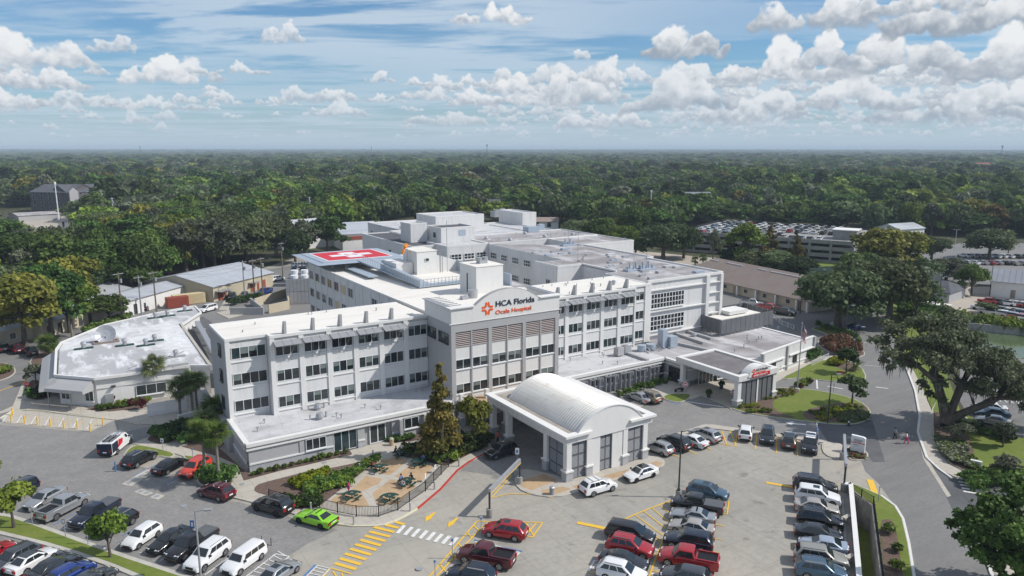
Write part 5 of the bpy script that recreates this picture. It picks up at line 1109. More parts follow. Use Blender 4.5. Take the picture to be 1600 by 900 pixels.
cpt = thing('carport', 'cream flat carport roof beside the blue grey house', 'carport', (*G(1458, 470), 0)); a, b = G(1439, 474, 2.3), G(1479, 480, 2.3); fc = fr_between(a, b); part('roof', MB().fbox(fc, 0, fc.len, -3.4, 0, 2.3, 2.5), 'roof_cream', cpt)
for u in (.2, fc.len-.2): part('post', MB().fbox(fc, u-.06, u+.06, -.2, -.06, 0, 2.3), 'frame', cpt)
shed('store_shed', 'narrow white roofed store behind the blue grey house', G(1436, 438), G(1472, 440), 6, 2.8, .8, 'stucco_white', 'stucco_white')
shed('store_shed', 'far small grey roofed house left of the twin palms', G(1404, 377), G(1443, 374), 12, 5, 2, 'stucco_white', 'metal_roof')
# white warehouses behind the rear wing
shed('distribution_shed', 'white roofed warehouse in front of the woods behind the helipad', G(452, 392), G(546, 382), 40, 7.5, 2.5, 'stucco_white', 'roof_white', slabs=4)
vb, f = shed('vaulted_hall', 'pale arched roof hall next to the white warehouse', G(536, 392), G(600, 388), 30, 6.5, 3.2, 'stucco_white', 'metal_roof'); part('red_stripe', MB().fbox(f, 0, f.len, 0, .15, 4.2, 5.6), 'container_red', vb)
# grey apartment block and shops to the left
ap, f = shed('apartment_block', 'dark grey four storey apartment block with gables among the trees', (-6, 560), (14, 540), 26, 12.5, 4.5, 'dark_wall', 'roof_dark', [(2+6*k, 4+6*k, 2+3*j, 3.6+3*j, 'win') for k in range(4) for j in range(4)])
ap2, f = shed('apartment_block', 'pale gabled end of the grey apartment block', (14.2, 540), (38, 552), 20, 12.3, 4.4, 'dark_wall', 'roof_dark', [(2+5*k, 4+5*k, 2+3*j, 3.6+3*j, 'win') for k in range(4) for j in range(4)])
part('gable_front', MB().fbox(f, .5, 6, 0, 1.2, 0, 13).sweep([(.5, 13), (6, 13), (3.2, 15.5)], f, 0, 1.2), 'stucco_grey', ap2)
shed('shop_row', 'cream and brown shops at the far left edge', G(-40, 319), G(22, 319), 30, 6.5, .6, 'beige_wall', 'roof_grey', [(2+9*k, 7+9*k, 2, 6.5, 'win') for k in range(4)])
shed('low_store', 'long low white roofed store below the grey apartments', G(30, 347), G(95, 343), 22, 3.4, .8, 'stucco_grey', 'roof_grey', slabs=3)
for (px, py, w, lab, rf) in ((108, 352, 10, 'small dark hut near the tall white pole', 'roof_dark'), (322, 305, 15, 'pale roofed house peeping out of the woods', 'roof_white'), (868, 292, 24, 'grey roofed house in a clearing right of the hospital roof', 'metal_roof_dark'), (876, 311, 20, 'brown tiled roof among the trees below the grey house', 'roof_brown'), (1085, 309, 26, 'grey roofed house with pale gable in the middle woods', 'metal_roof_dark'),
                            (765, 318, 14, 'house with a white gable above the hospital roofline', 'roof_dark'), (383, 318, 12, 'small pink roofed cottage in the left woods', 'roof_brown'), (432, 330, 16, 'dark roofed bungalow beside the woods', 'roof_dark'), (1530, 259, 45, 'distant pink roofed building on the right', 'container_red'), (850, 352, 14, 'brown roofed house just right of the rear wing', 'roof_brown'), (1012, 350, 8, 'small cream hut at the foot of the white mast', 'roof_cream'), (745, 312, 12, 'little tan roofed house above the rear block', 'roof_brown')):
    gx, gy = G(px, py+9); d = (gx*gx+gy*gy)**.5; s = w/2
    shed('house', lab, (gx-s*.84, gy+s*.54), (gx+s*.84, gy-s*.54), w*.6, (4.5 if w < 30 else 9), w*.13, 'stucco_white', rf, [(w*.2, w*.32, 2, 4.5, 'win'), (w*.6, w*.75, 2, 4.5, 'win')])
# parking garage
GA = thing('parking_garage', 'three level concrete parking garage with cars on its roof deck', 'garage', (236.9, 149.6, 0))
gA, gB = (236.9, 149.6), (262, 238); gd = (gB[0]-gA[0], gB[1]-gA[1])
# near wall runs from the right corner back to the left end
gL = G(1056, 391); fg_ = fr_between(gL, gA); GL = fg_.len; GD = 52
def gz(k): return 2.35*k
for k in range(1, 4):
    part('deck', MB().fbox(fg_, 0, GL, -GD, -.3, gz(k)-.5, gz(k)), 'garage', GA)
for k in range(0, 4):
    z = gz(k); n = 9; st = GL/n
    for i in range(n): part('spandrel_panel', MB().fbox(fg_, i*st+.05, (i+1)*st-.05, -.3, 0, z-.5 if k else 0, z+.85), 'garage', GA)
    for i in range(5): 
        q = FR(*fg_.w(GL, 0, 0)[:2], fg_.a+pi/2); part('spandrel_panel', MB().fbox(q, i*GD/5+.05, (i+1)*GD/5-.05, -.3, 0, z-.5 if k else 0, z+.85), 'garage', GA)
for i in range(10): part('column', MB().fbox(fg_, i*GL/9-.4, i*GL/9+.4, -.5, .12, 0, 7.0), 'garage', GA)
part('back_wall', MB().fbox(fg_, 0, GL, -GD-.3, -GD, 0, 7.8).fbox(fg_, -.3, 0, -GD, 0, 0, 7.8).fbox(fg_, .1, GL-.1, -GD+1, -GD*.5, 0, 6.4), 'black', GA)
part('stair_tower', MB().fbox(fg_, GL-9, GL-1, -20, -12, 7.05, 10.4), 'garage', GA); part('stair_tower_roof', MB().fbox(fg_, GL-9.4, GL-.6, -20.4, -11.6, 10.4, 10.7), 'stucco_white', GA)
# chiller tower, loading dock, ramps
CH = thing('cooling_plant', 'grey louvred cooling tower enclosure beside the helipad wing', 'plant room', (46, 185, 0))
a, b = G(448, 476), G(500, 474); fc = fr_between(a, b)
n = 9; st = fc.len/n
for k in range(n):
    for z in (.1, 3.4): part('panel', MB().fbox(fc, k*st+.03, (k+1)*st-.03, -.1, 0, z, z+3.2), 'metal', CH)
part('enclosure', MB().fbox(fc, 0, fc.len, -14, -.12, 0, 6.4), 'screen_grey', CH)
for k in range(3): part('cooling_fan', MB().cyl(*fc.w(2+2.6*k, -3, 0)[:2], 6.4, 7.2, 1.0, 12), 'frame', CH)
for k in range(4): part('cooling_fan', MB().cyl(*fc.w(1.5+2.6*k, -9, 0)[:2], 6.4, 7.6, 1.0, 12), 'frame', CH)
def wallrun(label, pts, h, mt, name='retaining_wall', w=.35):
    o = thing(name, label, 'wall', (*G(*pts[0]), 0))
    for p, q in zip(pts, pts[1:]): part('wall', MB().beam((*G(*p), h/2), (*G(*q), h/2), w, h), mt, o)
    return o
wallrun('tan retaining wall of the loading dock left of the cooling plant', [(398, 480), (448, 463), (452, 483), (420, 490)], 2.2, 'beige_wall'); wallrun('grey dock wall stepping down behind the hospital roof', [(392, 476), (412, 492), (360, 492)], 1.8, 'stucco_grey')
st_ = thing('striped_ramp', 'pale ribbed concrete ramp between the annex and the dock', 'ramp', (*G(355, 490), 0))
for k in range(6): part('slab', MB().prism([G(338+4.7*k, 489-1.0*k), G(342+4.7*k, 488-1.0*k), G(361+4.0*k, 497-1.0*k), G(357+4.0*k, 498-1.0*k)], 0, .12), 'walk', st_)
st2 = thing('striped_ramp', 'pale ribbed concrete walkway beside the dark pickup at the warehouse', 'ramp', (*G(348, 478), 0))
for k in range(4): part('slab', MB().prism([G(342+3.8*k, 485), G(345.5+3.8*k, 485), G(353+2.6*k, 470), G(350.5+2.6*k, 470)], 0, .11), 'walk', st2)
for (a, b, mt, lab) in ((G(262, 483), G(296, 479), 'container_red', 'rusty red shipping container behind the annex'), (G(272, 479), G(322, 473), 'container_tan', 'pale tan shipping container beside the red one')):
    c = thing('shipping_container', lab, 'container', (*a, 0)); fc = fr_between(a, b); part('body', MB().fbox(fc, 0, fc.len, -2.4, 0, .1, 2.7), mt, c)
    rb = MB()
    for k in range(int(fc.len/.5)): rb.fbox(fc, .1+.5*k, .32+.5*k, 0, .05, .2, 2.6)
    part('side_ribs', rb, mt, c); part('door', MB().fbox(fc, -.05, 0, -2.3, -.1, .2, 2.6), mt, c)
# deck parapet and retaining walls of the drop beside the parking deck
DW = thing('deck_parapet', 'long white capped parapet along the right edge of the parking deck', 'wall', (*HOLE[0], 0))
a, b = HOLE[0], HOLE[3]
part('wall', MB().beam((*a, -1.2), (*b, -1.2), .35, 4.4), 'concrete_wall', DW); part('cap', MB().beam((*a, 1.06), (*b, 1.06), .5, .12), 'stucco_white', DW)
aa = G(1318, 769); part('wall', MB().beam((*aa, .5), (*a, .5), .35, 1.0), 'concrete_wall', DW); part('cap', MB().beam((*aa, 1.06), (*a, 1.06), .5, .12), 'stucco_white', DW)
part('pit_walls', MB().beam((*HOLE[0], -1.7), (*HOLE[1], -1.7), .3, 3.6).beam((*HOLE[1], -1.7), (*HOLE[2], -1.7), .3, 3.6), 'concrete_wall', DW)
struct('lawn', MB().prism([HOLE[0], HOLE[1], HOLE[2], HOLE[3]], -3.6, -3.3), 'grass')
part('ledge', MB().beam((*G(1372, 840, -3.3), -2.5), (*G(1385, 960, -3.3), -2.5), .3, 1.6), 'concrete_wall', DW)
for (px, py) in ((1322, 817), (1327, 880)):
    x, y = G(px, py); part('bracket', MB().box(x-.6, x+.6, y-.25, y+.25, .5, .8), 'walk', DW)
part('stop_wall', MB().beam((*G(1316, 775), .12), (*G(1331, 1000), .12), .25, .25), 'concrete_wall', DW)
def railing(name, label, pts, h=1.1, mt='fence_black', post=2.2, pk=.14, z=0.0, bw=.03):
    o = thing(name, label, 'fence', (*pts[0], 0))
    for p, q in zip(pts, pts[1:]):
        fr = fr_between(p, q); n = max(1, round(fr.len/post)); st = fr.len/n
        for k in range(n+1): part('post', MB().fbox(fr, k*st-.045, k*st+.045, -.045, .045, z, z+h+.08), mt, o)
        part('rail', MB().fbox(fr, 0, fr.len, -.02, .02, z+h-.05, z+h), mt, o); part('rail', MB().fbox(fr, 0, fr.len, -.02, .02, z+.12, z+.17), mt, o)
        m = MB()
        for k in range(int(fr.len/pk)): m.fbox(fr, .05+k*pk-bw/2, .05+k*pk+bw/2, -.012, .012, z+.1, z+h-.06)
        po = part('pickets', m, mt, o); po['kind'] = 'stuff'
    return o
railing('iron_fence', 'black iron fence round the tan patio, from the mulch bed to the hedge', pg([(421, 782), (455, 791), (500, 797), (528, 803), (557, 808.5), (592, 809), (622, 799), (640, 786), (665, 769), (701, 731)]), 1.25, z=.13, pk=.17, bw=.035)
railing('iron_fence', 'dark railing above the drop beside the parking deck', [HOLE[0], HOLE[1]], 1.1); railing('iron_fence', 'dark railing running along the grass strip to the bottom edge', [HOLE[1], HOLE[2]], 1.1)
railing('guard_rail', 'light metal guard rail by the ramp near the red sign', pg([(1268, 572), (1294, 560)]), 1.0, 'frame', pk=.3); railing('guard_rail', 'pale railing beside the service road above the plant screen', pg([(1205, 494), (1222, 508), (1240, 515)]), 1.0, 'frame', pk=.5)
for (lab, pts) in (('white notice on the patio fence, upper one', (679, 736)), ('white notice on the patio fence, lower one', (664, 750))):
    x, y = G(pts[0], pts[1]+4); n_ = thing('notice', lab, 'sign', (x, y, 0)); part('board', MB().fbox(FR(x, y, R(50)), -.25, .25, .05, .08, .55, 1.15), 'flag_white', n_); part('print', MB().fbox(FR(x, y, R(50)), -.18, .18, .08, .085, .9, .93), 'letter_navy', n_)
wallrun('long pale concrete wall along the green pond', [(1470, 517), (1500, 514), (1600, 524), (1760, 545)], 1.6, 'concrete_wall', 'pond_wall')
# overhead clearance bars
for (a, b, pa, lab) in (((765, 808), (812, 757), 3.1, 'grey overhead clearance bar over the entrance lane'), ((1318, 768), (1316, 718), 3.3, 'grey overhead clearance bar over the ramp lane')):
    o = thing('clearance_bar', lab, 'barrier', (*G(*a), 0)); A0, B0 = G(*a), G(*b)
    part('beam', MB().beam((*A0, pa), (*B0, pa), .3, .5), 'metal', o)
    for p in (A0, B0): part('post', MB().cyl(*p, 0, pa-.2, .12, 8), 'pole_dark', o); part('post_base', MB().cyl(*p, 0, 1.0, .36, 12), 'concrete_wall', o)
    part('edge_stripe', MB().beam((*A0, pa-.3), (*B0, pa-.3), .32, .09), 'yellow', o)
# lamps, bollards, signs, poles
def lamp(px, py, h, label, arm=(1, 0), mt='pole_dark', base=False, n=1):
    x, y = G(px, py); o = thing('street_lamp', label, 'street lamp', (x, y, 0))
    part('pole', MB().cyl(x, y, 0, h, .11, 8, .07), mt, o)
    if base: part('pole_base', MB().cyl(x, y, 0, .85, .34, 12), 'concrete_wall', o); part('base_collar', MB().cyl(x, y, .85, 1.05, .2, 8), mt, o)
    for k in range(n):
        s = -1 if k else 1; ax, ay = arm[0]*s, arm[1]*s
        part('arm', MB().beam((x, y, h-.1), (x+ax*.9, y+ay*.9, h+.02), .07), mt, o)
        part('lamp_head', MB().beam((x+ax*.8, y+ay*.8, h), (x+ax*1.5, y+ay*1.5, h), .34, .14), 'pole_grey', o)
    return o
lamp(1060, 777, 8.2, 'tall black lamp post at the corner of the hatched parking row', (.85, -.5), base=True)
lamp(314, 905, 7.0, 'grey lamp post beside the white crossover in the left lot', (.9, -.4), 'pole_grey')
lamp(1293, 662, 7.6, 'black lamp post on the clipped shrub bed', (.8, -.5)); lamp(1333, 582, 8.5, 'black lamp post behind the magnolia by the road', (.8, -.5)); lamp(1319, 545, 9, 'black lamp post beside the rust coloured hedge', (.8, -.5))
lamp(1250, 491, 7, 'tall lamp post in front of the motel corner', (-.8, .5), n=2); lamp(1465, 488, 9, 'black lamp post in the gravel car park', (.8, -.5)); lamp(1546, 462, 9, 'dark lamp post against the ribbed metal shed', (.8, -.5))
lamp(1491, 395, 9, 'double headed pale lamp post by the far car park', (.84, -.54), 'frame', n=2); lamp(1491, 425, 9, 'pale double lamp post between the shady trees', (.84, -.54), 'frame', n=2); lamp(1290, 360, 16, 'lamp post rising behind the garage roof', (.8, -.5)); lamp(980, 405, 8, 'lamp post at the oak beside the grey roof', (-.8, .5))
lamp(1334, 520, 8, 'lamp post beside the blue parked car', (-.8, .5))
bol = None
for i, (px, py, mt, lab) in enumerate([(717, 730, 'metal', 'grey bollard nearest the entrance car on the red kerb'), (679, 766, 'metal', 'grey bollard halfway along the red kerb'), (641, 800, 'metal', 'grey bollard at the yellow end of the kerb'), (553, 821, 'metal', 'grey bollard above the green car'), (486, 800, 'metal', 'grey bollard behind the roof of the green car'), (420, 781, 'metal', 'grey bollard by the black four by four'), (562, 738, 'metal', 'short grey bollard at the mulch bed beside the patio'), (583, 717, 'metal', 'grey bollard near the entrance doors'), (354, 765, 'metal', 'grey bollard behind the maroon hatchback')]):
    x, y = G(px, py); o = thing('bollard', lab, 'bollard', (x, y, .1), 0, 'bollards along the patio kerb'); part('post', MB().cyl(x, y, .1, 1.15, .1, 10), mt, o); part('cap', MB().cyl(x, y, 1.15, 1.2, .11, 10, .05), mt, o)
for i, (px, py) in enumerate([(20, 649), (18, 660), (39, 662), (59, 664), (79, 666), (100, 669), (121, 670), (141, 674), (161, 665)]):
    x, y = G(px, py); o = thing('bollard', 'yellow post in the row edging the striped pad by the annex, number counted unevenly' if 0 else 'yellow bollard edging the striped pad in front of the annex', 'bollard', (x, y, 0), 0, 'yellow bollards on the striped pad'); part('post', MB().cyl(x, y, 0, 1.25, .09, 8), 'yellow', o)
x, y = G(181, 737); o = thing('bollard', 'slim blue bollard behind the black parked car', 'bollard', (x, y, 0)); part('post', MB().cyl(x, y, 0, 1.35, .09, 8), 'blue_paint', o)
def signpost(px, py, h, label, w=.45, hh=.6, mt='flag_white', pm='pole_grey', ang=-32, shape='rect', cat='sign', z0=.1):
    x, y = G(px, py); o = thing('sign_post', label, cat, (x, y, 0)); part('pole', MB().cyl(x, y, 0, h, .04, 6), pm, o); f = FR(x, y, R(ang))
    if shape == 'rect': part('sign_board', MB().fbox(f, -w/2, w/2, .05, .08, h-hh, h), mt, o); part('symbol', MB().fbox(f, -w*.25, w*.25, .08, .085, h-hh*.75, h-hh*.25), 'blue_paint' if mt == 'flag_white' else 'flag_white', o)
    else:
        n = 16 if shape == 'disc' else 8; pts = [(w*cos(2*pi*k/n+pi/8), h-w+w*sin(2*pi*k/n+pi/8)) for k in range(n)]
        part('sign_board', MB().sweep(pts, f, .05, .08), 'flag_white' if shape == 'disc' else mt, o)
        if shape == 'disc': part('red_ring', MB().sweep([(a*.8, (b-h+w)*.8+h-w) for a, b in pts], f, .08, .09), 'red_sign', o); part('white_bar', MB().fbox(f, -w*.6, w*.6, .09, .1, h-w-.09, h-w+.09), 'flag_white', o)
        else: t = text_on(o, f, -w*.75, h-w-w*.25, .085, 'STOP', w*.62, 'flag_white', 0, w*1.5, .005)
    return o
for (px, py, lab) in ((752, 839, 'thin sign post with a white plate nearest the clearance bar'), (707, 874, 'thin sign post with a white plate beside the maroon pickup'), (680, 908, 'thin sign post with a white plate at the bottom of the yellow ladder')): signpost(px, py-1 if px > 700 else py, 2.3, lab, .3, .45)
for (px, py, lab) in ((51, 822, 'grey parking sign on the lawn below the silver sedan'), (103, 842, 'grey parking sign on the lawn below the silver pickup'), (138, 852, 'thin grey post on the lawn below the navy pickup')): signpost(px, py, 2.3, lab, .35, .6, 'metal')
signpost(255, 706, 1.9, 'small white sign on the lawn behind the black parked car', .4, .5); signpost(302, 720, 1.8, 'thin sign behind the red parked car', .25, .3, 'metal'); signpost(303, 846, 2.4, 'blue parking sign behind the black pickup', .45, .9, 'blue_paint'); signpost(1276, 686, 1.7, 'small blue sign at the nose row above the police car', .35, .5, 'blue_paint')
signpost(1372, 785, 2.0, 'bare sign post on the kerb by the yellow bar', .2, .2, 'metal'); signpost(1302, 615, 1.9, 'slim white sign behind the front lawn', .15, .6); signpost(1299, 514, 1.6, 'small white sign on the hedge row', .5, .6)
signpost(1070, 620, 2.5, 'round red and white no entry sign by the emergency door', .42, shape='disc'); signpost(1144, 632, 2.5, 'round red and white sign on the emergency canopy column', .4, shape='disc'); signpost(44, 616, 2.2, 'red octagonal stop sign by the annex drive', .42, mt='red_sign', shape='oct')
signpost(808, 740, 3.4, 'white exit plate above the clearance bar', .5, .8); signpost(1215, 520, 1.5, 'small white sign on the service road', .4, .5)
# monument sign
MS = thing('monument_sign', 'white monument sign with a red stripe on the mulch island by the road', 'sign', (88.4, 52.6, 0)); a, b = G(1328, 707), G(1350, 712); f = fr_between(a, b); W_ = f.len
part('board', MB().fbox(f, 0, W_, -.45, 0, .1, 2.15), 'frame', MS); part('top', MB().sweep([(0, 2.15), (W_, 2.15), (W_, 2.3), (W_*.85, 2.45), (0, 2.5)], f, -.45, 0), 'frame', MS); part('red_stripe', MB().fbox(f, -.01, W_+.01, 0, .02, 1.5, 1.6), 'red_sign', MS)
text_on(MS, f, .35, 1.85, .03, 'HCA Florida', .32, 'letter_navy', 0, W_*.6, .005); text_on(MS, f, .35, 1.68, .03, 'Ocala Hospital', .2, 'letter_navy', 0, W_*.5, .005); text_on(MS, f, .35, 1.2, .03, 'Emergency', .2, 'letter_navy', 0, W_*.35, .005)
RS = thing('direction_sign', 'dark red direction sign on two legs on the back lawn', 'sign', (*G(1313, 592), 0)); a, b = G(1308, 591), G(1318, 592); f = fr_between(a, b); part('board', MB().fbox(f, -.1, f.len+.1, -.05, .05, .75, 1.35), 'container_red', RS)
for u in (0, f.len): part('leg', MB().fbox(f, u-.05, u+.05, -.04, .04, 0, .75), 'container_red', RS)
text_on(RS, f, .1, .95, .06, 'Emergency', .22, 'flag_white', 0, f.len-.2, .004)
LS = thing('lawn_sign', 'low white stone sign among the shrubs by the side street', 'sign', (*G(1525, 728), 0)); f = fr_between(G(1515, 730), G(1533, 734)); part('slab', MB().fbox(f, 0, f.len, -.4, 0, .1, 1.0), 'frame', LS); text_on(LS, f, .2, .55, .02, 'Hospital', .3, 'letter_navy', 0, f.len*.7, .004)
# flagpole
FPx, FPy = 103.8, 73.3
fp = thing('flagpole', 'silver flagpole on the front lawn flying the stars and stripes', 'flagpole', (FPx, FPy, 0)); part('pole', MB().cyl(FPx, FPy, 0, 11.5, .11, 8, .06), 'metal', fp); part('ball', MB().ball(FPx, FPy, 11.6, .12), 'chrome', fp); part('base', MB().cyl(FPx, FPy, .1, .35, .4, 10), 'walk', fp)
fl = thing('flag', 'american flag hanging limp from the flagpole', 'flag', (FPx, FPy, 8.2))
def drape(u, v): return (FPx+.08+u*.55+.12*sin(v*9+u*6), FPy-.1-.35*u+.1*sin(v*7+3), 11.3-2.7*v-.9*u*(1-v*.3))
n = 13
for k in range(n):
    m = MB(); s0, s1 = k/n, (k+1)/n
    for j in range(8):
        v0, v1 = j/8, (j+1)/8
        if k < 7 and v1 < .42: continue
        m.face([drape(s0, v0), drape(s1, v0), drape(s1, v1), drape(s0, v1)])
    part('stripe', m, 'flag_red' if k % 2 == 0 else 'flag_white', fl)
m = MB()
for j in range(3):
    m.face([drape(0, j/8), drape(.54, j/8), drape(.54, (j+1)/8), drape(0, (j+1)/8)])
part('canton', m, 'flag_blue', fl); st = MB()
for a in range(4):
    for b in range(3): p = drape(.06+.13*a, .03+.12*b); st.box(p[0]-.03, p[0]+.03, p[1]-.04, p[1]-.03, p[2]-.03, p[2]+.03)
part('stars', st, 'flag_white', fl)
# utility poles and wires
up = {}
def upole(key, px, py, h, label, mt='wood_pole', arms=1, off=0):
    x, y = G(px, py); o = thing('utility_pole', label, 'utility pole', (x, y, 0)); up[key] = (x, y, h)
    part('pole', MB().cyl(x, y, 0, h, .2, 8, .13), mt, o)
    for k in range(arms): part('crossarm', MB().beam((x-1.1, y-.6, h-.5-1.2*k), (x+1.1, y+.6, h-.5-1.2*k), .14), 'pole_grey', o)
    part('transformer', MB().cyl(x+.4, y-.1, h-2.6, h-1.7, .28, 8), 'metal', o)
upole('a', 192, 503, 11.9, 'utility pole nearest the green tree by the annex'); upole('b', 222, 498, 10.5, 'middle utility pole behind the annex roof', 'pole_grey'); upole('c', 245, 491, 10.8, 'utility pole beside the container yard')
upole('d', 383, 470, 10.9, 'grey utility pole in front of the warehouse wall', 'pole_grey'); upole('e', 398, 466, 10.8, 'wooden utility pole between two others at the warehouse'); upole('f', 411, 466, 11.3, 'wooden utility pole right of the other two at the warehouse'); upole('g', 442, 432, 11, 'lone utility pole by the far green patch')
upole('h', 486, 362, 17, 'white utility pole in front of the white warehouse', 'frame', 1); upole('i', 547, 350, 13, 'utility pole right of the white warehouse'); upole('j', 599, 345, 12, 'utility pole above the rear ward wing', 'frame'); upole('k', 985, 352, 15, 'utility pole left of the white mast'); upole('l', 1042, 350, 16, 'dark utility pole right of the white mast'); upole('m', 1123, 312, 14, 'short pale pole in the middle woods', 'frame'); upole('n', -60, 545, 12, 'utility pole beyond the left edge')
upole('o', 163, 350, 18, 'tall pale pole among the left trees, right of the apartments', 'frame'); upole('p', 181, 370, 18, 'pale pole in front of the grey mossy tree', 'frame'); upole('q', 132, 378, 12, 'grey pole by the west street', 'pole_grey')
mw = MB()
def wire(p, q, sag=.6, dz=0.0):
    pts = [(p[0]+(q[0]-p[0])*t, p[1]+(q[1]-p[1])*t, p[2]-dz+(q[2]-p[2])*t-sag*4*t*(1-t)) for t in [i/8 for i in range(9)]]
    mw.tube(pts, .022, 3)
for s in ('na', 'ab', 'bc', 'cd', 'de', 'ef', 'fg', 'gh', 'hi', 'ij', 'kl', 'lm'):
    for dz in (.4, 1.2, 2.2): wire(up[s[0]], up[s[1]], .8, dz)
o = tag(obj('overhead_wires', mw.mesh('overhead_wires', 'wire')), 'thin dark overhead wires strung between the utility poles', 'wires'); o['kind'] = 'stuff'
def mast(px, py, top, label, mt='frame', r=.3):
    x, y = G(px, py); z = 0
    for _ in range(60):
        z += 1
        if proj(x, y, z)[1] < top: break
    o = thing('mast', label, 'mast', (x, y, 0)); part('pole', MB().cyl(x, y, 0, z, r, 6, r*.6), mt, o); part('antenna', MB().cyl(x, y, z, z+r*4, r*1.6, 6), mt, o)
mast(1016, 351, 301, 'tall white mast beside the cream hut'); mast(93, 350, 289, 'tall white pole in front of the grey apartments', r=.35)
mast(761, 250, 229, 'distant radio mast on the horizon near the middle', 'pole_dark', 1.6); mast(220, 245, 230, 'distant radio mast on the left horizon', 'pole_dark', 1.4); mast(581, 246, 231, 'thin distant mast on the horizon above the helipad', 'pole_dark', 1.2); mast(1564, 248, 231, 'distant lattice mast on the right horizon', 'pole_dark', 2.0)
# bins, planters, traffic cone
x, y = G(612, 697); o = thing('litter_bin', 'tan round litter bin beside the entrance doors', 'bin', (x, y, .12)); part('body', MB().cyl(x, y, .12, 1.05, .3, 12), 'tan', o); part('lid', MB().cyl(x, y, 1.05, 1.2, .33, 12, .2), 'walk', o)
x, y = G(1326, 665); o = thing('traffic_cone', 'dark traffic cone with a white band on the front road', 'cone', (x, y, 0)); part('base', MB().box(x-.3, x+.3, y-.3, y+.3, .02, .08), 'black', o); part('cone', MB().cyl(x, y, .08, 1.0, .2, 10, .06), 'frame_dark', o); part('band', MB().cyl(x, y, .5, .75, .145, 10, .11), 'flag_white', o)
for (px, py, lab) in ((921, 771, 'litter bin at the canopy corner column'), (806, 745, 'stubby concrete bollard at the canopy island tip')):
    x, y = G(px, py); o = thing('litter_bin', lab, 'bin', (x-4 if px > 900 else x, y+2 if px > 900 else y, 0)); part('body', MB().cyl(*o.location[:2], .1, 1.0, .3, 12), 'pole_grey', o); part('lid', MB().cyl(*o.location[:2], 1.0, 1.12, .33, 12, .2), 'metal', o)
# ------------------------------------------------------------------ vehicles
PAINT = {'white': ((.72, .72, .72), 0, .3), 'silver': ((.42, .43, .44), .6, .3), 'black': ((.008, .008, .010), .1, .22), 'navy': ((.010, .016, .035), .3, .24), 'grey': ((.075, .08, .09), .5, .3), 'darkgrey': ((.035, .038, .044), .5, .28), 'red': ((.38, .012, .018), .2, .28), 'maroon': ((.10, .008, .016), .3, .26), 'orange': ((.62, .05, .02), .1, .3),
         'lime': ((.26, .62, .01), .1, .3), 'blue': ((.012, .04, .22), .3, .26), 'bluegrey': ((.07, .13, .18), .5, .28), 'tan': ((.30, .24, .17), .5, .35), 'champagne': ((.50, .46, .41), .5, .3), 'paleblue': ((.44, .50, .58), .5, .28), 'brown': ((.09, .06, .05), .4, .3), 'beige': ((.34, .32, .28), .4, .35), 'cream': ((.55, .52, .44), .2, .4)}
for k, (c, me_, ro) in PAINT.items(): mat('car_'+k, c, ro, metal=me_, coat=.8, spec=.5)
# L, W, H, wheelbase, hood z, belt z, tail z, cabin (tail base, tail roof, nose roof, nose base), wheel radius
CT = {'sedan': (4.8, 1.84, 1.45, 2.8, .82, .95, 1.02, (-1.85, -1.0, .30, 1.05), .34), 'suv': (4.75, 1.9, 1.72, 2.8, 1.02, 1.12, 1.12, (-2.25, -1.72, .35, 1.12), .38), 'bigsuv': (5.0, 1.97, 1.82, 2.95, 1.1, 1.2, 1.2, (-2.38, -1.95, .42, 1.12), .41),
      'pickup': (5.8, 2.0, 1.92, 3.6, 1.15, 1.22, 1.22, (-.75, -.55, .95, 1.55), .42), 'boxy': (4.9, 1.9, 1.72, 2.95, 1.05, 1.12, 1.12, (-2.38, -2.2, .75, 1.25), .37), 'van': (5.15, 1.98, 1.77, 3.05, 1.0, 1.08, 1.08, (-2.48, -2.1, .6, 1.6), .37),
      'coupe': (5.0, 1.92, 1.46, 3.0, .88, .98, 1.04, (-1.75, -.95, .15, .85), .37), 'hatch': (4.3, 1.8, 1.55, 2.6, .92, 1.0, 1.0, (-2.05, -1.6, .35, 1.0), .34), 'cargo': (6.0, 2.05, 2.0, 3.6, 1.1, 1.3, 1.3, (.2, .35, 1.25, 1.75), .40)}
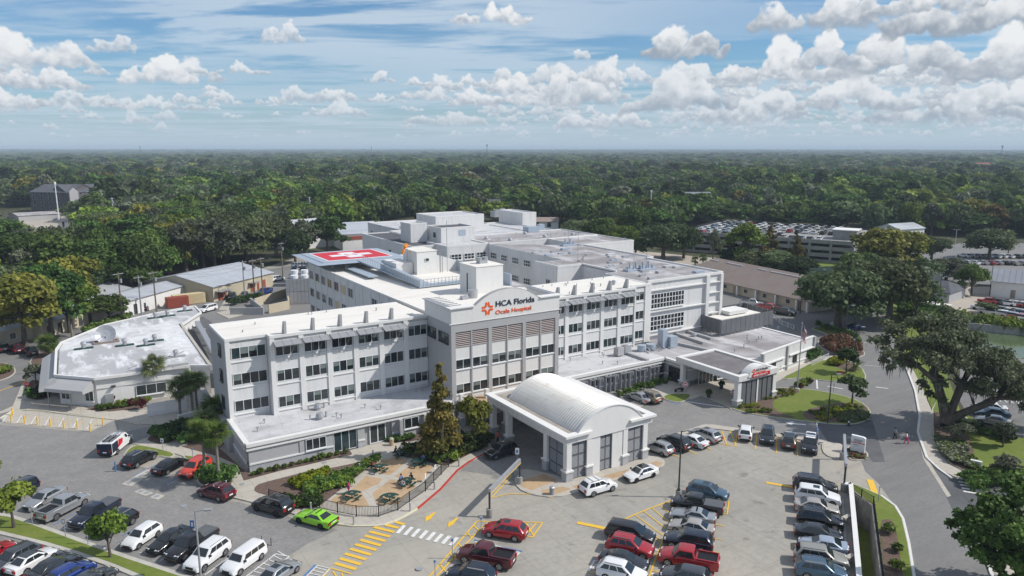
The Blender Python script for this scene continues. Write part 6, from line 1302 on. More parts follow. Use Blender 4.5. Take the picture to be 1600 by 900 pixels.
def car_meshes(t):
    L, W, Hh, wb, zh, zb, zt, cab, wr = CT[t]; h = L/2; ax = wb/2; off = .08
    z0 = .24 if t in ('sedan', 'coupe', 'hatch') else .32
    def arch(cx):
        r = wr+.07; return [(cx+r*cos(pi*i/7), max(z0, wr-.02+r*sin(pi*i/7))) for i in range(8)]
    zf = zh-.10
    low = [(h-.05, z0+.02)]+arch(ax+off)+arch(-ax+off)+[(-h+.08, z0+.02)]
    top = [(-h, z0+.3), (-h+.02, zt-.22), (-h+.10, zt-.03), (-h+.25, zt)]
    if t == 'pickup': top += [(cab[0], zt)]
    top += [(cab[0]+.05, zb), (cab[3]-.02, zb-.01), (cab[3]+.25, zh+.03), (h-.55, zf+.02), (h-.14, zf-.10), (h-.02, zf-.28), (h, z0+.28)]
    out = low+top
    n = len(out); cx, cz = 0, .65
    m = MB(); lay = [(-W/2, .055), (-W/2+.05, .018), (-W/2+.14, 0), (W/2-.14, 0), (W/2-.05, .018), (W/2, .055)]
    for y, ins in lay:
        for (x, z) in out:
            k = max(0, (abs(x)-h*.62)/(h*.38)); yy = y*(1-.13*k*k); xx = x*(1-ins*.5)
            zz = z-ins*1.4*(z > .6)
            m.v.append((xx, yy, zz))
    L_ = len(lay)
    for j in range(L_-1):
        for i in range(n):
            k = (i+1) % n; m.f.append((j*n+i, (j+1)*n+i, (j+1)*n+k, j*n+k))
    m.f.append(tuple(range(n))); m.f.append(tuple(range((L_-1)*n+n-1, (L_-1)*n-1, -1)))
    body = m
    # cabin
    b0, r0, r1, b1 = cab; wbm, wrm = W/2-.06, W/2-.27 if t not in ('boxy', 'pickup', 'van', 'bigsuv') else W/2-.2
    c = MB()
    def rng(x0, x1, w, z, ch): return [(x0+ch, -w, z), (x1-ch, -w, z), (x1, -w+ch, z), (x1, w-ch, z), (x1-ch, w, z), (x0+ch, w, z), (x0, w-ch, z), (x0, -w+ch, z)]
    if t == 'cargo': b0, r0 = -2.9, -2.85; wrm = W/2-.12; wbm = W/2-.02
    md = lambda a, b, t_: a+(b-a)*t_
    rs_ = [rng(b0, b1, wbm, zb-.03, .10), rng(r0, r1, wrm, Hh-.07, .14), rng(r0+.16, r1-.2, wrm-.07, Hh-.025, .16), rng(r0+.4, r1-.5, wrm-.22, Hh, .18)]
    for r_ in rs_: c.v += r_
    for j in range(3):
        for i in range(8): k = (i+1) % 8; c.f.append((j*8+i, j*8+k, (j+1)*8+k, (j+1)*8+i))
    c.f.append(tuple(range(24, 32)))
    o = len(body.v); body.v += c.v; body.f += [tuple(i+o for i in f) for f in c.f]
    def lerp(a, b, s): return tuple(a[i]+(b[i]-a[i])*s for i in range(3))
    zlo, zhi = .12, .90
    def quadg(A, B, C, D, u0, u1, v0, v1, nrm):
        """panel on the quad A(bottom0) B(bottom1) C(top1) D(top0)"""
        P = [lerp(lerp(A, B, u), lerp(D, C, u), v) for u, v in ((u0, v0), (u1, v0), (u1, v1), (u0, v1))]
        return [tuple(p[i]+nrm[i]*.012 for i in range(3)) for p in P]
    res = {}
    g = MB(); A, B, C, D = (b1, wbm-.1, zb), (b1, -wbm+.1, zb), (r1, -wrm+.1, Hh-.07), (r1, wrm-.1, Hh-.07); g.face(quadg(B, A, D, C, .03, .97, .06, .94, (.8, 0, .5))); res['windscreen'] = g
    g = MB(); A, B, C, D = (b0, -wbm+.1, zb), (b0, wbm-.1, zb), (r0, wrm-.1, Hh-.07), (r0, -wrm+.1, Hh-.07); g.face(quadg(B, A, D, C, .05, .95, .15 if t not in ('pickup',) else .2, .92, (-.8, 0, .5))); res['rear_window'] = g
    nw = {'sedan': 2, 'coupe': 1, 'hatch': 2, 'pickup': 2, 'cargo': 1}.get(t, 3)
    for s in (-1, 1):
        A, B, C, D = (b0+.1, s*wbm, zb), (b1-.1, s*wbm, zb), (r1-.1, s*wrm, Hh-.07), (r0+.1, s*wrm, Hh-.07)
        u_0 = .05; u_1 = .94
        if t == 'cargo': u_0 = .80
        for k in range(nw):
            a = u_0+(u_1-u_0)*k/nw+.012; b = u_0+(u_1-u_0)*(k+1)/nw-.012
            q = quadg(A, B, C, D, a, b, zlo, zhi, (0, s*.95, .3)); g = MB(); g.face(q if s < 0 else q[::-1]); res[('side_window', s, k)] = g
    tr = MB(); tr.box(h-.28, h-.012, -W*.36, W*.36, z0+.05, z0+.34).box(-h+.012, -h+.25, -W*.38, W*.38, z0+.03, z0+.28)
    for (ws) in (ax+off, -ax+off): tr.box(ws-wr-.02, ws+wr+.02, -W/2+.24, W/2-.24, z0, wr*2+.02)
    for s in (-1, 1): tr.box(-ax+off+wr+.1, ax+off-wr-.1, *sorted((s*(W/2-.05), s*(W/2-.012))), z0-.02, z0+.10)
    res['trim'] = tr
    res['grille'] = MB().box(h-.06, h+.008, -W*.22, W*.22, zf-.42, zf-.20)
    res['plate'] = MB().box(-h-.012, -h+.05, -.25, .25, .72, .86)
    res['body'] = body
    return res
CARCACHE = {}
def glob_car(t, rimmat):
    key = (t, rimmat)
    if key in CARCACHE: return CARCACHE[key]
    L, W, Hh, wb, zh, zb, zt, cab, wr = CT[t]; h = L/2; r = car_meshes(t); out = []
    def mm(n, mb, mt, sm=None):
        return (n, mb.mesh(n, mt, sm))
    body = r['body'].mesh('body', 'car_white', 40)
    bm = bmesh.new(); bm.from_mesh(body); bmesh.ops.recalc_face_normals(bm, faces=bm.faces); bm.to_mesh(body); bm.free()
    out.append(('body', body, (0, 0, 0), 'PAINT'))
    for k, g in r.items():
        if k in ('windscreen', 'rear_window'): out.append((*mm(k, g, 'car_glass'), (0, 0, 0), None))
        elif isinstance(k, tuple): out.append((*mm('side_window', g, 'car_glass'), (0, 0, 0), None))
    out.append((*mm('lower_trim', r['trim'], 'black'), (0, 0, 0), None)); out.append((*mm('grille', r['grille'], 'black'), (0, 0, 0), None)); out.append((*mm('licence_plate', r['plate'], 'flag_white'), (0, 0, 0), None))
    hl = MB().hexa([(0, -.22, 0), (.14, -.22, -.02), (.05, .22, -.02), (-.1, .22, 0), (-.05, -.22, .14), (.1, -.22, .12), (.0, .22, .12), (-.12, .22, .14)]).mesh('headlight', 'headlight'); tl = MB().box(-.03, .08, -.16, .16, -.14, .16).mesh('tail_light', 'taillight')
    for s in (-1, 1):
        sc = (1, s, 1)
        out.append(('headlight', hl, (h-.22, s*(W/2-.32), zh-.30), None, sc)); out.append(('tail_light', tl, (-h+.01, s*(W/2-.27), zt-.30), None, sc))
        out.append(('mirror', cached('mir', lambda: MB().box(-.07, .09, -.12, .12, -.07, .09).mesh('mirror', 'black')), (cab[3]-.35, s*(W/2+.07), zb+.05), None, sc))
    ty = MB(); n = 16; w = .23
    for y in (-w/2, w/2):
        for q in (wr, wr*.66): ty.v += [(q*cos(2*pi*i/n), y, wr+q*sin(2*pi*i/n)) for i in range(n)]
    for i in range(n):
        j = (i+1) % n; ty.f += [(i, j, 2*n+j, 2*n+i), (i, n+i, n+j, j), (2*n+i, 2*n+j, 3*n+j, 3*n+i)]
    tm = cached(('ty', wr), lambda: ty.mesh('tyre', 'tyre'))
    def rimf():
        rm = MB(); q = wr*.67
        rm.v += [(q*cos(2*pi*i/n), .0, wr+q*sin(2*pi*i/n)) for i in range(n)]; rm.f.append(tuple(range(n)))
        return rm.mesh('rim', 'rim_dark')
    def spoke():
        rm = MB(); q = wr*.64
        for k in range(5):
            a = 2*pi*k/5+.3; rm.hexa([(.06*cos(a+1.57), -.02, wr+.06*sin(a+1.57)), (q*cos(a+.16), -.02, wr+q*sin(a+.16)), (q*cos(a-.16), -.02, wr+q*sin(a-.16)), (.06*cos(a-1.57), -.02, wr+.06*sin(a-1.57)), (.06*cos(a+1.57), .02, wr+.06*sin(a+1.57)), (q*cos(a+.16), .02, wr+q*sin(a+.16)), (q*cos(a-.16), .02, wr+q*sin(a-.16)), (.06*cos(a-1.57), .02, wr+.06*sin(a-1.57))])
        for i in range(n): a0, a1 = 2*pi*i/n, 2*pi*(i+1)/n; rm.face([(q*.88*cos(a0), -.022, wr+q*.88*sin(a0)), (q*.88*cos(a1), -.022, wr+q*.88*sin(a1)), (q*1.03*cos(a1), -.022, wr+q*1.03*sin(a1)), (q*1.03*cos(a0), -.022, wr+q*1.03*sin(a0))])
        return rm.mesh('rim', 'rim')
    disc = cached(('disc', wr), rimf); spk = cached(('spk', wr), spoke)
    for x in (wb/2+.08, -wb/2+.08):
        for s in (-1, 1): out.append(('wheel', tm, (x, s*(W/2-.10), 0), None, (1, -s if s > 0 else 1, 1), [('hub', disc, -.085), ('rim', spk, -.10)]))
    CARCACHE[key] = out; return out
def build_car(label, t, colr, x, y, a, z=.045, rim='rim', extras=(), simple=False, group=None, cat=None):
    nm = {'pickup': 'pickup_truck', 'van': 'minivan', 'cargo': 'service_van', 'bigsuv': 'parked_suv', 'suv': 'parked_suv'}.get(t, 'parked_car')
    o = thing(nm, label, cat or {'pickup': 'pickup truck', 'van': 'minivan', 'cargo': 'van'}.get(t, 'car'), (x, y, z), a, group)
    L, W, Hh, wb, zh, zb, zt, cab, wr = CT[t]
    for it in glob_car(t, rim):
        n, me, loc, pm = it[:4]; sc = it[4] if len(it) > 4 else None
        c = obj(n, me, o, loc, 0, sc, 'car_'+colr if pm == 'PAINT' else None)
        if n == 'wheel':
            for (hn, hm, yy) in it[5]:
                if hn == 'rim' and rim == 'none': continue
                q = obj(hn if hn == 'rim' else 'hub', hm, c, (0, yy, 0)); 
                if hn == 'rim' and rim == 'dark': q.material_slots[0].link = 'OBJECT'; q.material_slots[0].material = MAT['rim_dark']
    if t == 'pickup' or t == 'cargo':
        pass
    if t == 'pickup':
        if 'cover' in extras: obj('bed_cover', cached('bedc', lambda: MB().box(-2.78, -.8, -.86, .86, 1.2, 1.27).mesh('bed_cover', 'louvre')), o)
        else:
            obj('bed_liner', cached('bedl', lambda: MB().box(-2.72, -.85, -.80, .80, 1.16, 1.225).mesh('bed_liner', 'black')), o)
            wls = obj('bed_wall', cached('bedw', lambda: MB().box(-2.82, -.78, -.93, -.80, 1.15, 1.36).box(-2.82, -.78, .80, .93, 1.15, 1.36).box(-2.85, -2.72, -.80, .80, 1.15, 1.355).mesh('bed_wall', 'car_white')), o, mt='car_'+colr)
    zr = Hh-.01
    if 'rack' in extras: obj('roof_rail', cached(('rr', t), lambda: MB().box(cab[1]+.2, cab[2]-.2, -W/2+.32, -W/2+.36, zr-.03, zr+.06).box(cab[1]+.2, cab[2]-.2, W/2-.36, W/2-.32, zr-.03, zr+.06).mesh('roof_rail', 'chrome')), o)
    if 'bars' in extras:
        for k in (.3, .7): obj('roof_bar', cached('rbar', lambda: MB().box(-.03, .03, -.6, .6, 0, .05).mesh('roof_bar', 'chrome')), o, (cab[1]+(cab[2]-cab[1])*k, 0, zr+.03))
    if 'sunroof' in extras: obj('sunroof', cached(('sr', t), lambda: MB().box(cab[2]-.95, cab[2]-.25, -.38, .38, zr-.02, zr+.012).mesh('sunroof', 'car_glass')), o)
    if 'glassroof' in extras: obj('glass_roof', cached(('gr', t), lambda: MB().box(cab[1]+.05, cab[2]-.08, -.56, .56, zr-.03, zr+.018).mesh('glass_roof', 'car_glass')), o)
    if 'stripe' in extras: obj('tail_band', cached(('tb', t), lambda: MB().box(-L/2-.02, -L/2+.04, -.8, .8, zt-.2, zt-.08).mesh('tail_band', 'black')), o)
    if 'hitch' in extras: obj('hitch_rack', cached('hr', lambda: MB().beam((-2.45, 0, .5), (-3.2, 0, .5), .06).beam((-3.2, -.6, .5), (-3.2, .6, .5), .05).beam((-3.2, .6, .5), (-3.2, .6, 1.3), .05).beam((-3.2, -.6, .5), (-3.2, -.6, 1.3), .05).mesh('hitch_rack', 'black')), o)
    if 'police' in extras:
        obj('light_bar', cached('lb', lambda: MB().box(-.2, .12, -.6, .6, zr, zr+.12).mesh('light_bar', 'headlight')), o, (-.2, 0, 0)); obj('white_roof', cached('wr', lambda: MB().box(-1.9, .35, -.6, .6, zr-.03, zr+.008).mesh('white_roof', 'flag_white')), o)
        for s in (-1, 1): obj('white_door', cached('wdr', lambda: MB().box(-.9, .9, 0, .02, .35, 1.05).mesh('white_door', 'flag_white')), o, (0, s*(W/2+.0)-(.02 if s < 0 else 0), 0))
    if 'service' in extras:
        B = obj('cargo_box', cached('cbx', lambda: MB().box(-2.98, .0, -.99, .99, .62, 2.0).mesh('cargo_box', 'frame')), o)
        obj('rear_panel', cached('rpn', lambda: MB().box(-3.0, -2.98, -.97, .97, .5, 1.98).mesh('rear_panel', 'letter_navy')), B)
        for s in (-1, 1):
            f = 1.0 if s > 0 else -1.02
            obj('side_wrap', cached(('sw', s), lambda: MB().box(-2.9, -1.4, f, f+.02, .66, 1.9).mesh('side_wrap', 'letter_navy')), B); obj('side_wrap', cached(('sw2', s), lambda: MB().hexa([(-1.4, f, .9), (-.4, f, .66), (-.4, f+.025, .66), (-1.4, f+.025, .9), (-1.2, f, 1.9), (-.1, f, 1.7), (-.1, f+.025, 1.7), (-1.2, f+.025, 1.9)]).mesh('side_wrap', 'red_sign')), B)
            obj('tail_light', cached('tl2', lambda: MB().box(-3.02, -3.0, -.08, .08, .8, 1.1).mesh('tail_light', 'taillight')), B, (0, s*.8, 0))
        m = MB()
        for s in (-.7, .7): m.beam((-2.9, s, 2.2), (1.0, s, 2.2), .06)
        for k in range(5): m.beam((-2.8+.9*k, -.7, 2.2), (-2.8+.9*k, .7, 2.2), .05).beam((-2.8+.9*k, -.7, 1.95), (-2.8+.9*k, -.7, 2.2), .05).beam((-2.8+.9*k, .7, 1.95), (-2.8+.9*k, .7, 2.2), .05)
        for s in (-.35, -.1): m.beam((-2.9, s, 2.3), (1.2, s, 2.3), .05)
        obj('ladder_rack', m.mesh('ladder_rack', 'metal'), o)
    return o
def car(label, t, colr, rw_, fw_, **k):
    """rw_, fw_: ground contacts of the near side rear and front wheels"""
    a, b = Vector((*G(*rw_), 0)), Vector((*G(*fw_), 0)); d = (b-a).normalized(); nrm = Vector((-d.y, d.x, 0)); mid = (a+b)/2
    if nrm.dot(mid) < 0: nrm = -nrm
    W = CT[t][1]; c = mid+nrm*(W/2-.1); return build_car(label, t, colr, c.x-d.x*.08, c.y-d.y*.08, atan2(d.y, d.x), **k)
def carc(label, t, colr, tail, nose, **k):
    a, b = Vector((*G(*tail), 0)), Vector((*G(*nose), 0)); d = (b-a).normalized(); c = (a+b)/2; return build_car(label, t, colr, c.x, c.y, atan2(d.y, d.x), **k)
car('dark slate boxy car half hidden by the lawn tree at far left', 'boxy', 'navy', (51.5, 770), (16, 787))
car('silver sedan with its bonnet to the lawn, second from the left', 'sedan', 'silver', (97, 778), (60, 798))
car('silver crew cab pickup backed up to the lawn', 'pickup', 'silver', (87.7, 814), (133, 790))
car('dark navy pickup with a covered bed facing the lawn', 'pickup', 'navy', (179.5, 801), (139, 826), extras=('cover',))
car('black small crossover partly behind the lawn tree', 'suv', 'black', (209, 819), (171, 841), extras=('rack',))
car('white hatchback sedan facing the lawn with a roof spoiler', 'hatch', 'white', (247, 838), (216, 859))
car('black sedan between the white hatchback and the black pickup', 'sedan', 'black', (293, 843), (255, 867))
car('black pickup between the black sedan and the white crossover', 'pickup', 'black', (330, 851), (291, 877), extras=('cover',))
car('large white crossover behind the grey lamp post', 'bigsuv', 'white', (352, 869), (319, 894), extras=('rack',))
car('white boxy wagon with a black tail rack', 'boxy', 'white', (407, 876), (376, 899), extras=('hitch',))
car('silver sedan with an open sunroof beside the hatched bay', 'sedan', 'silver', (432, 918), (462, 896), extras=('sunroof',))
car('bright red car at the left edge below the lawn', 'sedan', 'red', (-26, 884), (14, 865))
car('slate grey crossover below the lawn, next to the red car', 'suv', 'grey', (52, 876), (10, 898))
car('white sedan with a panoramic glass roof below the lawn', 'sedan', 'white', (43, 897), (82, 875), extras=('glassroof',))
car('dark grey sedan with a chrome window line below the lawn', 'sedan', 'darkgrey', (75, 908), (115, 886))
car('bright blue car nosing up to the lawn', 'hatch', 'blue', (103, 918), (141, 897)); car('grey blue car just entering the bottom edge below the lawn', 'sedan', 'grey', (133, 930), (172, 908))
car('service van wrapped in red, white and navy with ladders on the roof', 'cargo', 'white', (182.5, 711), (204.5, 693), extras=('service',))
car('black crossover parked beside the blue bollard', 'suv', 'black', (214, 732), (241, 718), extras=('rack',))
car('long black sedan between the black crossover and the red car', 'sedan', 'black', (260, 743), (290, 727)); car('orange red crossover by the round hedge', 'suv', 'orange', (325, 733), (303, 748), extras=('rack',))
car('maroon hatchback driving left past the palms', 'suv', 'maroon', (342, 785), (315.5, 777.5), extras=('bars',)); car('black boxy four by four at the patio kerb', 'bigsuv', 'black', (433, 808.5), (401, 799), rim='none', extras=('rack',))
car('lime green muscle sedan with black wheels', 'coupe', 'lime', (502.5, 828), (467, 818), rim='none', extras=('stripe',))
car('dark grey crossover leaving the entrance canopy', 'suv', 'darkgrey', (803, 711), (774, 719.5)); car('dark red crossover with a sunroof under the clearance bar', 'suv', 'red', (803, 847), (765.5, 841), extras=('sunroof',))
car('maroon crew cab pickup with an open bed', 'pickup', 'maroon', (780, 892), (726.5, 881)); car('navy crossover with roof glass at the bottom edge', 'suv', 'navy', (757, 921), (703, 911), extras=('rack', 'sunroof'))
car('white crossover with roof bars at the canopy corner', 'suv', 'white', (928, 776.5), (955.5, 768.5), extras=('bars', 'rack')); car('white sedan with a black roof at the canopy front', 'sedan', 'white', (1021, 746), (993, 755), rim='dark', extras=('glassroof',))
car('silver hatchback nearest the canopy in the angled row', 'hatch', 'silver', (1034, 713), (1011, 704), extras=('rack',)); car('black crossover second in the angled row', 'bigsuv', 'black', (1057.5, 706), (1034, 696.5)); car('white sedan third in the angled row', 'sedan', 'white', (1086, 701), (1063, 692.5)); car('silver crossover last in the angled row', 'suv', 'silver', (1107, 693.5), (1083, 684), extras=('sunroof',))
carc('small white crossover seen from behind beside the hatching', 'suv', 'white', (1163, 695), (1166, 671)); carc('dark grey crossover facing the camera in the upper row', 'suv', 'darkgrey', (1200, 676), (1197, 701), extras=('rack', 'glassroof')); carc('brown crossover with a glass roof seen from behind', 'suv', 'brown', (1231, 708), (1233, 684), extras=('glassroof',)); carc('black and white police crossover facing the camera', 'bigsuv', 'black', (1267, 690), (1263, 716), extras=('police',))
car('black minivan at the tip of the hatched bay', 'van', 'black', (962, 845), (1003, 853.5)); car('red crossover below the black minivan', 'suv', 'red', (962, 866), (1003, 875), extras=('rack',)); car('dark grey sedan between the red crossover and a white one', 'sedan', 'darkgrey', (951, 887), (995, 897), extras=('sunroof',)); car('white crossover cut off by the bottom edge in the middle row', 'suv', 'white', (948, 908), (990, 918), extras=('rack',))
car('steel blue crossover at the top of the middle row', 'suv', 'bluegrey', (1085, 778), (1124, 786), extras=('sunroof',)); car('black pickup with a grey bed cover by the lamp post', 'pickup', 'black', (1110, 808), (1062, 799), extras=('cover',)); car('silver muscle coupe in the middle row', 'coupe', 'silver', (1102, 824), (1055, 815)); car('champagne grey sedan under the silver coupe', 'sedan', 'champagne', (1099, 842), (1053, 832.5)); car('navy black crossover above the red pickup', 'bigsuv', 'navy', (1100, 867), (1045, 857)); car('bright red pickup with a flat bed cover', 'pickup', 'red', (1098, 896), (1046.5, 886)); car('grey car just below the red pickup at the edge', 'suv', 'grey', (1090, 924), (1044, 914))
row = [('black off-roader at the head of the right hand row', 'bigsuv', 'black', (1252, 769), (1297, 775.5), ('rack',)), ('white three window crossover in the right hand row', 'bigsuv', 'white', (1255, 786), (1301, 793.5), ('sunroof',)), ('pale gold sedan in the right hand row', 'sedan', 'champagne', (1255, 802), (1301, 808.5), ()), ('black crossover with chrome windows in the right hand row', 'suv', 'black', (1260, 822), (1304, 830), ('rack',)),
       ('dark grey fastback sedan in the right hand row', 'sedan', 'darkgrey', (1258, 844), (1304, 850), ()), ('grey beige four by four in the right hand row', 'bigsuv', 'beige', (1262, 886), (1308, 893), ('rack',)), ('blue grey crossover at the foot of the right hand row', 'suv', 'bluegrey', (1262, 906), (1308, 913), ('rack',))]
for lab, t, c, r_, f_, ex in row: car(lab, t, c, r_, f_, extras=ex, group='cars in the right hand row')
car('pale blue sedan parked tail to the wall in the right hand row', 'sedan', 'paleblue', (1308, 871), (1260, 863))
car('tan crossover by the blue hatched bay', 'suv', 'tan', (1017, 631.5), (998, 624), extras=('rack',)); car('light grey sedan hidden behind the canopy roof edge', 'sedan', 'silver', (1003, 632), (982, 623))
car('dark blue car under the oaks by the hedge row', 'sedan', 'blue', (1346, 515), (1329, 519)); car('silver sedan with a light roof nearest the lawn in the side lot', 'sedan', 'champagne', (1565, 669), (1533, 663)); car('blue grey sedan second in the side lot', 'sedan', 'bluegrey', (1566, 656), (1532, 652)); car('white sedan farthest in the side lot', 'sedan', 'white', (1560, 647), (1530, 643))
car('silver pickup in front of the motel', 'pickup', 'silver', (1164, 478), (1184, 480)); car('red pickup in front of the motel', 'pickup', 'red', (1190, 485), (1210, 488)); car('black pickup in front of the motel', 'pickup', 'black', (1213, 491), (1232, 494))
car('white delivery van behind the annex', 'van', 'white', (340, 484), (318, 490)); car('white box van parked past the warehouse', 'van', 'white', (431, 440), (441, 438)); car('blue pickup at the warehouse door', 'pickup', 'blue', (424, 458), (413, 462)); car('black pickup in front of the tan warehouse', 'pickup', 'black', (370, 462), (368, 472)); car('grey car beside the black pickup at the warehouse', 'sedan', 'grey', (388, 460), (386, 467))
for i, (x, y, c, lab) in enumerate(((-10, 546, 'bluegrey', 'blue grey car at the far left row under the oaks'), (8, 556, 'darkgrey', 'dark grey crossover in the far left row under the oaks'), (30, 558, 'maroon', 'maroon car in the far left row under the oaks'), (52, 562, 'black', 'black crossover nearest the annex in the far left row'))): carc(lab, 'suv', c, (x+6, y), (x-12, y-15))
for i, (x, y, c) in enumerate(((205, 488, 'darkgrey'), (216, 487, 'grey'), (228, 486, 'black'))): carc(['dark car behind the left utility pole', 'grey car between the utility poles', 'black car by the right utility pole'][i], 'sedan', c, (x-3, y+1), (x+3, y-5))
# far cars: one small mesh each
def small_car():
    m = MB(); m.box(-2.3, 2.3, -.9, .9, .3, .95); o = []
    m.hexa([(-1.9, -.82, .95), (1.0, -.82, .95), (1.0, .82, .95), (-1.9, .82, .95), (-1.5, -.66, 1.5), (.4, -.66, 1.5), (.4, .66, 1.5), (-1.5, .66, 1.5)])
    me = m.mesh('parked_car', 'car_white'); return me
smc = small_car()
gls = MB()
for s in (-1, 1): gls.face([(-1.6, s*.80, 1.02), (.8, s*.80, 1.02), (.4, s*.70, 1.42), (-1.4, s*.70, 1.42)])
gls.face([(1.0, -.75, 1.0), (1.0, .75, 1.0), (.45, .62, 1.46), (.45, -.62, 1.46)]).face([(-1.9, -.75, 1.0), (-1.9, .75, 1.0), (-1.53, .62, 1.46), (-1.53, -.62, 1.46)])
wt = MB()
for x in (-1.4, 1.4):
    for s in (-1, 1): wt.box(x-.33, x+.33, *sorted((s*.75, s*.93)), 0, .62)
glm = gls.mesh('window_glass', 'car_glass'); wtm = wt.mesh('tyres', 'tyre')
rc = random.Random(21); CC = ['white']*7+['silver']*4+['grey', 'darkgrey', 'black', 'black', 'navy', 'red', 'bluegrey', 'champagne']
def far_car(x, y, a, z, where):
    c = rc.choice(CC); nm = {'champagne': 'pale gold', 'bluegrey': 'blue grey', 'darkgrey': 'dark grey'}.get(c, c)
    o = obj('parked_car', smc, None, (x, y, z), a, mt='car_'+c); tag(o, f'{nm} car {where}', 'car', f'{nm} cars {where}')
    obj('windows', glm, o); obj('tyres', wtm, o)
for dd in (4, 12, 18, 26, 32, 40, 46):
    for u in np.arange(6, GL-12, 3.1):
        if rc.random() < .14: continue
        if dd in (12, 18) and u > GL-22: continue
        x, y, z = fg_.w(u+rc.uniform(-.1, .1), -dd, gz(3)+.02)
        far_car(x, y, fg_.a+pi/2+(pi if rc.random() < .4 else 0), z, 'parked on the roof of the concrete garage')
lots = [([(1448, 478), (1475, 484)], 3, .4, 'beside the cream carport'), ([(1538, 473), (1640, 486)], 10, 2.3, 'in the back row of the gravel lot'), ([(1528, 483), (1640, 500)], 9, 2.3, 'in the middle row of the gravel lot'), ([(1535, 489), (1650, 510)], 7, 2.3, 'in the third row of the gravel lot'), ([(1503, 497), (1600, 512)], 5, 2.2, 'in the front row of the gravel lot by the hedge'),
        ([(1430, 412), (1600, 414)], 14, 2.0, 'in the far car park'), ([(1500, 402), (1640, 404)], 12, 2.0, 'in the upper far car park'), ([(1450, 430), (1480, 432)], 3, 2.0, 'on the street by the white store shed')]
for (p, q), n, a, where in lots:
    for k in range(n):
        t = (k+.5)/n; x, y = G(p[0]+(q[0]-p[0])*t, p[1]+(q[1]-p[1])*t); far_car(x+rc.uniform(-.3, .3), y+rc.uniform(-.4, .4), a+rc.uniform(-.06, .06)-HEAD, .03, where)
for k in range(10):
    x, y = G(462+4.5*(k % 6), 440+(k//6)*6); far_car(x, y, 1.2, 4.6, 'on the raised lot behind the cooling plant')
struct('raised_lot', MB().prism([G(455, 446, 4.5), G(495, 444, 4.5), G(495, 430, 4.5), G(458, 430, 4.5)], 0, 4.55), 'asphalt')
for k in range(7):
    x, y = G(505+6*k, 348+1.0*k); far_car(x, y, .6, .05, 'on the street beside the white warehouse')
for k in range(9):
    x, y = G(115+5*(k % 5), 335+7*(k//5)); far_car(x, y, .6, .05, 'parked below the grey apartments')
